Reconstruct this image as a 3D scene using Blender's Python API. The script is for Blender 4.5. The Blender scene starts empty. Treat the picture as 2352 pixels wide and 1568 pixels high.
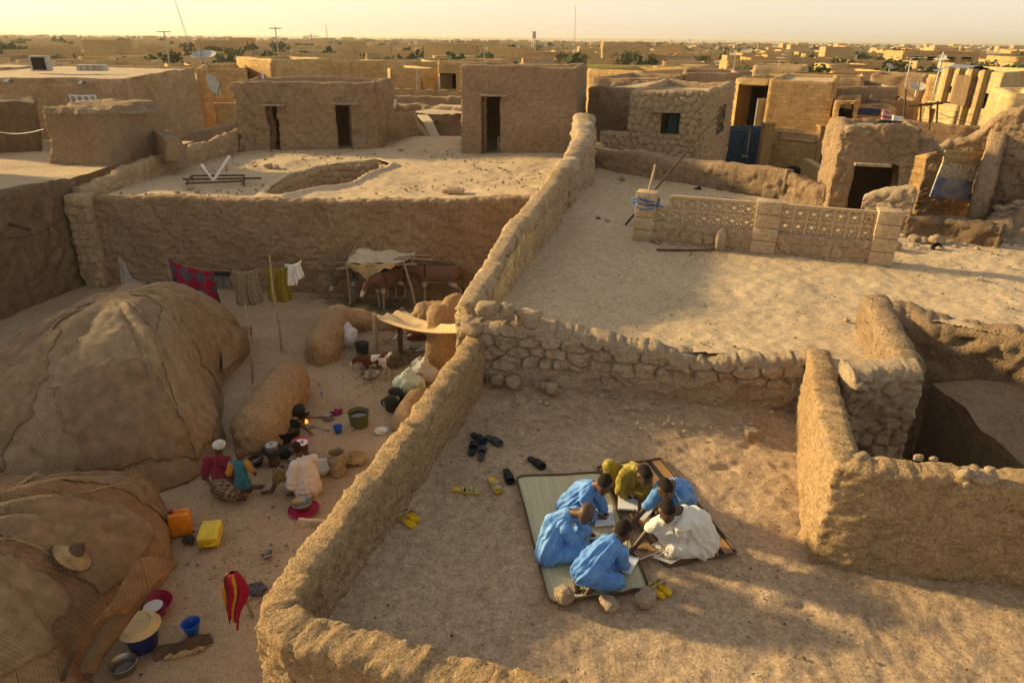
import bpy, bmesh, random
import numpy as np
from math import *
from mathutils import Vector, Matrix, Euler

sc = bpy.context.scene
# ------------------------------------------------------------------ camera, sky, sun, exposure
PITCH, ROLL, FOC, CZ = radians(23.9), radians(0.62), 1568.0, 6.9
cam_d = bpy.data.cameras.new("camera"); cam = bpy.data.objects.new("camera", cam_d)
sc.collection.objects.link(cam); sc.camera = cam
cam_d.lens = 24.0; cam_d.sensor_width = 36.0; cam_d.clip_start = 0.1; cam_d.clip_end = 20000
CAMR = Matrix.Rotation(pi/2-PITCH, 3, 'X') @ Matrix.Rotation(ROLL, 3, 'Z')
cam.matrix_world = Matrix.Translation((0, 0, CZ)) @ CAMR.to_4x4()
SUN_EL = radians(17.0); SUN_AZ = (-0.93, 0.37)          # horizontal direction towards the sun
sdir = Vector((SUN_AZ[0]*cos(SUN_EL), SUN_AZ[1]*cos(SUN_EL), sin(SUN_EL))).normalized()
w = bpy.data.worlds.new("World"); sc.world = w; w.use_nodes = True
nt = w.node_tree; bg = nt.nodes["Background"]
sky = nt.nodes.new("ShaderNodeTexSky"); sky.sky_type = 'NISHITA'; sky.sun_disc = False
sky.sun_elevation = SUN_EL; sky.sun_rotation = atan2(sdir.x, sdir.y)
sky.altitude = 0; sky.air_density = 1.0; sky.dust_density = 1.0; sky.ozone_density = 0.3
tint = nt.nodes.new("ShaderNodeMix"); tint.data_type = 'RGBA'; tint.blend_type = 'MULTIPLY'
tint.inputs[0].default_value = 1.0; tint.inputs[7].default_value = (1.0, 0.83, 0.68, 1)   # dust-laden desert air
nt.links.new(sky.outputs[0], tint.inputs[6])
# a veil of dust brightens the lowest part of the sky
tc = nt.nodes.new("ShaderNodeTexCoord"); sp = nt.nodes.new("ShaderNodeSeparateXYZ"); nt.links.new(tc.outputs['Generated'], sp.inputs[0])
mr = nt.nodes.new("ShaderNodeMapRange"); nt.links.new(sp.outputs[2], mr.inputs[0])
for k, val in enumerate((0.02, 0.8, 0.60, 0.22)): mr.inputs[k+1].default_value = val
veil = nt.nodes.new("ShaderNodeMix"); veil.data_type = 'RGBA'; nt.links.new(mr.outputs[0], veil.inputs[0])
nt.links.new(tint.outputs[2], veil.inputs[6]); veil.inputs[7].default_value = (3.9, 3.65, 3.25, 1)
nt.links.new(veil.outputs[2], bg.inputs[0])
bg.inputs[1].default_value = 0.14
sun_d = bpy.data.lights.new("sun", 'SUN'); sun_o = bpy.data.objects.new("sun", sun_d)
sc.collection.objects.link(sun_o)
sun_d.energy = 5.0; sun_d.angle = radians(4.5); sun_d.color = (1.0, 0.76, 0.37)
sun_o.rotation_euler = sdir.to_track_quat('Z', 'Y').to_euler(); sun_o.location = (-30, 12, 20)
sc.view_settings.view_transform = 'Standard'; sc.view_settings.look = 'None'
sc.view_settings.exposure = 0.75; sc.view_settings.gamma = 1.0
sc.cycles.max_bounces = 6; sc.cycles.diffuse_bounces = 4

# ------------------------------------------------------------------ helpers
random.seed(11); rng = np.random.default_rng(11)
def ray(u, v):
    return CAMR @ Vector(((u-1176)/FOC, -(v-784)/FOC, -1.0))
def G(u, v, z):                     # photo point (2352 px wide frame) on the horizontal plane z
    d = ray(u, v); t = (z-CZ)/d.z
    return Vector((d.x*t, d.y*t, z))
def Y(u, v, y):                     # photo point at the depth y
    d = ray(u, v); t = y/d.y
    return Vector((d.x*t, y, CZ+d.z*t))

def _hash(ix, iy, iz, seed):
    n = (ix.astype(np.uint32)*np.uint32(374761393) + iy.astype(np.uint32)*np.uint32(668265263)
         + iz.astype(np.uint32)*np.uint32(2147483629) + np.uint32((seed*974711) & 0xffffffff))
    n = (n ^ (n >> np.uint32(13)))*np.uint32(1274126177); n = n ^ (n >> np.uint32(16))
    n = n*np.uint32(2246822519); n = n ^ (n >> np.uint32(15))
    return n.astype(np.float64)/2147483648.0 - 1.0
def vnoise(P, seed=0):
    P = np.asarray(P, float); i = np.floor(P).astype(np.int64); f = P-i; f = f*f*(3-2*f)
    r = 0
    for dx in (0, 1):
        wx = f[:, 0] if dx else 1-f[:, 0]
        for dy in (0, 1):
            wy = f[:, 1] if dy else 1-f[:, 1]
            for dz in (0, 1):
                wz = f[:, 2] if dz else 1-f[:, 2]
                r = r + wx*wy*wz*_hash(i[:, 0]+dx, i[:, 1]+dy, i[:, 2]+dz, seed)
    return r
def fbm(P, freq=1.0, octv=4, seed=0, gain=0.5):
    P = np.asarray(P, float)*freq; a = 1.0; r = np.zeros(len(P))
    for o in range(octv):
        r += a*vnoise(P+o*17.3, seed+o*7); P = P*2.03; a *= gain
    return r
def vec3n(P, freq, octv, seed):
    return np.stack([fbm(P, freq, octv, seed+k*101, 0.6) for k in range(3)], 1)
def rough(P, cell, hf, seed=0):
    t = fbm(P, 0.24/cell, 3, seed+200, 0.65)
    return hf*(t-1.6*np.clip(-t-0.30, 0, 1)+0.9*np.clip(t-0.45, 0, 1))
def cells2(s, z, cw, ch, seed, jit=0.8, brick=True):
    """jittered cell pattern: distance-to-border proxy (F2-F1) and id"""
    y = z/ch; iy = np.floor(y).astype(np.int64); x = s/cw
    best = np.full(len(s), 9.0); sec = np.full(len(s), 9.0); bid = np.zeros(len(s))
    for dy in (-1, 0, 1):
        yy = iy+dy; xo = x + (0.5*(yy % 2) if brick else 0); ix = np.floor(xo).astype(np.int64)
        for dx in (-1, 0, 1):
            xx = ix+dx; zz = np.zeros_like(xx)
            jx = 0.5+0.5*jit*_hash(xx, yy, zz, seed); jy = 0.5+0.5*jit*_hash(xx, yy, zz+5, seed)
            d = np.maximum(np.abs(xo-(xx+jx)), np.abs(y-(yy+jy)))*0.7+0.3*np.hypot(xo-(xx+jx), y-(yy+jy))
            h = _hash(xx, yy, zz+9, seed); m = d < best
            sec = np.where(m, best, np.minimum(sec, d)); bid = np.where(m, h, bid); best = np.where(m, d, best)
    return sec-best, bid
def smooth(a, b, x):
    t = np.clip((x-a)/(b-a), 0, 1); return t*t*(3-2*t)

def link(o, parent=None, loc=None):
    sc.collection.objects.link(o)
    if parent is not None:
        o.parent = parent
        if loc is None: loc = parent.get('_w')
        if loc is not None: o.matrix_parent_inverse = Matrix.Translation(-Vector(loc))
    return o
def tag(o, label=None, cat=None, group=None, kind=None):
    if label: o['label'] = label
    if cat: o['category'] = cat
    if group: o['group'] = group
    if kind: o['kind'] = kind
    return o
def thing(name, label, cat, loc=(0, 0, 0), group=None, rz=0.0, local=False):
    """Empty at a thing's base; children are given in world space unless local."""
    o = bpy.data.objects.new(name, None); sc.collection.objects.link(o); o.location = loc
    o.rotation_euler = (0, 0, rz); o.empty_display_size = 0.2
    WLOC[o.name] = None if local else Vector(loc)
    return tag(o, label, cat, group)
WLOC = {}
def put(o, parent):
    sc.collection.objects.link(o)
    if parent is not None:
        o.parent = parent
        l = WLOC.get(parent.name)
        if l is not None: o.matrix_parent_inverse = Matrix.Translation(-l)
    return o
def mesh_fast(name, V, Q, mat, parent=None, uv=None, extra=None, smooth_sh=True, col=None):
    """V (n,3), Q (m,4) quads, extra = list of polygons"""
    me = bpy.data.meshes.new(name); V = np.asarray(V, np.float32); Q = np.asarray(Q, np.int32).reshape(-1, 4)
    ex = extra or []
    li = Q.ravel(); starts = np.arange(len(Q), dtype=np.int32)*4
    if ex:
        e = np.concatenate([np.asarray(p, np.int32) for p in ex]); ln = np.array([len(p) for p in ex])
        st = np.concatenate([[0], np.cumsum(ln)[:-1]])+len(li)
        li = np.concatenate([li, e]); starts = np.concatenate([starts, st.astype(np.int32)])
    me.vertices.add(len(V)); me.vertices.foreach_set("co", V.ravel())
    me.loops.add(len(li)); me.loops.foreach_set("vertex_index", li.astype(np.int32))
    me.polygons.add(len(starts)); me.polygons.foreach_set("loop_start", starts.astype(np.int32))
    if uv is not None:
        l = me.uv_layers.new(name="UVMap"); l.data.foreach_set("uv", np.asarray(uv, np.float32)[li].ravel())
    if col is not None:
        a = me.color_attributes.new("tone", 'FLOAT_COLOR', 'POINT')
        c = np.ones((len(V), 4), np.float32); c[:, :col.shape[1]] = col; a.data.foreach_set("color", c.ravel())
    me.update(calc_edges=True); me.validate()
    if smooth_sh: me.polygons.foreach_set("use_smooth", np.ones(len(me.polygons), bool))
    if mat: me.materials.append(mat)
    return put(bpy.data.objects.new(name, me), parent)

class MB:
    """collects shapes and builds ONE mesh object"""
    def __init__(s): s.v = []; s.f = []; s.uv = []; s.m = []; s.T = None
    def add(s, V, F, uv=None, mi=0):
        b = len(s.v)
        for p in V:
            p = Vector(p); s.v.append(tuple(s.T @ p if s.T else p))
        s.uv += [tuple(x) for x in uv] if uv is not None else [(0, 0)]*len(V)
        for q in F: s.f.append([b+i for i in q]); s.m.append(mi)
        return s
    def box(s, c, size, rz=0, bev=0.0, mi=0, rx=0, ry=0):
        M = Matrix.Translation(Vector(c)) @ Euler((rx, ry, rz)).to_matrix().to_4x4()
        hx, hy, hz = size[0]/2, size[1]/2, size[2]/2
        b = min(bev, hx*.9, hy*.9, hz*.9)
        if b <= 0:
            V = [(x, y, z) for x in (-hx, hx) for y in (-hy, hy) for z in (-hz, hz)]
            F = [(0, 1, 3, 2), (4, 6, 7, 5), (0, 4, 5, 1), (2, 3, 7, 6), (0, 2, 6, 4), (1, 5, 7, 3)]
        else:
            bm = bmesh.new(); bmesh.ops.create_cube(bm, size=1.0)
            bmesh.ops.scale(bm, vec=(2*hx, 2*hy, 2*hz), verts=bm.verts)
            bmesh.ops.bevel(bm, geom=bm.edges[:], offset=b, segments=2, profile=0.6, affect='EDGES')
            bm.verts.index_update(); V = [v.co.copy() for v in bm.verts]; F = [[v.index for v in f.verts] for f in bm.faces]; bm.free()
        return s.add([M @ Vector(p) for p in V], F, mi=mi)
    def tube(s, pts, r, n=8, mi=0, cap=True):
        pts = [Vector(p) for p in pts]; r = r if hasattr(r, '__len__') else [r]*len(pts)
        V = []; F = []; up = None
        for i, p in enumerate(pts):
            d = (pts[min(i+1, len(pts)-1)]-pts[max(i-1, 0)]).normalized()
            if up is None: up = d.orthogonal().normalized()
            up = (up-d*up.dot(d)).normalized(); q = d.cross(up)
            for k in range(n):
                a = 2*pi*k/n; V.append(p+(up*cos(a)+q*sin(a))*r[i])
        for i in range(len(pts)-1):
            for k in range(n):
                F.append((i*n+k, i*n+(k+1) % n, (i+1)*n+(k+1) % n, (i+1)*n+k))
        if cap: F.append(tuple(range(n-1, -1, -1))); F.append(tuple(range((len(pts)-1)*n, len(pts)*n)))
        return s.add(V, F, mi=mi)
    def lathe(s, prof, c=(0, 0, 0), n=24, mi=0, M=None, closed=False):
        V = []; F = []
        for (r, z) in prof:
            for k in range(n):
                a = 2*pi*k/n; p = Vector((r*cos(a), r*sin(a), z))
                if M: p = M @ p
                V.append(Vector(c)+p)
        for i in range(len(prof)-1):
            for k in range(n):
                F.append((i*n+k, i*n+(k+1) % n, (i+1)*n+(k+1) % n, (i+1)*n+k))
        same = abs(prof[0][0]-prof[-1][0]) < 1e-6 and abs(prof[0][1]-prof[-1][1]) < 1e-6
        if prof[0][0] > 1e-4 and not same: F.append(tuple(range(n-1, -1, -1)))
        if prof[-1][0] > 1e-4 and not same and abs(prof[-1][1]-prof[-2][1]) > 1e-5: F.append(tuple(range((len(prof)-1)*n, len(prof)*n)))
        return s.add(V, F, mi=mi)
    def rock(s, c, size, seed=0, sub=3, rough=0.25, rz=0, boxy=0.0, mi=0):
        bm = bmesh.new(); bmesh.ops.create_icosphere(bm, subdivisions=sub, radius=1.0)
        P = np.array([v.co for v in bm.verts])
        if boxy > 0:
            m = np.abs(P).max(1, keepdims=True); P = P*(1-boxy)+boxy*P/m*0.9
        P = P*(1+rough*fbm(P+seed*3.7, 1.3, 4, seed)[:, None])
        P = P*np.array(size)/2
        R = np.array(Matrix.Rotation(rz, 3, 'Z')); P = P @ R.T + np.array(c)
        F = [[v.index for v in f.verts] for f in bm.faces]; bm.free()
        return s.add(P, F, mi=mi)
    def grid(s, fn, nu, nv, mi=0, closed_u=False):
        V = []; U = []; F = []
        for j in range(nv+1):
            for i in range(nu+1):
                V.append(fn(i/nu, j/nv)); U.append((i/nu, j/nv))
        for j in range(nv):
            for i in range(nu):
                a = j*(nu+1)+i; F.append((a, a+1, a+nu+2, a+nu+1))
        return s.add(V, F, U, mi)
    def prism(s, poly, z0, z1, mi=0):
        n = len(poly)
        V = [(p[0], p[1], z0) for p in poly]+[(p[0], p[1], z1) for p in poly]
        F = [tuple(range(n-1, -1, -1)), tuple(range(n, 2*n))]+[(i, (i+1) % n, n+(i+1) % n, n+i) for i in range(n)]
        return s.add(V, F, mi=mi)
    def build(s, name, mat, parent=None, smooth_sh=True, thick=0.0):
        me = bpy.data.meshes.new(name); me.from_pydata(s.v, [], s.f)
        l = me.uv_layers.new(name="UVMap"); vi = np.empty(len(me.loops), np.int32); me.loops.foreach_get("vertex_index", vi)
        l.data.foreach_set("uv", np.array(s.uv, np.float32)[vi].ravel())
        at = me.color_attributes.new("tone", 'FLOAT_COLOR', 'POINT'); at.data.foreach_set("color", np.tile(np.array([.5, .5, .5, 1], np.float32), len(me.vertices)))
        mats = mat if isinstance(mat, (list, tuple)) else [mat]
        for m in mats: me.materials.append(m)
        if len(mats) > 1: me.polygons.foreach_set("material_index", s.m)
        if smooth_sh:
            me.polygons.foreach_set("use_smooth", np.ones(len(me.polygons), bool))
            bm = bmesh.new(); bm.from_mesh(me)
            for e in bm.edges:
                if len(e.link_faces) == 2 and e.calc_face_angle(0) > 0.75: e.smooth = False
            bm.to_mesh(me); bm.free()
        o = put(bpy.data.objects.new(name, me), parent)
        if thick:
            md = o.modifiers.new("thickness", 'SOLIDIFY'); md.thickness = thick; md.offset = 0
        return o

def resample(path, closed, cell, brk=None):
    """points along a polyline with mitre vectors (unit offset to the left) ; brk[k] extra s positions on edge k"""
    P = [Vector((p[0], p[1])) for p in path]; n = len(P); m = n if closed else n-1
    N = []
    for k in range(m):
        d = (P[(k+1) % n]-P[k]).normalized(); N.append(Vector((-d.y, d.x)))
    MV = []
    for i in range(n):
        a = N[(i-1) % m] if (closed or i > 0) else N[0]; b = N[i % m] if (closed or i < n-1) else N[m-1]
        h = (a+b); h = h/max(h.length, 1e-6); MV.append(h/max(h.dot(a), 0.35))
    pos = []; mit = []; S = []; par = []; edge = []; s0 = 0
    for k in range(m):
        a, b = P[k], P[(k+1) % n]; L = (b-a).length; c = max(1, int(round(L/cell)))
        ts = set(np.round(np.linspace(0, 1, c+1)[:-1], 6))
        for x in (brk or {}).get(k, []): ts.add(round(x/L, 6))
        ts = sorted(t for t in ts if 0 <= t < 0.99999)
        for t in ts:
            pos.append(a.lerp(b, t)); mit.append(MV[k].lerp(MV[(k+1) % n], t)); S.append(s0+L*t); par.append(k+t); edge.append(k)
        s0 += L
    if not closed:
        pos.append(P[-1]); mit.append(MV[-1]); S.append(s0); par.append(n-1); edge.append(n-2)
    return (np.array(pos), np.array(mit), np.array(S), np.array(par), np.array(edge), s0)

def mud_wall(name, path, top, z0, th, mat, cell=0.06, amp=0.03, freq=2.2, style='mud', bat=0.0, rtop=0.5, seed=0,
             parent=None, wob=0.05, bh=0.14, bw=0.26, bd=0.02, zst=None, hf=None):
    """free-standing earthen wall along a polyline; top / z0 / th may be per path point"""
    n = len(path); pos, mit, S, par, edge, L = resample(path, False, cell)
    f = lambda a: np.interp(par, np.arange(n), a if hasattr(a, '__len__') else [a]*n)
    T, Z0, TH = f(top), f(z0), f(th)
    wv = np.stack([S, np.zeros_like(S), np.zeros_like(S)+seed*3.1], 1)
    T = T + wob*fbm(wv, 0.9, 4, seed+3)
    H = float(np.max(T-Z0)); nz = max(3, int(H/cell)); nt_ = 7
    offs = []; hs = []; side = []
    rr = min(rtop*0.5*float(np.mean(TH)), 0.2)
    for h in np.linspace(0, 1, nz+1)[:-1]: offs.append(1.0); hs.append(h); side.append(1)
    for a in np.linspace(0, pi, nt_+1): offs.append(cos(a)); hs.append(1+sin(a)*1e-3); side.append(2)
    for h in np.linspace(1, 0, nz+1)[1:]: offs.append(-1.0); hs.append(h); side.append(-1)
    offs = np.array(offs); hs = np.array(hs); side = np.array(side); nc = len(offs)
    hh = np.minimum(hs, 1.0)[None, :]
    rt = np.where(side == 2, np.sqrt(np.clip(1-offs**2, 0, 1)), 0)[None, :]
    Z = Z0[:, None] + (T-rr-Z0)[:, None]*hh + rr*rt
    half = TH[:, None]/2*offs[None, :] + bat*(1-hh)*np.sign(offs)[None, :]*(T-Z0)[:, None]
    if abs(rtop) < 1: half = np.where(side[None, :] == 2, TH[:, None]/2*np.sign(offs)*np.abs(offs)[None, :]**0.5, half)
    X = pos[:, 0:1]+mit[:, 0:1]*half; Yy = pos[:, 1:2]+mit[:, 1:2]*half
    V = np.stack([X, Yy, Z], 2).reshape(-1, 3); ns = len(S)
    Sg = np.repeat(S[:, None], nc, 1).ravel(); Zg = Z.ravel(); sg = np.repeat(side[None, :], ns, 0).ravel()
    D = vec3n(V, freq, 4, seed)*amp
    D[:, 2] *= 0.6
    nrm = np.stack([mit[:, 0:1]*np.sign(offs)[None, :]+0*Z, mit[:, 1:2]*np.sign(offs)[None, :]+0*Z, 0*Z], 2).reshape(-1, 3)
    nrm[sg == 2] *= 0.3; 
    tone = np.zeros(len(V)); 
    if style in ('brick', 'rubble'):
        wrp = np.stack([Sg, Zg, sg*5.0], 1)
        s2 = Sg+0.03*fbm(wrp, 3, 2, seed+50)+sg*13.7; z2 = Zg+0.025*fbm(wrp, 2.0, 2, seed+51)
        jit = 0.25 if style == 'brick' else 0.75
        e, idv = cells2(s2, z2, bw, bh, seed, jit)
        bump = smooth(0.0, 0.16, e)
        d = bd*(bump*1.2-0.5) + 0.5*bd*idv*bump
        if style == 'rubble':
            d = d + bd*0.7*fbm(V, 9, 3, seed+9)
        if zst: kz = smooth(zst[0], zst[1], Zg+0.06*fbm(wrp, 2.0, 3, seed+52)); d = d*kz; bump = bump*kz+0.5*(1-kz); idv = idv*kz
        fade = np.where(sg == 2, 0.6, 1.0)
        D += nrm*(d*fade)[:, None]; D[:, 2] += np.where(sg == 2, d*0.45, 0)
        tone = (bump-0.5)*0.9+0.5*idv*bump
    hv = rough(V, cell, (.007 if style != 'mud' else min(cell, .06)*0.55) if hf is None else hf, seed); D += nrm*hv[:, None]; D[:, 2] += np.where(sg == 2, hv, 0)
    V = V+D
    idx = np.arange(ns*nc).reshape(ns, nc)
    Q = np.stack([idx[:-1, :-1], idx[:-1, 1:], idx[1:, 1:], idx[1:, :-1]], 2).reshape(-1, 4)
    Q = Q[:, ::-1]
    uv = np.stack([Sg+sg*7.3, Zg], 1)
    col = np.stack([0.5+0.5*tone, 0.5+0*tone, 0.5+0*tone], 1)
    return mesh_fast(name, V, Q, mat, parent, uv=uv, extra=[list(idx[0, ::1]), list(idx[-1, ::-1])], col=col)

def shell(name, path, z0, z1, mat, openings=(), cell=0.15, amp=0.03, freq=1.6, par_h=0.35, par_t=0.28, roof=None,
          roofmat=None, parent=None, seed=0, wob=0.04, depth=0.35, bat=0.0, style='mud', bw=0.3, bh=0.16, bd=0.02, rnd=0.06, rooftone=None, roofname='roof'):
    """closed flat-roofed building (path counter-clockwise seen from above); openings = (edge, s0, s1, za, zb)"""
    brk = {}
    for (k, a, b, za, zb) in openings: brk.setdefault(k, []).extend([a, b])
    pos, mit, S, par, edge, L = resample(path, True, cell, brk)
    mit = -mit                                            # outward for a CCW path
    zr = z1-par_h if par_h > 0 else z1-0.02
    zs = set(np.round(np.linspace(z0, z1-rnd, max(2, int((z1-z0)/cell))), 4))
    for o in openings: zs.add(round(o[3], 4)); zs.add(round(o[4], 4))
    zs = sorted(z for z in zs if z0-1e-6 <= z <= z1-rnd+1e-6)
    cols = [(0.0, z, 0) for z in zs]
    cols += [(-rnd*0.3, z1-rnd*0.3, 1), (-rnd, z1, 1)]
    if par_h > 0:
        cols += [(-par_t*0.5, z1+0.01, 1), (-par_t+rnd, z1, 1), (-par_t, z1-rnd, 1), (-par_t, zr-0.03, 2)]
    cols = np.array(cols); nc = len(cols); ns = len(S)
    fl = (cols[:, 2] > 0).astype(float)
    per = np.stack([pos[:, 0], pos[:, 1], np.zeros(ns)+seed], 1)
    wb = wob*fbm(per, 0.8, 4, seed+3)
    off = cols[None, :, 0] + bat*(z1-np.clip(cols[None, :, 1], z0, z1))
    X = pos[:, 0:1]+mit[:, 0:1]*off; Yy = pos[:, 1:2]+mit[:, 1:2]*off
    hfrac = np.clip((cols[:, 1]-z0)/(z1-z0), 0, 1)**4*(cols[:, 2] < 2)
    Z = cols[None, :, 1]+wb[:, None]*hfrac[None, :]
    V = np.stack([X, Yy, Z], 2).reshape(-1, 3)
    B = V.copy()
    sg = np.repeat(S[:, None], nc, 1).ravel()
    def disp(Pt, s, nrm, onface):
        D = vec3n(Pt, freq, 4, seed)*amp; tone = np.zeros(len(Pt))
        if amp > .012: D += nrm*(rough(Pt, max(cell, .05), min(cell, .08)*(0.6 if style == 'mud' or bd < .03 else .15), seed)*onface)[:, None]
        if style != 'mud':
            wrp = np.stack([s, Pt[:, 2], 0*s], 1)
            e, idv = cells2(s+0.03*fbm(wrp, 3, 2, seed+50), Pt[:, 2]+0.015*fbm(wrp, 1.5, 2, seed+51), bw, bh, seed, 0.22 if style == 'brick' else 0.7)
            bump = smooth(0.0, 0.16, e)*onface
            D += nrm*(bd*(bump*1.2-0.6*onface)+0.4*bd*idv*bump)[:, None]; tone = ((bump-0.5)*0.9+0.5*idv*bump)*onface
        return D, tone
    nrm = np.stack([mit[:, 0:1]+0*Z, mit[:, 1:2]+0*Z, 0*Z], 2).reshape(-1, 3)
    onf = np.repeat((cols[:, 2] == 0)[None, :].astype(float), ns, 0).ravel()
    D, tone = disp(V, sg, nrm, onf); V = V+D
    idx = np.arange(ns*nc).reshape(ns, nc); nx = np.roll(idx, -1, 0)
    Q = np.stack([idx[:, :-1], nx[:, :-1], nx[:, 1:], idx[:, 1:]], 2)
    keep = np.ones((ns, nc-1), bool)
    VV = [V]; QQ = []; ex = []; nb = len(V); uvx = []; tn = [tone]
    SE = np.append(S, L)
    lens = [(Vector(path[(k+1) % len(path)][:2])-Vector(path[k][:2])).length for k in range(len(path))]
    cum = np.concatenate([[0], np.cumsum(lens)])
    for (k, a, b, za, zb) in openings:
        smid = 0.5*(S+SE[1:]); ins = (edge == k) & (smid > cum[k]+a) & (smid < cum[k]+b)
        zc = cols[:, 1]; zm = 0.5*(zc[:-1]+zc[1:]); inz = (zm > za) & (zm < zb) & (cols[:-1, 2] == 0) & (cols[1:, 2] == 0)
        keep &= ~(ins[:, None] & inz[None, :])
        ii = np.where(ins)[0]; jj = np.where(inz)[0]
        ring = [(i, jj[0]) for i in ii]+[((ii[-1]+1) % ns, j) for j in jj]+[(i+1, jj[-1]+1) for i in ii[::-1]]+[(ii[0], j+1) for j in jj[::-1]]
        ring = [((i) % ns, j) for i, j in ring]
        rid = [idx[i, j] for i, j in ring]
        dvec = -np.array([mit[ii[len(ii)//2]][0], mit[ii[len(ii)//2]][1], 0]); dvec /= np.linalg.norm(dvec)
        inner = V[rid]+dvec*depth
        VV.append(inner); tn.append(np.zeros(len(rid))); m = len(rid)
        for q in range(m):
            QQ.append([rid[q], nb+q, nb+(q+1) % m, rid[(q+1) % m]])
        nb += m
    Qk = Q[keep]
    V = np.concatenate(VV); tone = np.concatenate(tn)
    Qa = np.concatenate([Qk, np.array(QQ, np.int64).reshape(-1, 4)]) if QQ else Qk
    uv = np.zeros((len(V), 2)); uv[:len(sg), 0] = sg; uv[:len(sg), 1] = B[:, 2]
    if len(V) > len(sg): uv[len(sg):, 0] = V[len(sg):, 0]+V[len(sg):, 1]; uv[len(sg):, 1] = V[len(sg):, 2]
    col = np.stack([0.5+0.5*tone, 0.5+0*tone, 0.5+0*tone], 1)
    wl = mesh_fast(name, V, Qa, mat, parent, uv=uv, col=col)
    # roof sheet inside the parapet, a fan of rings towards the middle
    rp = V[:ns*nc].reshape(ns, nc, 3)[:, -1].copy(); rp[:, 2] = zr+0.02
    c = rp.mean(0); rings = [c+(rp-c)*t for t in (1.02, 0.85, 0.65, 0.4, 0.15)]
    RV = np.concatenate(rings+[c[None, :]]); RV[:, 2] += 0.03*fbm(RV, 0.9, 3, seed+77); k_ = ns
    RQ = []
    for r in range(4):
        a = np.arange(k_)+r*k_; b = np.roll(a, -1); RQ.append(np.stack([a, b, b+k_, a+k_], 1))
    RQ = np.concatenate(RQ); tri = [[4*k_+i, 4*k_+(i+1) % k_, 5*k_] for i in range(k_)]
    mesh_fast(roofname, RV, RQ, roofmat or mat, parent, uv=RV[:, :2], extra=tri, col=np.full((len(RV), 3), 0.5))
    return wl

def in_poly(x, y, poly):
    c = np.zeros(len(x), bool); n = len(poly); j = n-1
    for i in range(n):
        xi, yi = poly[i][0], poly[i][1]; xj, yj = poly[j][0], poly[j][1]
        m = ((yi > y) != (yj > y)) & (x < (xj-xi)*(y-yi)/(yj-yi+1e-12)+xi); c ^= m; j = i
    return c
def floor_sheet(name, xs, ys, zf, mat, amp=0.015, freq=1.2, holes=(), inside=None, seed=0, parent=None, skirt=None, bumps=None):
    X, Yy = np.meshgrid(xs, ys); x = X.ravel(); y = Yy.ravel()
    z = zf(x, y) if callable(zf) else np.full(len(x), zf)
    P = np.stack([x, y, 0*x], 1); z = z+amp*fbm(P, freq, 5, seed)
    if bumps is not None: z = z+bumps(x, y)
    nx, ny = len(xs), len(ys); idx = np.arange(nx*ny).reshape(ny, nx)
    Q = np.stack([idx[:-1, :-1], idx[:-1, 1:], idx[1:, 1:], idx[1:, :-1]], 2).reshape(-1, 4)
    cx = x[Q].mean(1); cy = y[Q].mean(1); k = np.ones(len(Q), bool)
    for h in holes: k &= ~in_poly(cx, cy, h)
    if inside is not None: k &= in_poly(cx, cy, inside)
    V = np.stack([x, y, z], 1)
    return mesh_fast(name, V, Q[k], mat, parent, uv=V[:, :2])

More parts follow.
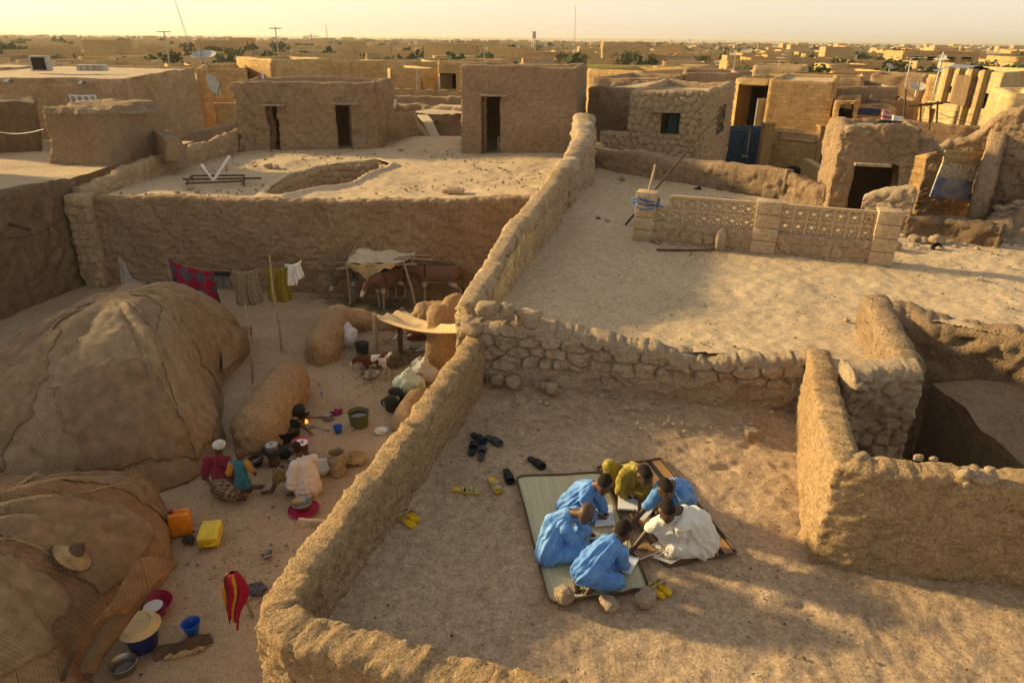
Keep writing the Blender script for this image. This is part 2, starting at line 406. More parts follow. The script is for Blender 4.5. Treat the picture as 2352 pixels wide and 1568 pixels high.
def capture(o, fn):
    """apply fn(V, N) -> V to an object's mesh"""
    me = o.data; n = len(me.vertices); V = np.empty(n*3, np.float32); N = np.empty(n*3, np.float32)
    me.vertices.foreach_get("co", V); me.vertices.foreach_get("normal", N)
    V2 = fn(V.reshape(-1, 3).astype(float), N.reshape(-1, 3).astype(float)); me.vertices.foreach_set("co", V2.astype(np.float32).ravel()); me.update()
    return o
def vox(name, prims, vs, mat, parent=None, post=None, iters=4, color=None):
    """one continuous body grown from tapered limbs and ellipsoids"""
    bm = bmesh.new()
    for p in prims:
        if p[0] == 'c':
            a, ra, b, rb = Vector(p[1]), p[2], Vector(p[3]), p[4]
            d = b-a; L = max(d.length, 1e-4); q = d.to_track_quat('Z', 'Y').to_matrix().to_4x4()
            n = 14; rings = []
            seq = [(-ra*cos(t), ra*sin(t)) for t in np.linspace(0.25, pi/2, 4)]+[(L*k/4, ra+(rb-ra)*k/4) for k in (1, 2, 3)]+[(L+rb*sin(t), rb*cos(t)) for t in np.linspace(0, pi/2-0.25, 4)]
            for (zz, r) in seq:
                rings.append([bm.verts.new(a+(q @ Vector((r*cos(2*pi*k/n), r*sin(2*pi*k/n), zz)))) for k in range(n)])
            for r0, r1 in zip(rings, rings[1:]):
                for k in range(n): bm.faces.new((r0[k], r0[(k+1) % n], r1[(k+1) % n], r1[k]))
            bm.faces.new(rings[0][::-1]); bm.faces.new(rings[-1])
        else:
            M = Matrix.Translation(Vector(p[1])) @ (p[3].to_4x4() if len(p) > 3 else Matrix.Identity(4)) @ Matrix.Diagonal((*p[2], 1))
            bmesh.ops.create_icosphere(bm, subdivisions=3, radius=1.0, matrix=M)
    me = bpy.data.meshes.new("tmp"); bm.to_mesh(me); bm.free()
    ob = bpy.data.objects.new("tmp", me); sc.collection.objects.link(ob)
    md = ob.modifiers.new("r", 'REMESH'); md.mode = 'VOXEL'; md.voxel_size = vs; md.use_smooth_shade = True
    if iters:
        ms = ob.modifiers.new("s", 'SMOOTH'); ms.factor = 0.5; ms.iterations = iters
    dg = bpy.context.evaluated_depsgraph_get(); me2 = bpy.data.meshes.new_from_object(ob.evaluated_get(dg))
    bpy.data.objects.remove(ob); bpy.data.meshes.remove(me)
    me2.name = name; o = bpy.data.objects.new(name, me2)
    me2.materials.clear(); me2.materials.append(mat)
    me2.polygons.foreach_set("use_smooth", np.ones(len(me2.polygons), bool))
    if post: capture(o, post)
    if color:
        n = len(me2.vertices); V = np.empty(n*3, np.float32); me2.vertices.foreach_get("co", V); V = V.reshape(-1, 3)
        c = np.ones((n, 4), np.float32); c[:, :3] = color(V.astype(float)); a = me2.color_attributes.new("tone", 'FLOAT_COLOR', 'POINT'); a.data.foreach_set("color", c.ravel())
    return put(o, parent)
def copy_tree(o, parent=None):
    c = o.copy(); sc.collection.objects.link(c)
    WLOC[c.name] = WLOC.get(o.name)
    if parent is not None: c.parent = parent
    for ch in o.children: copy_tree(ch, c)
    return c

# ------------------------------------------------------------------ materials
def nodes(name):
    m = bpy.data.materials.new(name); m.use_nodes = True; t = m.node_tree; b = t.nodes["Principled BSDF"]
    b.inputs['Specular IOR Level'].default_value = 0.15
    return m, t, b
def nn(t, typ, **kw):
    n = t.nodes.new(typ)
    for k, v in kw.items(): setattr(n, k, v)
    return n
def noise(t, vec, scale, detail=4, rough=0.6, dist=0.0):
    n = nn(t, "ShaderNodeTexNoise"); n.inputs['Scale'].default_value = scale; n.inputs['Detail'].default_value = detail
    n.inputs['Roughness'].default_value = rough; n.inputs['Distortion'].default_value = dist
    if vec is not None: t.links.new(vec, n.inputs['Vector'])
    return n.outputs[0]
def mix(t, fac, a, b, mode='MIX'):
    n = nn(t, "ShaderNodeMix", data_type='RGBA', blend_type=mode)
    for sock, val in ((n.inputs[0], fac), (n.inputs[6], a), (n.inputs[7], b)):
        if hasattr(val, 'is_output') or isinstance(val, bpy.types.NodeSocket): t.links.new(val, sock)
        elif isinstance(val, (int, float)): sock.default_value = val
        else: sock.default_value = (*val[:3], 1)
    return n.outputs[2]
def ramp(t, fac, stops):
    n = nn(t, "ShaderNodeValToRGB"); e = n.color_ramp.elements
    while len(e) < len(stops): e.new(0.5)
    for x, (p, c) in zip(e, stops): x.position = p; x.color = (*c, 1) if hasattr(c, '__len__') else (c, c, c, 1)
    t.links.new(fac, n.inputs[0]); return n.outputs[0]
def mth(t, op, a, b=0.0):
    n = nn(t, "ShaderNodeMath", operation=op)
    for i, v in enumerate((a, b)):
        if isinstance(v, bpy.types.NodeSocket): t.links.new(v, n.inputs[i])
        else: n.inputs[i].default_value = v
    return n.outputs[0]
def bump(t, b, height, strength=0.5, dist=0.02, prev=None):
    n = nn(t, "ShaderNodeBump"); n.inputs['Strength'].default_value = strength; n.inputs['Distance'].default_value = dist
    t.links.new(height, n.inputs['Height'])
    if prev is not None: t.links.new(prev, n.inputs['Normal'])
    t.links.new(n.outputs[0], b.inputs['Normal']); return n.outputs[0]
def coords(t, kind='Object'):
    return nn(t, "ShaderNodeTexCoord").outputs[kind]
def earth(name, c1, c2, c3=None, sc_=1.0, bs=0.6, bd=0.03, brick=None, speck=0.25, mortar=None, tone=0.35, straw=True, pit=0.5, streak=0.0, fleck=0.6):
    m, t, b = nodes(name); co = coords(t); b.inputs['Roughness'].default_value = 0.95; b.inputs['Specular IOR Level'].default_value = 0.08
    n1 = noise(t, co, 0.55*sc_, 5, 0.62); n2 = noise(t, co, 4.0*sc_, 6, 0.7); n3 = noise(t, co, 38*sc_, 4, 0.75)
    base = mix(t, ramp(t, n1, [(0.36, 0), (0.64, 1)]), c1, c2)
    if c3: base = mix(t, ramp(t, n2, [(0.5, 0), (0.72, 1)]), base, c3)
    base = mix(t, 1.0, base, ramp(t, noise(t, co, 13*sc_, 5, 0.75), [(0.32, 0.74), (0.5, 1.0), (0.68, 1.22)]), 'MULTIPLY')
    dk = ramp(t, n3, [(0.30, 1-speck*1.8), (0.5, 1.0), (0.70, 1+speck*1.2)])
    base = mix(t, 1.0, base, dk, 'MULTIPLY')
    at = nn(t, "ShaderNodeAttribute", attribute_name="tone")
    if tone:
        base = mix(t, tone, base, ramp(t, at.outputs['Fac'], [(0.0, 0.35), (0.5, 1.0), (1.0, 1.45)]), 'MULTIPLY') if True else base
    n5 = noise(t, co, 11*sc_, 5, 0.7)
    vo = nn(t, "ShaderNodeTexVoronoi"); vo.inputs['Scale'].default_value = 17*sc_; vo.inputs['Randomness'].default_value = 1.0; t.links.new(co, vo.inputs['Vector'])
    vs = nn(t, "ShaderNodeTexVoronoi"); vs.inputs['Scale'].default_value = 9*sc_; t.links.new(co, vs.inputs['Vector'])
    hole = ramp(t, vo.outputs['Distance'], [(0.10, 1), (0.24, 0)]); clod = ramp(t, vs.outputs['Distance'], [(0.08, 1), (0.30, 0)])
    gate = ramp(t, noise(t, co, 2.3*sc_, 3, 0.6), [(0.45, 0), (0.6, 1)])
    holeg = mth(t, 'MULTIPLY', hole, gate)
    base = mix(t, mth(t, 'MULTIPLY', holeg, 0.55*pit), base, (0.13, 0.085, 0.045))
    base = mix(t, mth(t, 'MULTIPLY', clod, 0.30*pit), base, c2)
    vf = nn(t, "ShaderNodeTexVoronoi"); vf.inputs['Scale'].default_value = 34*sc_; t.links.new(co, vf.inputs['Vector'])
    sepc = nn(t, "ShaderNodeSeparateColor"); t.links.new(vf.outputs['Color'], sepc.inputs[0])
    fl = mth(t, 'MULTIPLY', ramp(t, vf.outputs['Distance'], [(0.16, 1), (0.30, 0)]), ramp(t, sepc.outputs[0], [(0.80, 0), (0.83, 1)]))
    dk2 = mth(t, 'MULTIPLY', ramp(t, vf.outputs['Distance'], [(0.20, 1), (0.34, 0)]), ramp(t, sepc.outputs[1], [(0.72, 0), (0.75, 1)]))
    base = mix(t, mth(t, 'MULTIPLY', fl, fleck), base, tuple(min(.75, x*1.55+.06) for x in c2)); base = mix(t, mth(t, 'MULTIPLY', dk2, fleck*0.9), base, tuple(x*.42 for x in c1))
    h = mth(t, 'ADD', mth(t, 'MULTIPLY', n2, 0.55), mth(t, 'MULTIPLY', n5, 0.5)); h = mth(t, 'ADD', h, mth(t, 'MULTIPLY', n3, 0.32))
    h = mth(t, 'SUBTRACT', h, mth(t, 'MULTIPLY', holeg, 0.35*pit)); h = mth(t, 'ADD', h, mth(t, 'MULTIPLY', clod, 0.22*pit))
    n4 = noise(t, co, 120*sc_, 2, 0.6); h = mth(t, 'ADD', h, mth(t, 'MULTIPLY', n4, 0.10))
    if streak:
        mp = nn(t, "ShaderNodeMapping"); mp.inputs['Scale'].default_value = (3, 3, 0.35); t.links.new(co, mp.inputs['Vector'])
        base = mix(t, streak, base, ramp(t, noise(t, mp.outputs[0], 1.6, 4, 0.6), [(0.35, 0.55), (0.65, 1.25)]), 'MULTIPLY')
    if brick:
        uvn = nn(t, "ShaderNodeUVMap"); bt = nn(t, "ShaderNodeTexBrick"); t.links.new(uvn.outputs[0], bt.inputs['Vector'])
        bt.inputs['Scale'].default_value = 1.0; bt.inputs['Brick Width'].default_value = brick[0]; bt.inputs['Row Height'].default_value = brick[1]
        bt.inputs['Mortar Size'].default_value = brick[2]; bt.inputs['Mortar Smooth'].default_value = 0.6; bt.inputs['Bias'].default_value = 0
        bt.inputs['Color1'].default_value = (0.8, 0.8, 0.8, 1); bt.inputs['Color2'].default_value = (1.18, 1.18, 1.18, 1)
        bt.inputs['Mortar'].default_value = (*((mortar,)*3 if mortar else (0.62, 0.62, 0.62)), 1)
        base = mix(t, 0.8, base, bt.outputs['Color'], 'MULTIPLY')
        h = mth(t, 'SUBTRACT', h, mth(t, 'MULTIPLY', bt.outputs['Fac'], brick[3] if len(brick) > 3 else 0.8))
    t.links.new(base, b.inputs['Base Color']); bump(t, b, h, bs, bd)
    return m
def plain(name, c, rough=0.6, spec=0.3, metal=0.0, var=0.12, sc_=6.0, bs=0.0, bd=0.01, emit=None, trans=0.0):
    m, t, b = nodes(name); co = coords(t); b.inputs['Roughness'].default_value = rough; b.inputs['Specular IOR Level'].default_value = spec
    b.inputs['Metallic'].default_value = metal
    n1 = noise(t, co, sc_, 5, 0.65)
    base = mix(t, 1.0, c, ramp(t, n1, [(0.3, 1-var*1.6), (0.7, 1+var)]), 'MULTIPLY'); t.links.new(base, b.inputs['Base Color'])
    if bs: bump(t, b, noise(t, co, sc_*4, 5, 0.65), bs, bd)
    return m
# ------------------------------------------------------------------ earth materials
M = {}
M['mud'] = earth("mud_plaster", (0.41, 0.268, 0.138), (0.485, 0.325, 0.172), (0.355, 0.228, 0.115), 1.0, 1.0, 0.10)
M['mudrough'] = earth("rough_mud", (0.345, 0.23, 0.135), (0.43, 0.295, 0.175), (0.29, 0.19, 0.11), 1.4, 1.0, 0.10, pit=1.0)
M['muddark'] = earth("dark_old_mud", (0.185, 0.122, 0.070), (0.235, 0.158, 0.094), (0.16, 0.105, 0.06), 1.0, 0.9, 0.07, streak=0.4)  # old mud, darker in its own colour
M['brickmud'] = earth("mud_brick", (0.36, 0.25, 0.145), (0.43, 0.305, 0.18), (0.31, 0.21, 0.12), 1.2, 0.9, 0.05, tone=0.7)
M['stone'] = earth("pale_rubble", (0.37, 0.265, 0.165), (0.47, 0.35, 0.23), (0.33, 0.23, 0.14), 1.8, 1.0, 0.05, tone=0.8)
M['sand'] = earth("roof_sand", (0.50, 0.365, 0.22), (0.57, 0.42, 0.26), (0.45, 0.325, 0.195), 1.0, 0.5, 0.03, speck=0.2, tone=0, pit=0.3, fleck=.45)
M['ochre'] = earth("ochre_mud", (0.37, 0.245, 0.13), (0.43, 0.295, 0.165), (0.33, 0.215, 0.11), 0.8, .7, .04, tone=0, pit=.4, brick=(.45, .2, .008, .3), mortar=.85)
M['floor'] = earth("trodden_floor", (0.385, 0.265, 0.16), (0.46, 0.325, 0.20), (0.33, 0.225, 0.135), 0.8, 0.7, 0.03, speck=0.22, tone=0, pit=0.25)
M['yard'] = earth("yard_earth", (0.369, 0.254, 0.128), (0.427, 0.303, 0.158), (0.301, 0.200, 0.100), 0.9, 0.5, 0.03, speck=0.3, tone=0, pit=0.4)
M['stonebrick'] = earth("stone_block", (0.446, 0.312, 0.146), (0.514, 0.371, 0.184), (0.407, 0.277, 0.130), 1.0, 0.4, 0.02, brick=(0.42, 0.2, 0.012, 0.9), mortar=0.62, tone=0, streak=0.12)
M['orange'] = earth("orange_brick", (0.446, 0.274, 0.112), (0.504, 0.323, 0.140), (0.407, 0.245, 0.101), 0.8, 0.4, 0.02, brick=(0.40, 0.2, 0.012, 0.7), mortar=0.6, tone=0, streak=0.15)
M['cast'] = earth("cast_block", (0.43, 0.30, 0.175), (0.49, 0.35, 0.21), (0.38, 0.265, 0.15), 1.2, 0.4, 0.015, tone=0.5)
M['plaster'] = earth("ochre_plaster", (0.456, 0.300, 0.130), (0.504, 0.350, 0.165), (0.417, 0.266, 0.114), 0.8, 0.6, 0.03, tone=0, streak=0.12, pit=0.3, brick=(0.42, 0.2, 0.008, 0.35), mortar=.85)
M['wood'] = plain("weathered_wood", (0.33, 0.25, 0.17), 0.85, 0.1, var=0.3, sc_=9, bs=0.5)
M['wooddark'] = plain("dark_wood", (0.12, 0.08, 0.05), 0.85, 0.1, var=0.3, sc_=9, bs=0.4)
M['black'] = plain("soot_black", (0.02, 0.018, 0.016), 0.7, 0.2, var=0.3)
M['white'] = plain("white_paint", (0.72, 0.70, 0.66), 0.6, 0.3, var=0.08)
M['metal'] = plain("dull_metal", (0.35, 0.34, 0.32), 0.4, 0.5, metal=0.8, var=0.15)

def ax(*seg):                       # non-uniform axis: (start, stop, step) runs
    r = []
    for a, b, s in seg: r += list(np.arange(a, b, s))
    r.append(seg[-1][1]); return np.array(sorted(set(np.round(r, 3))))

# ------------------------------------------------------------------ ground
def gz(x, y):
    d = smooth(1500, 5200, y)
    return 14*d*(0.6+0.4*np.sin(x*0.0011+1.0)) + 3.0*d*np.sin(x*0.004+y*0.002) + 0.0
gx = ax((-9000, -2000, 700), (-2000, -200, 100), (-200, -18, 6), (-18, 0, 0.09), (0, 40, 4), (40, 200, 10), (200, 2000, 100), (2000, 9000, 700))
gy = ax((-60, 3, 6), (3, 21, 0.09), (21, 80, 3), (80, 400, 16), (400, 2000, 80), (2000, 9000, 250))
def gb(x, y):
    m = (x > -17) & (x < 0) & (y > 3) & (y < 21); P = np.stack([x, y, 0*x], 1)
    b = 0.05*fbm(P, 0.35, 3, 5)+0.022*fbm(P, 2.2, 4, 6)+0.010*fbm(P, 7.0, 3, 8)
    return np.where(m, b, 0)
mg, tg, bgn = nodes("desert_ground"); co = coords(tg); bgn.inputs['Roughness'].default_value = 0.97; bgn.inputs['Specular IOR Level'].default_value = 0.05
sep = nn(tg, "ShaderNodeSeparateXYZ"); tg.links.new(co, sep.inputs[0])
near = mix(tg, ramp(tg, noise(tg, co, 0.5, 5, .6), [(.36, 0), (.64, 1)]), (0.36, 0.25, 0.15), (0.44, 0.315, 0.195))
near = mix(tg, ramp(tg, noise(tg, co, 3.5, 6, .7), [(.52, 0), (.75, 1)]), near, (0.29, 0.195, 0.115))
near = mix(tg, 1.0, near, ramp(tg, noise(tg, co, 34, 4, .75), [(.3, .62), (.5, 1), (.72, 1.25)]), 'MULTIPLY')
town = mix(tg, ramp(tg, noise(tg, co, 0.03, 4, .6), [(.4, 0), (.6, 1)]), (0.407, 0.299, 0.150), (0.485, 0.368, 0.193))
dune = mix(tg, ramp(tg, noise(tg, co, 0.006, 6, .65), [(.42, 0), (.6, 1)]), (0.60, 0.47, 0.30), (0.50, 0.38, 0.22))
fy = nn(tg, "ShaderNodeMapRange"); fy.inputs[1].default_value = 900; fy.inputs[2].default_value = 1700; tg.links.new(sep.outputs[1], fy.inputs[0])
fn = nn(tg, "ShaderNodeMapRange"); fn.inputs[1].default_value = 25; fn.inputs[2].default_value = 60; tg.links.new(sep.outputs[1], fn.inputs[0])
gc = mix(tg, fy.outputs[0], mix(tg, fn.outputs[0], near, town), dune); tg.links.new(gc, bgn.inputs['Base Color'])
bump(tg, bgn, mth(tg, 'ADD', noise(tg, co, 9, 6, .7), mth(tg, 'MULTIPLY', noise(tg, co, 45, 3, .7), .4)), 0.5, 0.03)
floor_sheet("ground", gx, gy, gz, mg, amp=0.0, bumps=gb)['kind'] = 'structure'

# ------------------------------------------------------------------ roof terraces (flat earth roofs)
T0, TU = 2.4, 3.1
PIT = [(3.95, 7.2), (4.75, 7.1), (5.15, 8.85), (5.6, 9.95), (5.95, 9.85), (7.2, 8.75), (9.5, 7.3), (9.5, 4.9), (3.2, 4.95)]
def tb(x, y):
    P = np.stack([x, y, 0*x], 1)
    edge = 0.10*smooth(7.6, 8.6, y)+0.09*smooth(-0.2, -0.9, x+0.27*(8.5-y))
    rid = np.abs(fbm(P, 3.0, 4, 31)); 
    return edge+0.012*fbm(P, 3.5, 4, 21)-0.010*rid*smooth(0.2, 3.0, x)+0.008*fbm(P, 12, 3, 22)+0.007*fbm(np.stack([x*1.2+y*2.2, (y-.45*x)*7, 0*x], 1), 1.0, 3, 27)*smooth(-.4, .4, fbm(P, .6, 2, 28))-0.016*np.clip(fbm(P, 4.2, 2, 29)-.42, 0, 1)*4*smooth(.1, .6, fbm(P, .7, 2, 26))
o = floor_sheet("terrace_floor", ax((-2.3, 6.6, 0.03)), ax((0.6, 8.9, 0.03)), T0, M['floor'], 0.014, 0.7,
                holes=[[(4.05, 8.0), (3.15, 5.25), (7, 4.8), (7, 9), (4.05, 9)]], seed=2, bumps=tb, inside=[(-2.0, 0.6), (6.6, 0.6), (6.6, 9), (-0.45, 8.9), (-1.75, 4.1), (-1.75, 3.8), (-1.6, 3.6), (-1.6, 0.6)])
o['kind'] = 'structure'
def ub(x, y):
    P = np.stack([x, y, 0*x], 1)
    e = 0.10*smooth(1.6, 0.3, x-0.19*(y-9.5)-0.1)+0.18*smooth(20.5, 22, y+0.55*(x-2.6))
    return e+0.018*fbm(P, 1.3, 4, 41)+0.012*fbm(P, 6, 3, 42)
o = floor_sheet("upper_terrace_floor", ax((-0.4, 12.5, 0.05)), ax((7.0, 22.0, 0.05)), TU, M['sand'], 0.03, 0.5, holes=[PIT],
                inside=[(-0.5, 8.85), (0.8, 8.6), (2.2, 8.33), (3.2, 8.2), (3.95, 8.1), (3.95, 7.25), (4.7, 7.15), (5, 7.0), (12.5, 5.5), (12.5, 13.2), (9.6, 14.0), (7.6, 17.2), (2.6, 21.9), (1.7, 21.9), (0.9, 16.5)], seed=4, bumps=ub)
o['kind'] = 'structure'

# ------------------------------------------------------------------ walls round the terraces
def wall_thing(o, label, cat="wall", group=None): return tag(o, label, cat, group)
W = mud_wall("parapet_wall", [(-0.45, 8.75), (-0.72, 7.6), (-1.24, 5.75), (-1.66, 4.42), (-1.77, 4.02), (-1.73, 3.84), (-1.52, 3.68), (0.69, 3.02), (2.0, 2.62), (4.0, 2.0)],
             [3.24, 3.2, 3.10, 3.0, 2.97, 2.97, 2.98, 3.0, 3.0, 3.0], 0.0, [.28, .27, .27, .29, .32, .34, .34, .36, .36, .36], M['mud'], cell=0.022, amp=0.012, freq=3.2, bat=0.012, rtop=0.45, seed=3, wob=0.03)
def lumps(V, N):
    k = (V[:, 2] > 2.35)
    b = np.clip(fbm(V, 2.3, 3, 61), 0, 1)**2*0.022*(1+1.2*(V[:, 1] < 4.3))+np.clip(fbm(V, 9, 3, 62), 0.15, 1)*0.024+0.006*fbm(V, 30, 2, 63)
    b -= 0.022*np.clip(1-np.abs(fbm(V, 1.4, 3, 64))*16, 0, 1)
    return V+N*(b*k)[:, None]
capture(W, lumps); wall_thing(W, "long low mud parapet curving round the near corner between courtyard and schoolboys' terrace")
W = mud_wall("parapet_wall", [(4.02, 8.15), (3.72, 7.3), (3.08, 5.42), (3.06, 5.22), (3.2, 5.15), (4.6, 4.94), (7.5, 4.5)],
             [3.24, 3.34, 3.46, 3.46, 3.47, 3.50, 3.52], 2.2, [.30, .30, .31, .31, .31, .33, .34], M['mud'], cell=0.022, amp=0.008, freq=3.5, bat=0.02, rtop=0.35, seed=8, wob=0.03)
def lumps2(V, N):
    b = np.clip(fbm(V, 3.0, 3, 71), 0, 1)**2*0.02+np.clip(fbm(V, 12, 3, 72), 0.1, 1)*0.022
    h = smooth(3.1, 3.45, V[:, 2]); b = b*(0.35+0.9*h)+0.005*fbm(V, 34, 2, 73)
    return V+N*b[:, None]
capture(W, lumps2); wall_thing(W, "sharp-cornered mud wall with sunlit left face beside the schoolboys' terrace")
# stones stuck in the top of that wall
for i, (x, y, s) in enumerate([(2258, 1092, .17), (2216, 1083, .12), (2232, 1078, .08), (2215, 1108, .09), (2270, 1075, .08), (1975, 1045, .12), (2105, 1046, .07), (2140, 1050, .06)]):
    p = Y(x, y, 4.93); b = MB(); b.rock((p.x, p.y-0.03, p.z), (s*1.15, s*.8, s*.85), seed=i+40, rough=.3)
    tag(b.build("stone", M['stone']), ["largest pale stone stuck in the face of the sunlit-corner wall", "pale stone just left of the largest stone in the mud wall", "small stone above the pair of pale stones in the mud wall", "narrow stone below the pair of pale stones in the mud wall",
        "small stone on the wall crest above the largest pale stone", "lumpy stone at the corner of the sunlit mud wall's crest", "small pebble on the wall crest in front of the dark pit", "second small pebble on the wall crest in front of the dark pit, to the right"][i], "stone", "stones in the corner wall")
# rubble wall at the back of the lower terrace
W = mud_wall("rubble_wall", [(-0.62, 8.95), (-0.3, 8.72), (0.8, 8.6), (2.2, 8.33), (3.2, 8.2), (3.95, 8.1)], [3.44, 3.42, 3.3, 3.2, 3.17, 3.2], 2.25, [.5, .44, .36, .34, .32, .32], M['stone'],
             cell=0.02, amp=0.02, freq=3, style='rubble', bw=0.30, bh=0.17, bd=0.05, zst=(2.70, 2.80), rtop=0.6, seed=5, wob=0.10)
def rub(V, N):
    h = smooth(2.82, 2.68, V[:, 2]); f = fbm(V, 2.5, 4, 81)
    k = (V[:, 1] < 8.75)
    V = V+N*(h*k*(0.05+0.05*f))[:, None]; V[:, 1] -= h*k*0.10
    return V
capture(W, rub); wall_thing(W, "low wall of pale rubble stones along the back of the schoolboys' terrace")
# loose stones on the crest of the rubble wall, one by one
st = [(1120, 700, .26), (1165, 705, .22), (1215, 722, .30), (1236, 770, .22), (1290, 775, .24), (1340, 768, .26), (1375, 795, .2), (1420, 798, .24), (1478, 790, .28), (1530, 800, .2), (1570, 805, .26), (1640, 818, .24), (1700, 822, .22), (1790, 838, .27), (1085, 745, .25), (1150, 752, .2), (1188, 745, .2)]
for i, (u, v, s) in enumerate(st):
    p = Y(u, v+8, 8.6-0.09*max(0, (u-1240)/150)); b = MB(); b.rock(p, (s*1.25, s*.95, s*.8), seed=i+3, rough=.22, boxy=.55, rz=i*1.3)
    tag(b.build("stone", M['stone']), "rough pale block lying in the crest of the rubble wall at the terrace's back", "stone", "crest stones of the rubble wall")
for i, (u, v, s) in enumerate([(1142, 870, .17), (1168, 852, .2), (1180, 878, .18), (1155, 842, .1), (1140, 850, .1), (1168, 838, .08), (1252, 888, .12), (1270, 868, .15), (1268, 890, .16), (1250, 872, .07), (1236, 884, .09), (1264, 900, .06), (1284, 896, .06)]):
    s *= 1.3; p = G(u, v, T0+.14+s*.35); b = MB(); b.rock(p, (s, s*.85, s*.8), seed=i+23, rough=.2, boxy=.45, rz=i*2.1)
    tag(b.build("stone", M['stone']), "stone in the left heap of loose stones below the rubble wall" if i < 6 else "stone in the right heap of loose stones below the rubble wall", "stone", "heaps of loose stones below the rubble wall")
# tall diagonal brick wall between courtyard and upper terrace
W = mud_wall("brick_wall", [(-0.62, 8.85), (-0.42, 9.6), (0.05, 11.3), (0.72, 14.1), (1.1, 16.2)], [3.55, 3.75, 4.05, 4.15, 4.15], 0.0, [.26, .26, .27, .28, .28], M['brickmud'],
             cell=0.028, amp=0.014, freq=3, style='brick', bw=0.22, bh=0.38, bd=0.055, rtop=0.4, seed=6, wob=0.05)
def dw(V, N):                      # near half is smoothly plastered
    k = smooth(12.6, 11.9, V[:, 1]+0.4*np.sin(V[:, 2]*6))
    return V+N*(k*0.004)[:, None]
capture(W, dw); wall_thing(W, "tall crumbling brick wall running diagonally between the donkey courtyard and the upper roof")
pl = mud_wall("render_patch", [(-0.30, 9.4), (0.165, 11.2), (0.345, 12.0)], [3.58, 3.90, 3.98], 3.05, 0.04, M['plaster'], cell=0.05, amp=0.012, seed=12, wob=0.1, parent=W)
W = mud_wall("rubble_wall", [(1.12, 16.3), (1.5, 18.0), (1.95, 19.6), (2.1, 21.6)], [4.12, 4.25, 4.5, 4.9], 0.0, [.45, .45, .5, .6], M['stone'], cell=0.045, amp=0.06, freq=2.4, style='rubble', bw=.28, bh=.15, bd=.04, rtop=.6, seed=9, wob=.12)
wall_thing(W, "crumbled rubble wall between the brick wall and the block-shaped mud house")
for i, (u, v0, v1, yy) in enumerate([(1290, 398, 492, 16.35), (1334, 330, 432, 19.2)]):
    a, b_ = Y(u, v1, yy), Y(u, v0, yy); b = MB(); b.box(((a.x+b_.x)/2, yy, (a.z+b_.z)/2-0.05), (.26, .3, b_.z-a.z+.1), bev=.03, rz=.2)
    o = b.build("buttress", M['cast'])
    tag(o, ["plain square brick post at the end of the diagonal brick wall", "rough brick post against the crumbled rubble wall near the block house"][i], "post")
# earth wall along the far side of the upper terrace
W = mud_wall("mud_wall", [(1.9, 21.9), (3.4, 21.1), (5.4, 19.8), (7.3, 18.3)], [3.95, 3.85, 3.8, 3.85], 0.0, .5, M['mudrough'], cell=.05, amp=.03, freq=1.6, style='brick', bw=.42, bh=.16, bd=.025, rtop=.6, hf=.014, seed=14, wob=.05)
wall_thing(W, "thick rounded mud wall closing the far side of the upper roof")
W = mud_wall("mud_wall", [(7.25, 18.35), (8.0, 17.3)], [3.7, 3.6], 0.0, .45, M['mudrough'], cell=.06, amp=.07, freq=2, rtop=.9, seed=15, wob=.1)
wall_thing(W, "short worn mud wall joining the stair hut at the upper roof's edge")
# walls round the pit
W = mud_wall("mud_wall", [(5.08, 9.0), (4.72, 7.35)], [3.66, 3.5], 0.5, [.36, .36], M['mudrough'], cell=.025, amp=.03, freq=3, style='rubble', bw=.22, bh=.13, bd=.02, rtop=.7, seed=16, wob=.07)
wall_thing(W, "stub of rough wall with a bright left face beside the dark pit")
W = mud_wall("brick_wall", [(3.9, 7.16), (4.7, 7.1)], [3.5, 3.52], 0.5, .36, M['stone'], cell=.025, amp=.03, freq=3, style='rubble', bw=.2, bh=.17, bd=.03, rtop=.5, seed=17, wob=.05)
wall_thing(W, "short brick wall standing in the pit behind the sunlit-corner wall")
W = mud_wall("mud_wall", [(5.2, 9.35), (5.75, 10.05), (6.1, 9.98), (7.3, 8.95), (9.6, 7.5)], [3.1, 3.17, 3.17, 3.17, 3.17], 0.0, .46, M['mudrough'], cell=.05, amp=.05, freq=2, rtop=.6, seed=18, wob=.06)
wall_thing(W, "dark earth wall lining the far side of the pit")
b = MB(); b.grid(lambda a, c: (6.15+a*3.5-.15*c, 8.95-2.4*c-a*0.9+.05*sin(a*9), 2.35+.08*sin(a*6+c*5)), 24, 24)
b.grid(lambda a, c: (6.15-.15*a+.12*(1-c), 8.95-2.4*a, 0.4+c*1.97+.03*sin(a*11)), 24, 12)
o = b.build("mud_ledge", M['mudrough']); capture(o, lambda V, N: V+vec3n(V, 2.5, 4, 5)*.03)
tag(o, "low earth ledge with a sloping sandy top inside the pit at the right edge", "ledge")

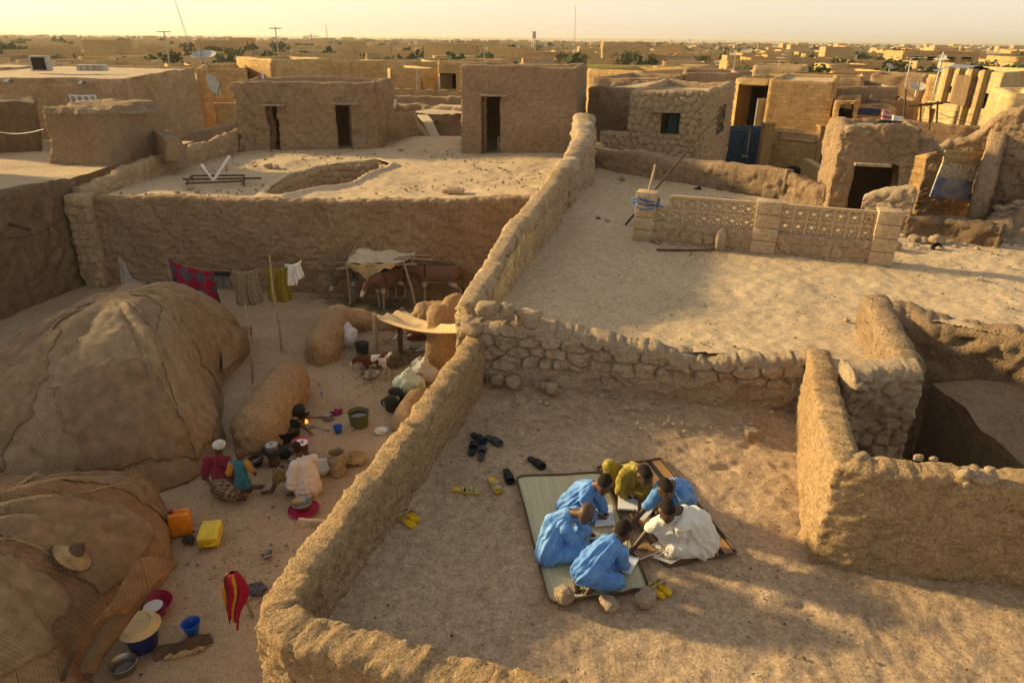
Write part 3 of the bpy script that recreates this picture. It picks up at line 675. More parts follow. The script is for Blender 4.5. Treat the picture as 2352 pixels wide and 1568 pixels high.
# ------------------------------------------------------------------ house with the donkey wall and the wide flat roof
H = thing("mud_house", "wide mud house whose flat sandy roof fills the left middle, donkeys below its wall", "house", (-6.5, 19, 0))
fw = [(-12.6, 19.75), (-9.5, 19.55), (-6.9, 19.2), (-3.5, 19.0), (0.75, 18.72)]
mud_wall("front_wall", fw, [2.62, 2.68, 2.72, 2.78, 2.95], -0.05, .4, M['mudrough'], cell=.045, amp=.025, freq=2.2, style='brick', bw=.34, bh=.17, bd=.022, bat=.015, rtop=.4, hf=.024, seed=20, wob=.04, parent=H)
def rz_(x, y): return 2.52+0.024*(x+12)
HOLE = [(-8.05, 20.9), (-7.0, 22.4), (-6.5, 24.2), (-7.7, 26.4), (-5.55, 26.6), (-5.0, 26.2), (-5.35, 22.9), (-6.0, 20.95), (-7.2, 20.55)]
h1 = [G(u, v+4, 2.72) for u, v in [(606, 440), (628, 420), (664, 402), (702, 388), (735, 374), (800, 369), (866, 366), (896, 374), (850, 397), (806, 418), (740, 428), (700, 434), (650, 446)]]
HOLE = [(p.x, p.y) for p in h1]
def roofb(x, y):
    P = np.stack([x, y, 0*x], 1)
    d = np.full(len(x), 9.0)
    for i in range(len(HOLE)):
        a = np.array(HOLE[i]); b = np.array(HOLE[(i+1) % len(HOLE)]); ab = b-a
        t = np.clip(((x-a[0])*ab[0]+(y-a[1])*ab[1])/(ab @ ab), 0, 1)
        d = np.minimum(d, np.hypot(x-a[0]-t*ab[0], y-a[1]-t*ab[1]))
    lip = 0.11*np.exp(-(d-.10)**2/.018)
    return lip+.05*fbm(P, .7, 4, 33)+.012*fbm(P, 4, 3, 34)+.25*smooth(28.0, 30, y)*smooth(-5.6, -4, x)
floor_sheet("roof", ax((-12.6, 2.2, .06)), ax((18.9, 31.5, .06)), rz_, M['sand'], .02, .8, holes=[HOLE], seed=7, bumps=roofb, parent=H,
            inside=[(-12.55, 19.75), (-9.5, 19.5), (-6.9, 19.15), (-3.5, 18.95), (0.75, 18.7), (1.4, 18.9), (2.1, 21.5), (2.0, 28), (-2, 31), (-11.6, 31)])
hp = HOLE[::-1]; mud_wall("lightwell", hp+[hp[0]], 2.66, 0.9, .1, M['brickmud'], cell=.04, amp=.02, style='brick', bw=.34, bh=.22, bd=.06, seed=22, wob=0, parent=H)
mud_wall("side_parapet", [(-12.55, 19.7), (-12.35, 22.5), (-11.95, 26), (-11.45, 29.2)], [2.9, 3.05, 3.22, 3.4], -0.1, [.42, .34, .32, .32], M['brickmud'], cell=.05, amp=.05, freq=2.2, style='rubble', bw=.4, bh=.17, bd=.03, rtop=.8, seed=23, wob=.12, parent=H)
q = mud_wall("corner_pillar", [(-12.75, 19.55), (-12.1, 19.5)], [2.75, 2.7], -.05, .5, M['brickmud'], cell=.035, amp=.03, style='brick', bw=.3, bh=.24, bd=.07, hf=.01, seed=24, wob=.05, parent=H)

def rect(a, b, depth, skew=0.0):   # CCW footprint from a front edge a->b (left to right) going back by depth
    d = Vector((b[0]-a[0], b[1]-a[1])); n = Vector((-d.y, d.x)).normalized()*depth; sk = d.normalized()*skew
    return [(a[0], a[1]), (b[0], b[1]), (b[0]+n.x+sk.x, b[1]+n.y+sk.y), (a[0]+n.x+sk.x, a[1]+n.y+sk.y)]
def slab(b, a, c, dz, dep, over=.0): pass
def lintel(u0, u1, v, y, parent, th=.07, mat=None):
    a, c = Y(u0, v, y), Y(u1, v, y); b = MB(); b.box(((a.x+c.x)/2, y-.02, (a.z+c.z)/2), (c.x-a.x, .34, th), rz=atan2(0, 1), bev=.015)
    return b.build("lintel", mat or M['wood'], parent)
# left building on the roof: two doorways
yL = 28.9; a, c = Y(533, 345, yL), Y(866, 350, yL+.3)
H2 = thing("mud_house", "mud-plastered rooftop house with two dark doorways on the wide sandy roof", "house", (-8.4, 29, 2.5))
p0 = Vector((-11.25, 28.85)); p1 = Vector((-5.6, 29.15))
def sx(u, v, y): return Y(u, v, y).x-p0.x
shell("wall", rect(p0, p1, 3.6, .3), 2.2, 5.25, M['mudrough'], [(0, sx(618, 300, 28.9), sx(641, 300, 28.9), 2.62, 4.33), (0, sx(774, 300, 29), sx(807, 300, 29), 2.5, 4.36)],
      cell=.055, amp=.022, freq=1.8, style='brick', bw=.36, bh=.17, bd=.028, par_h=.3, parent=H2, seed=31, wob=.05, rnd=.06, roofmat=M['sand'])
lintel(600, 655, 241, 28.8, H2); lintel(762, 826, 238, 28.9, H2)
# block-shaped house
H3 = thing("mud_house", "tall block-shaped mud house with one dark doorway standing on the roof in the centre", "house", (0, 28, 2.5))
p0 = Vector((-2.02, 27.5)); p1 = Vector((2.3, 27.0))
shell("wall", [(-2.02, 27.5), (2.3, 27.0), (3.0, 30.6), (-1.6, 31.0)], 2.2, 5.98, M['mudrough'], [(0, Y(1108, 300, 27.4).x-p0.x, Y(1150, 300, 27.4).x-p0.x, 2.45, 4.9)],
      cell=.05, amp=.022, freq=1.6, style='brick', bw=.34, bh=.15, bd=.03, par_h=.25, parent=H3, seed=32, wob=.05, rnd=.08, roofmat=M['sand'], bat=.012)
lintel(1102, 1165, 219, 27.2, H3)
b = MB(); a = Y(1144, 358, 27.6); b.tube([a, a+Vector((.02, -.1, .75))], .03); tag(b.build("stick", M['wood']), "short stick propped in the block house doorway", "stick")
# ------------------------------------------------------------------ neighbouring houses and walls
def onplane(a, b, u, v):
    """photo point on the vertical plane through plan points a, b -> (s along a->b, z)"""
    d = ray(u, v); e = Vector((b[0]-a[0], b[1]-a[1])); L = e.length; e /= L
    det = d.x*(-e.y)+e.x*d.y; t = (a[0]*(-e.y)+e.x*a[1])/det
    return (Vector((d.x*t-a[0], d.y*t-a[1])).dot(e), CZ+d.z*t)
def house(label, a, b, depth, z1, mat, ops=(), z0=0.0, skew=0.0, name="mud_house", cat="house", group=None, cell=.16, par_h=.35, style='mud', side_ops=(), roofmat=None, seed=0,
          amp=.03, wob=.04, leaf=None, pane=None, poly=None, bw=.36, bh=.18, bd=.015, freq=1.3, rnd=.05, depth_o=.35, bat=0.0, par_t=.28):
    """a,b front corners in plan; ops = photo rectangles (ua, ub, va, vb, kind) in the front face"""
    p = poly or rect(a, b, depth, skew); c = Vector((sum(q[0] for q in p)/len(p), sum(q[1] for q in p)/len(p), z0))
    H = thing(name, label, cat, c, group); O = []
    for (ua, ub, va, vb, *k) in ops:
        s0, z_1 = onplane(a, b, ua, va); s1, z_0 = onplane(a, b, ub, vb)
        O.append((0, s0, s1, max(z_0, z0+.02), min(z_1, z1-.15))); kd = k[0] if k else None
        if kd:
            e = Vector((b[0]-a[0], b[1]-a[1])).normalized(); n = Vector((-e.y, e.x)); q0 = Vector((a[0], a[1]))+e*(s0+.0)+n*.2; q1 = Vector((a[0], a[1]))+e*s1+n*.2
            m = MB(); cc = (q0+q1)/2; m.box((cc.x, cc.y, (z_0+z_1)/2), ((s1-s0), .04, z_1-z_0), rz=atan2(e.y, e.x))
            m.build(kd, M[k[1]], H)
    O += list(side_ops)
    shell("wall", p, z0, z1, mat, O, cell, amp, freq, par_h, par_t, parent=H, seed=seed, wob=wob, style=style, bw=bw, bh=bh, bd=bd, roofmat=roofmat or M['sand'], rnd=rnd, depth=depth_o, bat=bat)
    return H
def xy(u, v, y): p = Y(u, v, y); return (p.x, p.y)
def gxy(u, v, z): p = G(u, v, z); return (p.x, p.y)
def loft(name, base, top, mat, parent=None, cell=.15, amp=.06, freq=1.2, seed=0, wob=.1, cap=True, bulge=0.0):
    n = len(base); B = []; Tt = []
    for i in range(n):
        a, b, c, d = map(Vector, (base[i], base[(i+1) % n], top[i], top[(i+1) % n])); k = max(2, int((b-a).length/cell))
        for t in np.linspace(0, 1, k+1)[:-1]: B.append(a.lerp(b, t)); Tt.append(c.lerp(d, t))
    B = np.array(B); Tt = np.array(Tt); nz = max(3, int(np.mean(Tt[:, 2]-B[:, 2])/cell)); R = []
    c0 = Tt.mean(0)
    Tt[:, 2] += wob*fbm(Tt, 1.0, 3, seed+5)
    for t in np.linspace(0, 1, nz+1): R.append(B+(Tt-B)*t+(B-B.mean(0))*[1, 1, 0]*bulge*sin(pi*t))
    if cap:
        for s in (.97, .88, .7, .5, .25): q = c0+(Tt-c0)*s; q[:, 2] = Tt[:, 2]*s+c0[2]*(1-s)+.05; R.append(q)
    V = np.concatenate(R); m = len(B); nr = len(R)
    V = V+vec3n(V, freq, 5, seed)*amp
    Q = []
    for r in range(nr-1):
        a = np.arange(m)+r*m; b = np.roll(a, -1); Q.append(np.stack([a, b, b+m, a+m], 1))
    ex = [list(range((nr-1)*m, nr*m))]
    per = np.concatenate([[0], np.cumsum(np.linalg.norm(np.diff(B, axis=0), axis=1))])
    uv = np.stack([np.tile(per, nr), V[:, 2]], 1)
    return mesh_fast(name, V, np.concatenate(Q), mat, parent, extra=ex, uv=uv, col=np.full((len(V), 3), .5))

M['offwhite'] = plain('dusty_white', (.45, .41, .34), .7, .2, var=.2)
# --- left: dark neighbour house, worn tower on its roof, long ochre house behind
N1 = thing("mud_house", "shadowed house at the left edge whose tall dark wall bounds the tent courtyard", "house", (-16, 17, 0))
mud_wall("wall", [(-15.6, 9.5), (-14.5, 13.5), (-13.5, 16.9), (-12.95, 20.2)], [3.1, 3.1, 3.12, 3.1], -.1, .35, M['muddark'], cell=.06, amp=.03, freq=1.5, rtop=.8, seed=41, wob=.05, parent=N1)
floor_sheet("roof", ax((-40, -18, .8), (-18, -12.6, .12)), ax((5, 28, .12)), 3.04, M['sand'], .05, .6, parent=N1, inside=[(-40, 5), (-16.5, 5), (-15.6, 9.5), (-14.4, 13.5), (-13.4, 16.9), (-12.85, 20.2), (-12.7, 28), (-40, 28)])
for i, (u, v) in enumerate([(150, 470), (18, 515)]):
    d = ray(u, v); p = Vector((-13.45, 0, 0)); s, z = onplane((-13.5, 16.9), (-12.95, 20.2), u, v) if i == 0 else onplane((-14.5, 13.5), (-13.5, 16.9), u, v)
    a_, b_ = ((-13.5, 16.9), (-12.95, 20.2)) if i == 0 else ((-14.5, 13.5), (-13.5, 16.9))
    e = Vector((b_[0]-a_[0], b_[1]-a_[1])).normalized(); q = Vector(a_)+e*s; n = Vector((e.y, -e.x)); b = MB()
    for dz in (0, .05): b.tube([(q.x-n.x*.1, q.y-n.y*.1, z+dz), (q.x+n.x*.85, q.y+n.y*.85-.1, z-.08+dz)], .025, 6)
    b.build("rain_spout", M['wooddark'], N1)
shell("unseen_shade_storey", [(-25, 9), (-17.2, 8.5), (-17.2, 21.5), (-25, 22)], 2.9, 5.5, M['mudrough'], (), .4, .05, parent=N1, seed=47, roofname="unseen_storey_roof")  # unseen storey, added out of view so its shadow covers the courtyard
t_ = thing("mud_tower", "worn slab-topped mud tower rising from the left neighbour's roof", "tower", (-14, 22, 3))
bz = 3.0
base = [Vector((-15.0, 22.5, bz)), Vector((-12.92, 22.1, bz)), Vector((-12.6, 25.8, bz)), Vector((-14.9, 26.2, bz))]; cb = sum(base, Vector())/4
top = [cb+(q-cb)*.92 for q in base]; zt = Y(262, 266, base[1].y).z
for q in top: q.z = zt+.05
loft("tower_body", base, top, M['mudrough'], t_, cell=.09, amp=.05, freq=2.4, seed=43, wob=.05, bulge=-.03)
bb = [Y(380, 380, 23.3), Y(432, 380, 24.0), Y(432, 350, 26), Y(350, 350, 26)]; tt = [Y(375, 322, 23.3), Y(415, 332, 24.0), Y(405, 330, 26), Y(345, 320, 26)]
for q in bb: q.z = bz
for q in tt: q.z = tt[0].z
loft("buttress", bb, tt, M['mudrough'], t_, cell=.15, amp=.08, seed=44)
tq = [Vector((q.x, q.y, zt-.02)) for q in top]; cq = sum(tq, Vector())/4
loft("roof_slab", [cq+(q-cq)*1.03 for q in tq], [cq+(q-cq)*.98+Vector((0, 0, .14)) for q in tq], M['mudrough'], t_, cell=.07, amp=.05, freq=3.0, seed=48, wob=.06)
b = MB()
for i in range(6):
    a = Vector((-13.0+.05*i, 23.2+.35*i, zt+.02)); b.tube([a, a+Vector((.55, .25, -.10-.02*i))], .035, 6)
b.build("roof_stick", M['wood'], t_)
t_ = thing("mud_tower", "squat shadowed mud tower at the left edge, behind the worn slab-topped tower", "tower", (-19, 25, 3))
base = [Y(-120, 400, 24), Y(105, 390, 25), Y(100, 350, 28), Y(-120, 340, 28)]; top = [Y(-110, 232, 24.2), Y(84, 238, 25.2), Y(78, 225, 28), Y(-110, 225, 28)]
for q in base: q.z = bz
zt = top[1].z
for q in top: q.z = zt
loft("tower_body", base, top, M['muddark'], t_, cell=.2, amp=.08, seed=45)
b = MB(); a, c = Y(-20, 300, 23.6), Y(100, 297, 22.6); b.tube([a.lerp(c, t)-Vector((0, 0, .12*sin(pi*t))) for t in np.linspace(0, 1, 9)], .012, 5)
tag(b.build("rope", M['white']), "pale rope strung between the two worn mud towers at the left", "rope")
zb = 5.2
P0, P1, P2 = gxy(-260, 176, zb), gxy(283, 180, zb), gxy(449, 155, zb)
P3 = (P2[0]-22, P2[1]+6); P4 = (P0[0]-2, P0[1]+16)
H4 = house("long ochre house at the left with two drainpipes and white cooling units on its roof", None, None, 0, zb, M['ochre'], poly=[P0, P1, P2, P3, P4], name="town_house", cell=.3, par_h=.12, par_t=.25, seed=46, amp=.015, roofmat=M['sand'])
b = MB()
for (u, v) in [(18, 183), (186, 187)]:
    s, z = onplane(P0, P1, u, v); e = Vector((P1[0]-P0[0], P1[1]-P0[1])).normalized(); q = Vector(P0)+e*s; b = MB(); b.tube([(q.x, q.y+.2, z), (q.x+.35, q.y-.75, z-.1)], .07, 8)
    b.build("drainpipe", M['metal'], H4)
for (u, v, ww, hh) in [(195, 235, 1.1, .6), (37, 236, 1.2, .35)]:
    s, z = onplane(P0, P1, u, v); e = Vector((P1[0]-P0[0], P1[1]-P0[1])).normalized(); q = Vector(P0)+e*s; b = MB(); n = Vector((e.y, -e.x))*.04
    b.box((q.x+n.x, q.y+n.y, z), (ww, .1, hh), rz=atan2(e.y, e.x)); w_ = b.build("window", M['white'], H4)
    b = MB()
    for k in range(4): r = q+e*(-ww/2+.15+k*(ww-.3)/3); b.box((r.x+n.x*2.2, r.y+n.y*2.2, z), (.16, .04, hh*.8), rz=atan2(e.y, e.x))
    b.build("louvre", M['metal'], w_)
p = G(98, 164, zb); t_ = thing("cooling_unit", "white box cooling unit with a dark grille on the left house roof", "cooling unit", p)
b = MB(); b.box((p.x, p.y, p.z+.36), (.82, .5, .7), rz=.25, bev=.03); b.build("case", M['offwhite'], t_)
b = MB(); b.box((p.x+.06, p.y-.25, p.z+.36), (.58, .06, .56), rz=.25); b.build("grille", M['black'], t_)
p = G(215, 166, zb); t_ = thing("cooling_unit", "long white cooling unit lying flat on the left house roof", "cooling unit", p)
b = MB(); b.box((p.x, p.y, p.z+.2), (1.3, .5, .28), rz=.08, bev=.04); b.build("case", M['offwhite'], t_)
for k in range(4):
    b = MB(); b.box((p.x-.45+.3*k, p.y-.3, p.z+.2), (.1, .05, .2), rz=.08); b.build("vent_slot", M['metal'], t_)

# --- houses behind the left middle
def FH(label, u0, v0, y0, u1, y1, depth, mat, ops=(), **k):
    a, b = xy(u0, v0, y0), xy(u1, v0, y1); z = Y(u0, v0, y0).z
    return house(label, a, b, depth, z, mat, ops, **k)
FH("ochre annexe with a small arched window beside the long left house", 449, 158, 46, 566, 47, 8, M['orange'], [(533, 552, 196, 226)], cell=.3, seed=47, name="town_house", amp=.01)
FH("plain ochre house corner with a red shutter behind the two-door rooftop house", 566, 140, 50, 622, 47.5, 9, M['orange'], (), cell=.3, seed=48, name="town_house", amp=.01)
FH("long ochre block standing right of the red-shuttered house corner", 624, 137, 47.6, 762, 50, 8, M['plaster'], (), cell=.3, seed=49, name="town_house", amp=.01)
b = MB(); a = Y(592, 190, 44); b.box(a, (1.15, .8, .6), ry=-.3, rz=.3); tag(b.build("roof_hatch", plain("rust_red", (.22, .06, .035), .7, .2)), "rust-red slanted metal hatch behind the two-door house", "hatch")
b = MB(); a = Y(605, 192, 43); b.tube([a, Y(603, 168, 43)], .08, 6); tag(b.build("pipe", M['white']), "short white upright pipe beside the rust-red hatch", "pipe")
W = mud_wall("mud_wall", [xy(352, 330, 31), xy(452, 302, 34), xy(540, 280, 36)], [Y(352, 330, 31).z, Y(452, 300, 34).z, Y(540, 282, 36).z], 1.0, .4, M['mudrough'], cell=.12, amp=.05, seed=50, style='brick', wob=.1)
wall_thing(W, "brown mud wall running between the left tower and the two-door rooftop house")
W = mud_wall("compound_wall", [xy(492, 240, 44), xy(565, 230, 44.5)], Y(492, 240, 44).z+.1, 0, .3, M['plaster'], cell=.2, seed=51, wob=.02, amp=.01); wall_thing(W, "ochre compound wall with a pale coping beside the arched annexe")
W = mud_wall("mud_wall", [xy(872, 255, 31), xy(948, 252, 31.5), xy(975, 300, 31.3), xy(1000, 330, 31)], [Y(872, 257, 31).z, Y(945, 254, 31.5).z, Y(975, 296, 31.3).z, Y(1000, 335, 31).z], 1.0, .5, M['mudrough'], cell=.08, amp=.07, freq=1.5, style='brick', seed=52, wob=.12)
wall_thing(W, "broken brown mud wall stepping down between the two rooftop houses")
FH("low flat mud roof behind the broken wall, between the two rooftop houses", 940, 262, 33.5, 1075, 33, 5.5, M['mudrough'], (), cell=.15, seed=53, par_h=.0, amp=.07, wob=.1)
W = mud_wall("mud_wall", [xy(860, 222, 41), xy(1070, 226, 39.5)], [Y(860, 216, 41).z, Y(1070, 222, 39.5).z], 0, .4, M['mudrough'], cell=.12, amp=.05, style='rubble', bw=.4, bh=.25, bd=.05, seed=54, wob=.08); wall_thing(W, "long rough wall in front of the balustraded terrace")
W = mud_wall("mud_wall", [xy(865, 240, 37), xy(965, 238, 36.5), xy(1000, 246, 36), xy(1065, 246, 35.5)], [Y(865, 236, 37).z, Y(965, 236, 36.5).z, Y(1000, 246, 36).z, Y(1065, 244, 35.5).z], 0, .45, M['mudrough'], cell=.12, amp=.06, style='rubble', bw=.4, bh=.25, bd=.05, seed=55, wob=.1); wall_thing(W, "lower rough wall with a towel hung over its left end")
FH("ochre house with a shaded porch behind the central balustrade", 1005, 140, 57, 1100, 56, 8, M['orange'], [(1010, 1048, 168, 205)], cell=.3, seed=56, name="town_house", amp=.01, depth_o=1.2)
FH("plain ochre house with a dark corner slit, left of the shaded porch", 897, 158, 58, 1003, 60, 7, M['plaster'], [(968, 971, 180, 206)], cell=.3, seed=57, name="town_house", amp=.01)
FH("long low ochre house with three little arched vents at its left end", 865, 142, 66, 1010, 68, 7, M['plaster'], (), cell=.4, seed=58, name="town_house", amp=.01)

# --- right of the block-shaped house
FH("cracked rough mud house right behind the block-shaped house", 1352, 200, 30.5, 1462, 29.5, 7, M['mudrough'], (), cell=.07, seed=60, amp=.05, freq=1.2, wob=.08, par_h=.12, style='rubble', bw=.4, bh=.2, bd=.03)
a, c = xy(1450, 215, 27.2), xy(1612, 222, 26.3); zb = Y(1450, 206, 27.2).z
bk = xy(1690, 184, 33.0)
H5 = thing("brick_house", "house of coarse mud bricks with one window and a lintel, right of the block house", "house", (7.5, 28, 0))
d_ = Vector((bk[0]-c[0], bk[1]-c[1]))
poly = [a, c, (c[0]+d_.x, c[1]+d_.y), (a[0]+d_.x-.5, a[1]+d_.y+.8)]
s0, z1_ = onplane(a, c, 1521, 255); s1, z0_ = onplane(a, c, 1558, 310)
sd0, zz1 = onplane(c, poly[2], 1649, 245); sd1, zz0 = onplane(c, poly[2], 1659, 300)
shell("wall", poly, 0, zb, M['brickmud'], [(0, s0, s1, z0_, z1_), (1, sd0, sd1, zz0, zz1)], .04, .012, 1.5, .3, .3, parent=H5, seed=61, style='rubble', bw=.28, bh=.25, bd=.055, roofmat=M['sand'], wob=.08, depth=.3)
lintel(1497, 1562, 256, 26.7, H5, .08)
p = onplane(a, c, 1552, 282); b = MB(); b.prism([(x*.9+.1*poly[2][0], y*.9+.1*poly[2][1]) for x, y in poly], Y(1531, 300, 27.2).z-1.3, Y(1531, 300, 27.2).z-1.15); b.build('floor', M['mud'], H5)
e = Vector((c[0]-a[0], c[1]-a[1])).normalized(); q = Vector(a)+e*p[0]; b = MB(); b.box((q.x, q.y+.42, p[1]), (.35, .05, 1.1)); b.build("curtain", plain("teal_cloth", (.03, .07, .07)), H5)
W = mud_wall("brick_wall", [xy(1378, 320, 27.6), xy(1448, 322, 27.3)], Y(1378, 298, 27.6).z, 1.0, .35, M['brickmud'], cell=.05, amp=.012, style='rubble', bw=.26, bh=.23, bd=.05, rtop=.4, seed=62, wob=.04); wall_thing(W, "short wall of coarse mud bricks joined to the windowed brick house")
W = mud_wall("mud_wall", [xy(1338, 300, 26.5), xy(1352, 320, 23.5), xy(1372, 350, 22.0)], [Y(1345, 285, 26.5).z, Y(1352, 300, 24).z, Y(1372, 345, 22).z], 0, .6, M['mudrough'], cell=.08, amp=.1, seed=63, wob=.2); wall_thing(W, "sloping heap of crumbled mud against the block house's right corner")
# blue gate and the compound behind it
yg = 34.0
ga, gb2 = Y(1664, 390, yg), Y(1756, 396, yg)
gt = thing("metal_gate", "tall blue metal double gate in the compound right of the brick house", "gate", (ga.x, yg, 0))
m = plain("gate_blue", (.012, .045, .085), .45, .4, var=.25, sc_=3); zt = Y(1672, 289, yg).z; zb_ = 0.6
for k in range(2):
    b = MB(); w2 = (gb2.x-ga.x)/2; x = ga.x+w2*(k+.5); b.box((x, yg, (zt+zb_)/2), (w2-.02, .06, zt-zb_), bev=.01)
    lf = b.build("leaf", m, gt); b = MB()
    for (dz0, dz1) in ((.12, .46), (.54, .9)):
        z0_, z1_ = zb_+(zt-zb_)*dz0, zb_+(zt-zb_)*dz1
        pts = [(-.3, 0), (-.38, .2), (-.22, .5), (-.38, .8), (-.3, 1), (.3, 1), (.38, .8), (.22, .5), (.38, .2), (.3, 0)]
        b.tube([(x+p[0]*w2*.9, yg-.04, z0_+(z1_-z0_)*p[1]) for p in pts+[pts[0]]], .03, 6)
    b.build("ornament", m, lf)
b = MB(); b.box(((ga.x+gb2.x)/2-.1, yg-.05, (zt+zb_)/2-.1), (.3, .03, .1)); b.build("latch", M['metal'], gt)
pw = thing("compound_wall", "orange block wall with a lattice strip and a stair beside the blue gate", "wall", (gb2.x+2, yg, 0))
a, c = (gb2.x, yg), xy(1890, 300, 32.2); z1_ = Y(1765, 293, yg).z
L = (Vector(c)-Vector(a)).length
s0, l1 = onplane(a, c, 1788, 303); s1, l0 = onplane(a, c, 1881, 330)
shell("wall", rect(a, c, .3), 0, z1_, M['orange'], [(0, s0, s1, l0, l1), (2, L-s1, L-s0, l0, l1)], .15, .008, 1, 0, .2, parent=pw, seed=64, depth=.14, wob=.01, roofname="coping", roofmat=M['plaster'])
b = MB(); e = (Vector(c)-Vector(a)).normalized()
for i in range(8):
    for j in range(2):
        s = s0+(s1-s0)*(i+.5)/8; z = l0+(l1-l0)*(j+.5)/2; q = Vector(a)+e*s; r = (s1-s0)/16*.98
        ang = [k*pi/4 for k in range(9)]
        b.tube([(q.x+e.x*r*cos(t), q.y+e.y*r*cos(t)+.14, z+r*1.0*sin(t)) for t in ang], .035, 5)
        b.tube([(q.x-e.x*r, q.y-e.y*r+.14, z-r), (q.x+e.x*r, q.y+e.y*r+.14, z+r)], .03, 5)
        b.tube([(q.x-e.x*r, q.y-e.y*r+.14, z+r), (q.x+e.x*r, q.y+e.y*r+.14, z-r)], .03, 5)
b.build("lattice", M['cast'], pw)
for (u, v) in [(1765, 287), (1893, 292), (1903, 302)]:
    p = Y(u, v, 32.4); b = MB(); b.box((p.x, p.y, p.z/2), (.45, .45, p.z)); b.box((p.x, p.y, p.z+.04), (.55, .55, .1), bev=.02); b.build("pillar", M['orange'], pw)
b = MB(); p = Y(1885, 415, 28.5)
for k in range(6): q = Y(1905+k*3, 425-k*11, 27.5+k*.8); b.box((q.x+.35, q.y, q.z/2), (1.5, .9, q.z), rz=-.15)
b.build("stair", M['plaster'], pw)
b = MB(); q = Y(1872, 375, 28.6); r = Y(1862, 430, 27.2); b.box((q.x, q.y, q.z/2), (.35, 2.4, q.z), rz=-.12, bev=.02); b.build("stair_wall", M['plaster'], pw)
q = Y(1818, 402, 32.0); b = MB(); b.lathe([(.62, 0), (.6, .1), (.01, .12)], (q.x, q.y, q.z-.2), 20, M=Matrix.Rotation(pi/2, 4, 'X')); b.build("arched_opening", M['black'], pw)
p = Y(1765, 296, 33.6); zk = p.z-1.2
b = MB(); b.prism([(10.2, 34.7), (14.8, 34.3), (21, 33.6), (24, 41), (12, 43)], 0, zk); o = b.build("courtyard_floor", M['sand'], smooth_sh=False); o['kind'] = 'structure'
# houses behind the gate
FH("ochre house with a deep shaded porch and open door behind the blue gate", 1690, 180, 43, 1772, 42, 8, M['plaster'], [(1697, 1762, 194, 300)], cell=.3, seed=65, name="town_house", amp=.01, depth_o=2.2)
b = MB(); p = Y(1728, 265, 44.8); b.box(p, (.9, .1, 2.2)); tag(b.build("door", M['black']), "dark doorway panel inside the shaded porch behind the gate", "door")
b = MB(); p = Y(1745, 262, 41.6); b.box(p, (.65, .06, 1.7), rz=.5); b.box((p.x, p.y-.04, p.z), (.45, .04, 1.3), rz=.5); tag(b.build("metal_door", plain("grey_door", (.25, .24, .22), .5, .4)), "open grey metal door leaf beside the shaded porch", "door")
FH("wide orange brick house with a blank front wall right of the shaded porch", 1768, 183, 40, 1922, 38.6, 9, M['orange'], (), cell=.2, seed=66, name="brick_house", amp=.012, par_h=.2)
FH("brick ruin with a tall empty doorway beside the wide orange brick house", 1918, 232, 38, 1975, 37.5, 5, M['orange'], [(1931, 1948, 240, 318)], cell=.15, seed=67, name="brick_house", amp=.04, wob=.08, depth_o=.5)
FH("long mud house with a small arched opening right of the wide orange brick house", 1912, 198, 47, 2065, 46, 9, M['mudrough'], [(2001, 2020, 233, 248)], cell=.2, seed=68, amp=.04, wob=.06)
FH("mud house with thick rounded corners beside the satellite dish", 2022, 228, 43, 2108, 42.5, 6, M['mudrough'], (), cell=.2, seed=69, amp=.06, wob=.08, rnd=.15)
FH("lower mud house front with blue and red washing hung before it", 1962, 246, 39, 2062, 38.5, 3, M['orange'], (), cell=.2, seed=70, amp=.03, wob=.06)
W = mud_wall("mud_wall", [xy(2060, 285, 30), xy(2250, 295, 28.5)], [Y(2060, 276, 30).z, Y(2250, 290, 28.5).z], 0, .4, M['mudrough'], cell=.1, amp=.04, style='brick', seed=71, wob=.05); wall_thing(W, "long brown mud wall below the ribbed modern building")
# ribbed modern building at the right
a, c = gxy(2164, 158, 6.15), xy(2308, 170, 27.5)
a = xy(2165, 158, 36); c = xy(2306, 172, 31.0); zb = Y(2165, 157, 36).z
Hm = thing("modern_building", "tall pale building with vertical ribs and slit windows at the right edge", "building", (18, 33, 0))
back = xy(2420, 150, 36)
ops = []
for (ua, ub, va, vb) in [(2161, 2167, 198, 215), (2176, 2182, 198, 214), (2245, 2257, 212, 250)]:
    s0, z1_ = onplane(a, c, ua+4, va); s1, z0_ = onplane(a, c, ub+4, vb); ops.append((0, s0, s1, z0_, z1_))
shell("wall", [a, c, back, (a[0]+4, a[1]+6)], 0, zb, M['stonebrick'], ops, .2, .006, 1, .25, .25, parent=Hm, seed=72, wob=.01, depth=.25)
e = Vector((c[0]-a[0], c[1]-a[1])); L = e.length; e /= L; n = Vector((e.y, -e.x))
for u in (2178, 2203, 2233, 2262):
    s, z = onplane(a, c, u, 200); q = Vector(a)+e*s+n*.1; b = MB(); b.box((q.x, q.y, zb/2+.02), (.26, .3, zb+.1), rz=atan2(e.y, e.x)); b.build("rib", M['stonebrick'], Hm)
s0, z1_ = onplane(a, c, 2212, 172); s1, z0_ = onplane(a, c, 2228, 245); q = Vector(a)+e*(s0+s1)/2+n*.02; b = MB(); b.box((q.x, q.y, (z0_+z1_)/2), (s1-s0, .5, z1_-z0_), rz=atan2(e.y, e.x)); b.build("shutter", M['muddark'], Hm)
a2, c2 = xy(2128, 235, 35.5), xy(2200, 240, 33.2); z2 = Y(2128, 232, 35.5).z
shell("annexe", rect(a2, c2, 3), 0, z2, M['stonebrick'], [(0,)+tuple(sorted((onplane(a2, c2, 2139, 250)[0], onplane(a2, c2, 2149, 250)[0])))+(z2-1.3, z2-.3)], .2, .006, 1, .2, .2, parent=Hm, seed=73, wob=.01, roofname="annexe_roof")
FH("pale plastered building corner cut by the right edge", 2322, 215, 24, 2420, 23.5, 4, M['stonebrick'], (), cell=.2, seed=74, name="town_house", amp=.01)
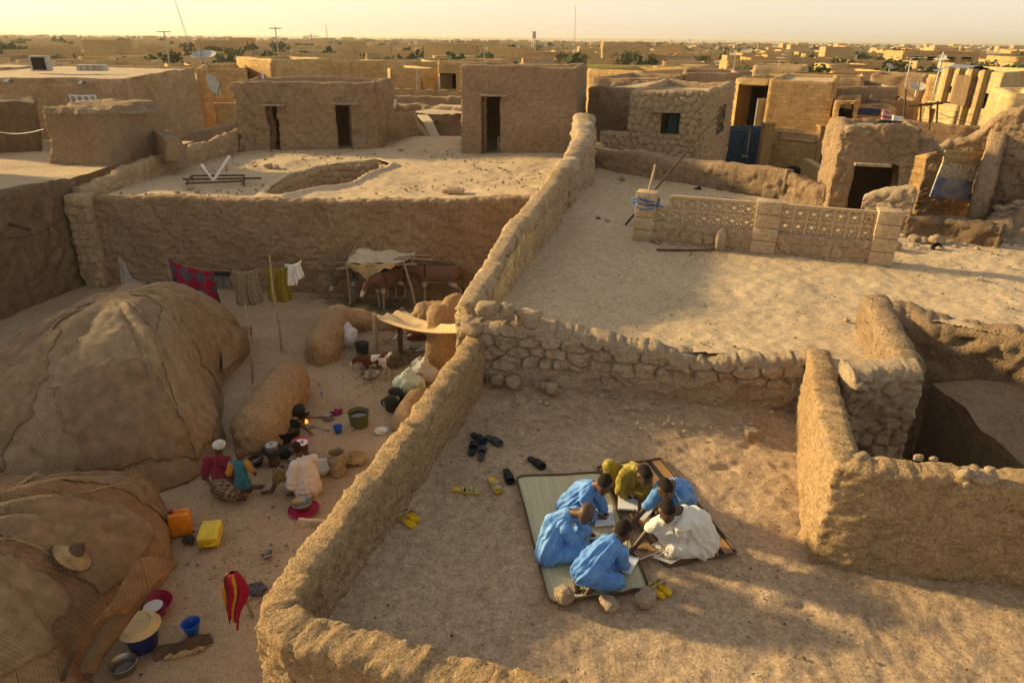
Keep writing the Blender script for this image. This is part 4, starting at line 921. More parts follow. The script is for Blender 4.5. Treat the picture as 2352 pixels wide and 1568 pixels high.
t_ = thing("metal_roof", "pale corrugated tin roof peeping over the ribbed modern building", "roof", (20, 38, 5)); b = MB()
p = Y(2262, 156, 36)
b.grid(lambda u, v: (p.x-1.4+2.8*u, p.y+2*v, p.z+.1-.5*abs(u-.4)*1.6-.0*v+.02*sin(u*60)), 60, 4); b.build("roof_sheet", M['metal'], t_)

# --- stair hut, ruin with tiles, broken walls at the right
Hs = thing("stair_hut", "crumbling sunlit stair hut with a black doorway behind the lattice fence", "hut", (8.6, 17, 3.1))
a, c = (7.72, 16.75), (9.35, 16.3); zb = 5.12
s0, z1_ = onplane(a, c, 1966, 378); s1, z0_ = onplane(a, c, 2042, 492)
shell("wall", [a, c, (10.0, 18.4), (8.3, 18.9)], 1.2, zb, M['mudrough'], [(0, s0, s1, 1.6, z1_)], .035, .045, 3.0, .12, .3, parent=Hs, seed=80, wob=.08, style='rubble', bw=.26, bh=.16, bd=.018, rnd=.08, depth=.5, roofmat=M['stone'])
a_, b_ = Y(1958, 374, 16.45), Y(2052, 384, 16.1); b = MB(); b.box((a_+b_)/2, ((b_-a_).length*.9, .2, .06), rz=-.25, ry=.0, bev=.015); b.build("lintel", M['wood'], Hs)
for i in range(9):
    p = Y(1955+i*15, 297+(i % 3)*5, 16.7+.1*(i % 2)); b = MB(); b.rock(p, (.3, .26, .2), seed=90+i, boxy=.5, rough=.2, rz=i); tag(b.build("stone", M['stone']), "pale stone on the broken rim of the stair hut's roof", "stone", "stones on the stair hut roof")
b = MB(); p = Y(2050, 297, 17.3)
for k in range(2): b.lathe([(.36, 0), (.44, .05), (.44, .12), (.36, .17), (.30, .12), (.30, .05), (.36, 0)], p, 24)
tag(b.build("tyre", plain("rubber", (.03, .03, .03), .7)), "worn black tyre lying on the stair hut roof", "tyre")
b = MB()
for i in range(7): a = Y(2062+i*5, 312+i*7, 16.6); b.tube([a, a+Vector((.45, -.2, -.03+.03*i)), a+Vector((.7, -.3, -.02))], [.06, .05, .03], 7)
tag(b.build("roof_poles", M['wood']), "bundle of grey poles sticking out of the stair hut's right corner", "poles")
W = mud_wall("mud_wall", [(7.72, 15.05), (8.42, 14.65), (8.5, 14.8), (9.1, 16.0)], [Y(2022, 442, 15).z, Y(2084, 414, 14.65).z, Y(2090, 414, 14.8).z, Y(2098, 430, 15.8).z], 2.6, .26, M['stone'], cell=.03, amp=.02, freq=3, style='rubble', bw=.3, bh=.2, bd=.03, rtop=.35, seed=81, wob=.12); wall_thing(W, "sunlit broken pier in front of the stair hut's right side")
W = mud_wall("brick_wall", [xy(2086, 350, 19.6), xy(2150, 350, 19.0)], [Y(2086, 335, 19.6).z, Y(2150, 345, 19).z], 0.5, .4, M['orange'], cell=.06, amp=.03, seed=82, wob=.12, style='rubble', bw=.36, bh=.22, bd=.02); wall_thing(W, "orange brick wall stub between the stair hut and the tiled ruin")
# ruined room with tiled back wall
yr = 18.6
Wr = thing("ruined_wall", "ruined wall with a strip of pebble mosaic above faded blue tiles", "ruin", (12, yr, 2))
ps = [(2118, 335), (2160, 300), (2205, 290), (2240, 240), (2262, 215)]
mud_wall("wall", [xy(2118, 400, 18.9), xy(2160, 400, 18.75), xy(2205, 400, 18.6), xy(2245, 400, 18.45), xy(2290, 400, 18.3)], [Y(2118, 345, 18.9).z, Y(2160, 318, 18.75).z, Y(2205, 305, 18.6).z, Y(2245, 262, 18.45).z, Y(2290, 240, 18.3).z], 0.6, .45, M['mudrough'], cell=.045, amp=.04, freq=2, style='rubble', bw=.28, bh=.16, bd=.03, rtop=.4, seed=83, wob=.15, parent=Wr)
def panel(name, quad, y, mat, dy=.0, t=.03, parent=None):
    P = [Y(u, v, y-dy) for u, v in quad]; b = MB(); off = Vector((0, t, 0)); V = P+[p+off for p in P]
    b.add(V, [(0, 1, 2, 3), (7, 6, 5, 4), (0, 4, 5, 1), (1, 5, 6, 2), (2, 6, 7, 3), (3, 7, 4, 0)], uv=[(0, 0), (1, 0), (1, 1), (0, 1)]*2); return b.build(name, mat, parent, smooth_sh=False)
m, t, bs_ = nodes("pebble_mosaic"); co = coords(t); v_ = nn(t, "ShaderNodeTexVoronoi", feature='DISTANCE_TO_EDGE'); v_.inputs['Scale'].default_value = 9; t.links.new(co, v_.inputs['Vector'])
t.links.new(ramp(t, v_.outputs['Distance'], [(.03, (.28, .2, .12)), (.08, (.62, .52, .36))]), bs_.inputs['Base Color']); panel("mosaic", [(2166, 374), (2254, 382), (2244, 418), (2153, 405)], 18.2, m, .12, .05, Wr)
m, t, bs_ = nodes("blue_tile"); co = coords(t); n_ = noise(t, co, 1.6, 4); bs_.inputs['Roughness'].default_value = .35
t.links.new(mix(t, ramp(t, n_, [(.45, 0), (.6, 1)]), (.17, .19, .30), (.42, .40, .40)), bs_.inputs['Base Color']); panel("tile_panel", [(2153, 406), (2244, 419), (2232, 461), (2136, 452)], 18.2, m, .12, .05, Wr)
panel("plaster_patch", [(2172, 345), (2262, 350), (2255, 381), (2166, 373)], 18.2, M['plaster'], .1, .05, Wr)
W = mud_wall("ruined_wall", [xy(2258, 400, 18.15), xy(2300, 400, 17.9), xy(2380, 400, 17.5), xy(2500, 400, 17.0)], [Y(2258, 268, 18.1).z, Y(2300, 252, 17.9).z, Y(2352, 248, 17.5).z, Y(2480, 250, 17).z], 0.5, .5, M['mudrough'], cell=.04, amp=.035, freq=1.6, seed=85, wob=.14, style='brick', bw=.4, bh=.15, bd=.03, rtop=.4, hf=.016); wall_thing(W, "massive broken mud wall filling the right edge beside the tiled ruin", "ruin")
W = mud_wall("ruined_wall", [xy(2266, 400, 18.0), xy(2258, 440, 17.2), xy(2246, 480, 16.5)], [Y(2262, 300, 18.0).z, Y(2262, 385, 17.2).z, Y(2250, 465, 16.5).z], 0.5, .34, M['mudrough'], cell=.04, amp=.04, freq=2.2, style='brick', bw=.4, bh=.13, bd=.03, rtop=.4, seed=84, wob=.16); wall_thing(W, "ragged sloping stub wall right of the blue-tiled panel", "ruin")
b = MB()
for i in range(120):
    r1, r2 = random.random(), random.random(); p = Y(2290+110*r1, 480+75*r2-30*r1, 16.6-1.4*r2); s = .08+.22*random.random()**2; b.rock((p.x, p.y, p.z), (s*1.2, s, s*.8), seed=i, sub=2, boxy=.4, rough=.25, rz=i)
o = b.build("rubble_heap", M['stone']); tag(o, "tumbled heap of broken mud bricks below the massive ruined wall", "rubble", kind="stuff")
W = loft("mud_mound", [Y(2250, 590, 14.3), Y(2480, 600, 13.6), Y(2500, 520, 17.5), Y(2270, 500, 17.5)], [Y(2290, 500, 15.6), Y(2480, 480, 15.4), Y(2480, 450, 17.4), Y(2300, 470, 17.4)], M['mudrough'], cell=.12, amp=.16, freq=1.6, seed=86); tag(W, "slope of fallen earth under the rubble heap at the right edge", "mound")
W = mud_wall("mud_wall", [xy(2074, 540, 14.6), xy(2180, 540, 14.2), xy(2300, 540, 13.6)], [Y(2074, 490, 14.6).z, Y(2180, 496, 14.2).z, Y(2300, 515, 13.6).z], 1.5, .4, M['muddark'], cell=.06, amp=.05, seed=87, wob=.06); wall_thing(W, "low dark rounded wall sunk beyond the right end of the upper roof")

# --- lattice fence across the upper roof
fa, fb = Vector((2.52, 13.95)), Vector((7.1, 12.35))
F = thing("lattice_fence", "low fence of cast breeze blocks with three pillars across the upper roof", "fence", (4.8, 13.1, 3.1)); e = (fb-fa); L = e.length; e /= L; n = Vector((e.y, -e.x)); rz0 = atan2(e.y, e.x)
zf = TU
def fbox(name, s0, s1, z0, z1, t, mat, off=0.0, bev=.015):
    c = fa+e*(s0+s1)/2+n*off; b = MB(); b.box((c.x, c.y, (z0+z1)/2), (s1-s0, t, z1-z0), rz=rz0, bev=bev); return b.build(name, mat, F)
for (s0, s1) in ((0, .42), (2.32, 2.78), (L-.42, L)):
    for k in range(4):
        fbox("pillar_block", s0+.004*(k % 2), s1-.004*((k+1) % 2), zf+.0+k*.255, zf+k*.255+.246, .36, M['cast'], bev=.02)
    fbox("pillar_core", s0+.03, s1-.03, zf-.05, zf+1.0, .30, M['mud'])
mw = mud_wall("base_wall", [fa+e*.3, fa+e*(L-.3)], zf+.42, zf-.1, .26, M['brickmud'], cell=.025, amp=.006, style='brick', bw=.24, bh=.21, bd=.022, seed=90, wob=.005, rtop=.3, parent=F)
def lattice(s0, s1, nx, miss=0):
    wv = (s1-s0)/nx; z0 = zf+.42; hv = .26; b = MB()
    for j in range(3):
        x1 = s1 if not (j == 2 and miss) else s1
        x0 = s0+(wv*miss if j == 2 else 0); c = fa+e*(x0+x1)/2; b.box((c.x, c.y, z0+j*hv), (x1-x0, .10, .05), rz=rz0)
    for i in range(nx+1):
        top = 2 if i >= miss else 1; c = fa+e*(s0+wv*i); b.box((c.x, c.y, z0+top*hv/2), (.055, .11, top*hv), rz=rz0)
    def bar(c, p, q, w_, t):
        d = Vector((q[0]-p[0], q[1]-p[1])); Ld = d.length; ang = atan2(d.y, d.x); mid = ((p[0]+q[0])/2, (p[1]+q[1])/2)
        o3 = Vector((c.x+e.x*mid[0], c.y+e.y*mid[0], c.z+mid[1]))
        Mx = Matrix.Translation(o3) @ Matrix.Rotation(rz0, 4, 'Z') @ Matrix.Rotation(-ang, 4, 'Y')
        b.T = Mx; b.box((0, 0, 0), (Ld, t, w_)); b.T = None
    for j in range(2):
        for i in range(nx):
            if j == 1 and i < miss: continue
            q = fa+e*(s0+wv*(i+.5)); c = Vector((q.x, q.y, z0+hv*(j+.5))); R = .105
            cor = [(0, R), (R, 0), (0, -R), (-R, 0)]
            for k in range(4): bar(c, cor[k], cor[(k+1) % 4], .022, .085)
            R2 = .055; sq = [(R2, R2), (R2, -R2), (-R2, -R2), (-R2, R2)]
            ring = [(.052*cos(2*pi*k/12), .052*sin(2*pi*k/12)) for k in range(12)]
            for k in range(12): bar(c, ring[k], ring[(k+1) % 12], .028, .085)
            for k in range(4):
                a1 = pi/4+k*pi/2; bar(c, (.05*cos(a1), .05*sin(a1)), (.155*cos(a1), .155*sin(a1)), .024, .075)
    return b.build("lattice_panel", M['cast'], F, smooth_sh=False)
lattice(.42, 2.32, 7, 1); lattice(2.78, L-.42, 7)
b = MB(); c = fa+e*1.75+n*.24; b.rock((c.x, c.y, zf+.2), (.2, .18, .5), seed=7, rough=.1, boxy=.5); tag(b.build("stone_post", M['stone']), "stubby upright stone leaning on the lattice fence's base", "stone")
# ------------------------------------------------------------------ the town towards the horizon
def variant(k, w_, d_, h, ops, mat, yard=False):
    """one unparented prototype: list of meshes (wall, roof)"""
    r = thing("mud_house", "", "house", local=True)
    shell("wall", [(-w_/2, -d_/2), (w_/2, -d_/2), (w_/2, d_/2), (-w_/2, d_/2)], 0, h, mat, ops, .9, .03, .6, .45, .3, parent=r, seed=100+k, wob=.05, rnd=.06, depth=.35)
    if yard:
        mud_wall("yard_wall", [(w_/2, -d_/2+.2), (w_/2+6, -d_/2), (w_/2+6, d_/2), (w_/2, d_/2-.1)], 2.1, 0, .35, mat, cell=.8, amp=.04, seed=k, parent=r)
    return r
def win(n, w_, z0, z1, ww, e=0, off=0): return [(e, (i+.5)*w_/n-ww/2+off, (i+.5)*w_/n+ww/2+off, z0, z1) for i in range(n)]
tm = [M['plaster'], M['orange'], M['mudrough'], M['stonebrick'], M['mud']]
V_ = [variant(0, 9, 7, 3.4, win(2, 9, 1.2, 2.2, .9)+[(0, 4.1, 5.1, .05, 2.1)], tm[0]), variant(1, 12, 8, 3.6, win(3, 12, 1.1, 2.3, 1.0)+[(3, 3, 4, .05, 2.2)], tm[1], True),
      variant(2, 8, 8, 3.2, [(0, 3, 4, .05, 2.1)], tm[2], True), variant(3, 11, 9, 6.4, win(3, 11, 1.1, 2.2, .9)+win(4, 11, 4.0, 5.2, .9)+win(2, 9, 4, 5.2, .9, 3), tm[0]),
      variant(4, 14, 7, 3.8, win(4, 14, 1.0, 2.4, 1.1), tm[3]), variant(5, 7, 6, 3.3, [(0, 2.5, 3.5, .05, 2.1)]+win(1, 6, 1.2, 2.2, .9, 3), tm[4], True),
      variant(6, 9, 8, 6.2, win(2, 9, 1.2, 2.3, 1)+win(2, 9, 3.9, 5.2, 1.1)+win(2, 8, 3.9, 5.1, 1, 3), tm[1]), variant(7, 16, 9, 4.2, win(5, 16, .8, 2.9, 1.6), tm[1])]
VR = [7, 10, 9, 7.5, 9, 7, 7, 9.5]
VL = ["plain ochre house with a door between two windows in the far town", "orange brick house with a walled yard in the far town", "mud house with one doorway and a walled yard in the far town",
      "two-storey ochre house with rows of small windows in the far town", "long pale block house with four openings in the far town", "small mud house with a yard wall in the far town",
      "two-storey orange brick house in the far town", "long low orange house with wide openings in the far town"]
placed = []; cnt = 0
rr = random.Random(5)
def free(x, y, r):
    for (a, b, c) in placed:
        if (a-x)**2+(b-y)**2 < (r+c)**2*.72: return False
    return True
KEEP = [(-60, 20, 36, 72), (-6, 30, 26, 76)]
tries = 0
while cnt < 285 and tries < 20000:
    tries += 1
    t = rr.random(); y = 1/(1/60*(1-t)+1/1500*t) if rr.random() < .6 else rr.uniform(140, 1100)
    x = rr.uniform(-.86, .86)*(y+8)
    if y < 80 and -32 < x < 12: continue
    if y < 62 and x < 40: continue
    k = rr.choices(range(8), [5, 4, 5, 1.3 if y > 160 else .0, 3, 5, 1.3 if y > 160 else .0, 2])[0]
    if not free(x, y, VR[k]): continue
    placed.append((x, y, VR[k])); proto = V_[k]
    o = copy_tree(proto); o.location = (x, y, float(gz(np.array([x]), np.array([y]))[0])); o.rotation_euler.z = rr.choice([0, pi/2, 0, pi/2, pi])+rr.gauss(-.12, .12)
    s = rr.uniform(.85, 1.15); o.scale = (s, s*rr.uniform(.85, 1.2), rr.uniform(.8, 1.05)); o['label'] = VL[k]; o['category'] = "house"; o['group'] = "houses of the town out to the horizon, "+["plain", "yard", "doorway", "tall ochre", "long pale", "small", "tall brick", "wide"][k]+" kind"
    cnt += 1
for r in V_:
    for ch in list(r.children): bpy.data.objects.remove(ch)
    bpy.data.objects.remove(r)
# arcaded building, yellow roof, tall rooms nearer by
def far_house(label, u, v, y, w_, h, d_, mat, ops, rz=0, **k):
    p = Y(u, v, y); a = (p.x, y); c = (p.x+w_*cos(rz), y+w_*sin(rz)); return house(label, a, c, d_, h, mat, [], side_ops=ops, cell=.6, name="town_house", amp=.02, **k)
far_house("long building with an arcade of four arched openings right of centre in the town", 2072, 134, 175, 18, 5.2, 9, M['orange'], [(0, 2+i*4, 4.6+i*4, 1.2, 4.0) for i in range(4)], seed=201)
far_house("long flat building with a bright yellow roof edge beyond the block-shaped house", 1200, 139, 118, 24, 3.0, 8, plain("yellow_wall", (.55, .42, .10), .8), [], seed=202)
FH("rough grey mud house edge behind the brick house roof", 1358, 178, 52, 1500, 50, 9, M['mudrough'], (), cell=.3, seed=203, amp=.05, wob=.05)
FH("orange house wall behind the cracked rough house", 1350, 158, 70, 1480, 66, 9, M['orange'], (), cell=.4, seed=204, name="town_house", amp=.02)
FH("low ochre house with two dark windows beyond the brick house", 1500, 152, 80, 1590, 78, 9, M['plaster'], [(1515, 1530, 168, 178), (1550, 1570, 168, 178)], cell=.4, seed=205, name="town_house", amp=.02)
FH("long grey mud house behind the porch house's roof", 1570, 166, 58, 1700, 57, 8, M['mudrough'], (), cell=.3, seed=206, amp=.05)
FH("tan block house with a blank wall beyond the porch house", 1730, 150, 75, 1850, 73, 8, M['stonebrick'], (), cell=.4, seed=207, name="town_house", amp=.02)
FH("long rounded mud roof behind the wide orange house", 1810, 172, 52, 1990, 50, 6, M['mud'], (), cell=.3, seed=208, amp=.04, rnd=.2)
FH("brown house with a dark doorway left of the ribbed building", 2130, 178, 55, 2270, 52, 7, M['orange'], [(2205, 2222, 190, 215)], cell=.3, seed=209, name="brick_house", amp=.02)
FH("long mud house with a corner notch left of the ribbed building", 2000, 172, 60, 2128, 58, 8, M['mud'], (), cell=.3, seed=210, amp=.04)
FH("flat grey roofed house at the far left beyond the cooling units", 20, 150, 75, 150, 78, 9, M['mudrough'], (), cell=.4, seed=211, amp=.03)
FH("low brown house with a flat roof behind the left cooling units", 195, 143, 80, 345, 82, 10, M['plaster'], (), cell=.4, seed=212, name="town_house", amp=.02)
FH("small square ochre house between the left trees", 384, 150, 70, 440, 71, 6, M['orange'], (), cell=.4, seed=213, name="town_house", amp=.02)
FH("long pale house with a flat roof behind the left satellite dish", 470, 150, 75, 565, 76, 8, M['stonebrick'], (), cell=.4, seed=214, name="town_house", amp=.02)
# trees
lm = []
for k, c in enumerate([(.055, .07, .022), (.075, .085, .03), (.045, .06, .022), (.10, .13, .03)]): lm.append(plain("foliage", c, .8, .1, var=.35, sc_=1.5))
def tree_proto(k, h, w_, mat, n=420, clumps=9, ls=.28, low=.25):
    R = random.Random(k); r = thing("bushy_tree", "", "tree", local=True); b = MB()
    b.tube([(0, 0, 0), (.1, .05, h*.25), (.05, -.05, h*.5), (.15, .1, h*.75)], [.16, .13, .09, .04], 7)
    cs = []
    for i in range(clumps):
        a = R.uniform(0, 2*pi); q = R.uniform(.15, 1)**.6*w_/2*.75; c = Vector((q*cos(a), q*sin(a), h*R.uniform(low+.2, .85)-.15*q)); cs.append((c, R.uniform(.22, .42)*w_*.55))
        b.tube([(.05, 0, h*.35), c*.6+Vector((0, 0, h*.15)), c], [.07, .045, .02], 5)
    b.build("trunk", M['wooddark'], r); b = MB()
    for i in range(n):
        c, q = R.choice(cs); d = Vector((R.gauss(0, 1), R.gauss(0, 1), R.gauss(0, .75))).normalized()*q*R.uniform(.55, 1.05); p = c+d; p.z = max(p.z, .15)
        u_ = Vector((R.gauss(0, 1), R.gauss(0, 1), R.gauss(0, 1))).normalized(); v_ = u_.orthogonal().normalized(); s = ls*R.uniform(.6, 1.3)
        b.add([p-u_*s*.5-v_*s*.5, p+u_*s*.5-v_*s*.4, p+u_*s*.6+v_*s*.5, p-u_*s*.4+v_*s*.5], [(0, 1, 2, 3)])
    b.build("crown", mat, r, smooth_sh=False); return r
TP = [tree_proto(1, 5.0, 6, lm[0]), tree_proto(2, 4.2, 5, lm[1]), tree_proto(3, 3.4, 5, lm[2], low=0.0), tree_proto(4, 4.5, 4.2, lm[3], n=700, ls=.3)]
TL = ["dark bushy tree among the far houses", "pale grey-green tree among the far houses", "low dark thorn bush among the far houses", "bright green round tree just behind the block-shaped house"]
def put_tree(k, x, y, s, label=None, group="trees scattered through the far town"):
    o = copy_tree(TP[k]); o.location = (x, y, float(gz(np.array([x]), np.array([y]))[0])); o.scale = (s, s, s*rr.uniform(.85, 1.1)); o.rotation_euler.z = rr.uniform(0, 6.28)
    o['label'] = label or TL[k]; o['category'] = "tree"
    if group: o['group'] = group+", "+["dark", "pale", "thorn", "bright"][k]+" kind"
    return o
nT = 0; tries = 0
while nT < 215 and tries < 9000:
    tries += 1; t = rr.random(); y = 1/(1/85*(1-t)+1/1700*t) if rr.random() < .6 else rr.uniform(250, 1500); x = rr.uniform(-.86, .86)*(y+8)
    if any((a-x)**2+(b-y)**2 < (c*.75)**2 for a, b, c in placed): continue
    put_tree(rr.choices([0, 1, 2], [4, 3, 4])[0], x, y, rr.uniform(.6, 1.15)); nT += 1
p = Y(1310, 150, 104); put_tree(3, p.x, 104, 1.05, group=None)
for (u, y, s, k, lb) in [(735, 66, .78, 0, "dark tree behind the long ochre block, leftmost of three"), (768, 72, .82, 0, "dark tree right of the long ochre block with a flat wide crown"), (800, 78, .75, 2, "low dark bush at the right end of the long ochre block"),
                         (258, 92, .9, 0, "dark round tree behind the left house's cooling units"), (222, 84, .6, 2, "small dark bush just left of the round tree beyond the cooling units"), (300, 95, .7, 2, "dark bush right of the round tree beyond the cooling units"),
                         (372, 88, .9, 1, "grey-green tree below the left antenna pole"), (160, 80, .7, 1, "grey-green bush above the left cooling unit")]:
    p = Y(u, 150, y); put_tree(k, p.x, y, s, lb, None)
for r in TP:
    for ch in list(r.children): bpy.data.objects.remove(ch)
    bpy.data.objects.remove(r)
# houses and trees past the first three hundred, as one mass each
R = np.random.default_rng(21); bm_v = []; bm_f = []; dv = []; df = []
n = 900; yy = 1/(1/170*(1-R.random(n))+1/1500*R.random(n)); yy = np.where(R.random(n) < .5, yy, R.uniform(220, 1350, n)); xx = R.uniform(-.88, .88, n)*yy; mb1 = MB(); mb2 = MB()
for x, y in zip(xx, yy):
    if not free(x, y, 5.5): continue
    placed.append((x, y, 5.5)); w_, d_, h = R.uniform(6, 13), R.uniform(5, 9), R.choice([2.9, 3.2, 3.6, 5.6], p=[.3, .35, .25, .1]); rz = R.choice([0, pi/2])+R.normal(-.12, .12); z0 = float(gz(np.array([x]), np.array([y]))[0])
    ca, sa = cos(rz), sin(rz)
    def L(px, py, pz): return (x+px*ca-py*sa, y+px*sa+py*ca, z0+pz)
    a, c = w_/2, d_/2; k = .3
    mb1.add([L(-a, -c, -.2), L(a, -c, -.2), L(a, c, -.2), L(-a, c, -.2), L(-a, -c, h), L(a, -c, h), L(a, c, h), L(-a, c, h), L(-a+k, -c+k, h), L(a-k, -c+k, h), L(a-k, c-k, h), L(-a+k, c-k, h), L(-a+k, -c+k, h-.35), L(a-k, -c+k, h-.35), L(a-k, c-k, h-.35), L(-a+k, c-k, h-.35)],
        [(0, 1, 5, 4), (1, 2, 6, 5), (2, 3, 7, 6), (3, 0, 4, 7)]+[(4+i, 4+(i+1) % 4, 8+(i+1) % 4, 8+i) for i in range(4)]+[(8+i, 8+(i+1) % 4, 12+(i+1) % 4, 12+i) for i in range(4)]+[(12, 13, 14, 15)])
    for q in range(int(w_/2.4)):
        if R.random() < .6: px = -a+1+q*2.3; z1 = 1.1 if R.random() < .7 else .1; mb1.box(L(px, -c-.02, (z1+2.1)/2), (.8, .12, 2.1-z1), rz=rz, mi=1)
o = mb1.build("far_houses", [M['plaster'], M['black']], smooth_sh=False); tag(o, "dense mass of small flat-roofed houses filling the town towards the horizon", kind="stuff")
mb2 = MB(); n = 620; yy = R.uniform(130, 1500, n); yy = np.where(R.random(n) < .35, R.uniform(1100, 1700, n), yy); xx = R.uniform(-.88, .88, n)*yy; RR = random.Random(9)
for x, y in zip(xx, yy):
    if any((a-x)**2+(b-y)**2 < (c*.7)**2 for a, b, c in placed): continue
    z0 = float(gz(np.array([x]), np.array([y]))[0]); s = R.uniform(2.0, 4.2)
    for q in range(46):
        d = Vector((RR.gauss(0, 1), RR.gauss(0, 1), RR.gauss(0, .7))).normalized()*RR.uniform(.4, 1)*s*.62; p = Vector((x, y, z0+s*.62))+d; p.z = max(p.z, z0+.1); u_ = Vector((RR.gauss(0, 1), RR.gauss(0, 1), RR.gauss(0, 1))).normalized()*s*.17; v_ = u_.orthogonal().normalized()*s*.17
        mb2.add([p-u_-v_, p+u_-v_, p+u_+v_, p-u_+v_], [(0, 1, 2, 3)])
o = mb2.build("far_trees", lm[0], smooth_sh=False); tag(o, "scattered mass of small dark trees between the far houses", kind="stuff")
# scrub on the desert plain
b_v = []; b_f = []
R = np.random.default_rng(3); n = 9000
yy = 1/(1/1350*(1-R.random(n))+1/7000*R.random(n)); xx = (R.random(n)*2-1)*.88*yy; zz = gz(xx, yy); s = R.uniform(.8, 2.6, n)
o6 = np.array([(1, 0, 0), (-.5, .9, 0), (-.5, -.9, 0), (0, 0, 1.0)]); 
Vs = (o6[None]*s[:, None, None]*np.array([1.3, 1.3, 1.0])+np.stack([xx, yy, zz-.1], 1)[:, None, :]).reshape(-1, 3)
ii = np.arange(n)*4; ex = [list(t) for q in ((0, 1, 3), (1, 2, 3), (2, 0, 3)) for t in np.stack([ii+q[0], ii+q[1], ii+q[2]], 1)]
o = mesh_fast("desert_scrub", Vs, np.zeros((0, 4), int), plain("scrub", (.13, .12, .06), .9, .1, sc_=.01), extra=ex, smooth_sh=False); tag(o, "specks of dry scrub over the pale desert plain below the horizon", "scrub", kind="stuff")

# masts, aerials and dishes
def pole(label, u, v0, v1, y, r=.035, arms=(), name="aerial_pole", cat="aerial"):
    a, b_ = Y(u, v1, y), Y(u, v0, y); a = Vector((b_.x, y, min(a.z, b_.z-1))); t_ = thing(name, label, cat, a); b = MB(); b.tube([a, b_], r, 6); b.build("pole", M['metal'], t_)
    for (dz, L, ang) in arms:
        c = b_-Vector((0, 0, dz)); d = Vector((cos(ang), sin(ang), 0))*L/2; b = MB(); b.tube([c-d, c+d], r*.7, 5)
        for k in range(5): q = c-d+d*2*(k+.5)/5; e_ = Vector((-d.y, d.x, 0)).normalized()*.3; b.tube([q-e_, q+e_], r*.5, 4)
        b.build("aerial_arm", M['metal'], t_)
    return t_
pole("thin aerial pole with a small crossbar rising beyond the left house roof", 376, 72, 162, 62, .05, [(.05, 1.1, .5)])
pole("tall aerial pole with a crossbar above the ochre block", 632, 62, 140, 56, .05, [(.1, .9, .4), (.7, .5, 1.0)])
pole("thin aerial with two bars right of the tall aerial pole", 714, 78, 140, 70, .05, [(.2, 1.4, .2)])
pole("bare thin pole right above the block-shaped house's left part", 1113, 92, 150, 60, .05)
pole("slim white pole standing beside the two-door rooftop house", 957, 158, 210, 45, .06)
pole("pale upright post left of the central porch", 1007, 175, 215, 52, .07)
pole("aerial pole with a long white bar above the right houses", 2094, 133, 200, 48, .04, [(.0, 2.2, .15)])
pole("aerial pole with a sunlit bar over the middle right of the town", 1792, 130, 165, 75, .05, [(.05, 2.0, -.3)])
pole("aerial pole with a short bar over the brick house roof", 1690, 125, 170, 80, .05, [(.1, 1.3, .3)])
pole("tall thin pole beside the ribbed building", 2168, 120, 215, 46, .05, [(.4, .8, .3)])
for k, (u, v, y) in enumerate([(402, 2, 420), (1322, 14, 460), (748, 58, 430)]):
    p = Y(u, v, y); q = Vector((p.x+(.6 if k else 4.2), y, 0)); t_ = thing("radio_mast", ["tall faint radio mast at the far left, cut by the photo's top edge", "tall thin radio mast on the horizon right of centre", "short faint radio mast on the horizon left of centre"][k], "mast", q)
    b = MB()
    for a in range(3): b.tube([q+Vector((.45*cos(a*2.1), .45*sin(a*2.1), 0)), p+Vector((.2*cos(a*2.1), .2*sin(a*2.1), 0))], .07, 4)
    n = int(p.z/1.6)
    for i in range(n):
        c0, c1 = q.lerp(p, i/n), q.lerp(p, (i+1)/n); b.tube([c0+Vector((.35*cos(i*2.1), .35*sin(i*2.1), 0)), c1+Vector((.35*cos(i*2.1+2.1), .35*sin(i*2.1+2.1), 0))], .05, 4)
    b.build("lattice", M['metal'], t_)
p = Y(1226, 78, 330); t_ = thing("water_tower", "slender water tower with a narrow tank on the horizon in the middle", "tower", (p.x, 330, 0)); b = MB()
for a in range(4): b.tube([(p.x+1.0*cos(a*pi/2), 330+1.0*sin(a*pi/2), 0), (p.x+.7*cos(a*pi/2), 330+.7*sin(a*pi/2), p.z-2)], .15, 5)
b.build("legs", M['metal'], t_)
b = MB(); b.lathe([(.01, p.z-2), (1.0, p.z-1.8), (1.0, p.z+.8), (.01, p.z+1.1)], (p.x, 330, 0), 12); b.build("tank", M['metal'], t_)
def dish(label, u, v, y, r, az, el, post=1.2):
    p = Y(u, v, y); t_ = thing("satellite_dish", label, "dish", (p.x, y, p.z-post)); Mx = Matrix.Rotation(az, 4, 'Z') @ Matrix.Rotation(el, 4, 'X')
    b = MB(); b.lathe([(.001, -.22*r), (.35*r, -.19*r), (.7*r, -.1*r), (r, .03*r), (r*1.01, .0), (.7*r, -.14*r), (.35*r, -.23*r), (.001, -.26*r)], p, 24, M=Mx); b.build("reflector", M['offwhite'], t_)
    b = MB(); b.tube([p+Mx.to_3x3() @ Vector((0, 0, -.2*r)), (p.x, y, p.z-post)], .05, 6); b.build("post", M['metal'], t_)
    b = MB(); b.tube([p+Mx.to_3x3() @ Vector((0, -r*.9, 0)), p+Mx.to_3x3() @ Vector((0, -.1*r, r*.8))], .025, 5); b.build("feed_arm", M['wooddark'], t_)
dish("large white satellite dish tilted up behind the long left house", 468, 125, 46, .72, .1, .32)
dish("white satellite dish seen nearly edge-on beside the two-door rooftop house", 490, 194, 42, .6, 1.45, 1.25, .8)
dish("small white satellite dish on the roof left of the ribbed building", 2108, 198, 40, .42, -.3, .55, .6)
dish("tiny white satellite dish among the far roofs at the right", 2162, 133, 95, .6, -.6, .7, .8)
dish("tiny pale satellite dish over the arcaded building's right", 2045, 152, 90, .5, .4, .7, .8)

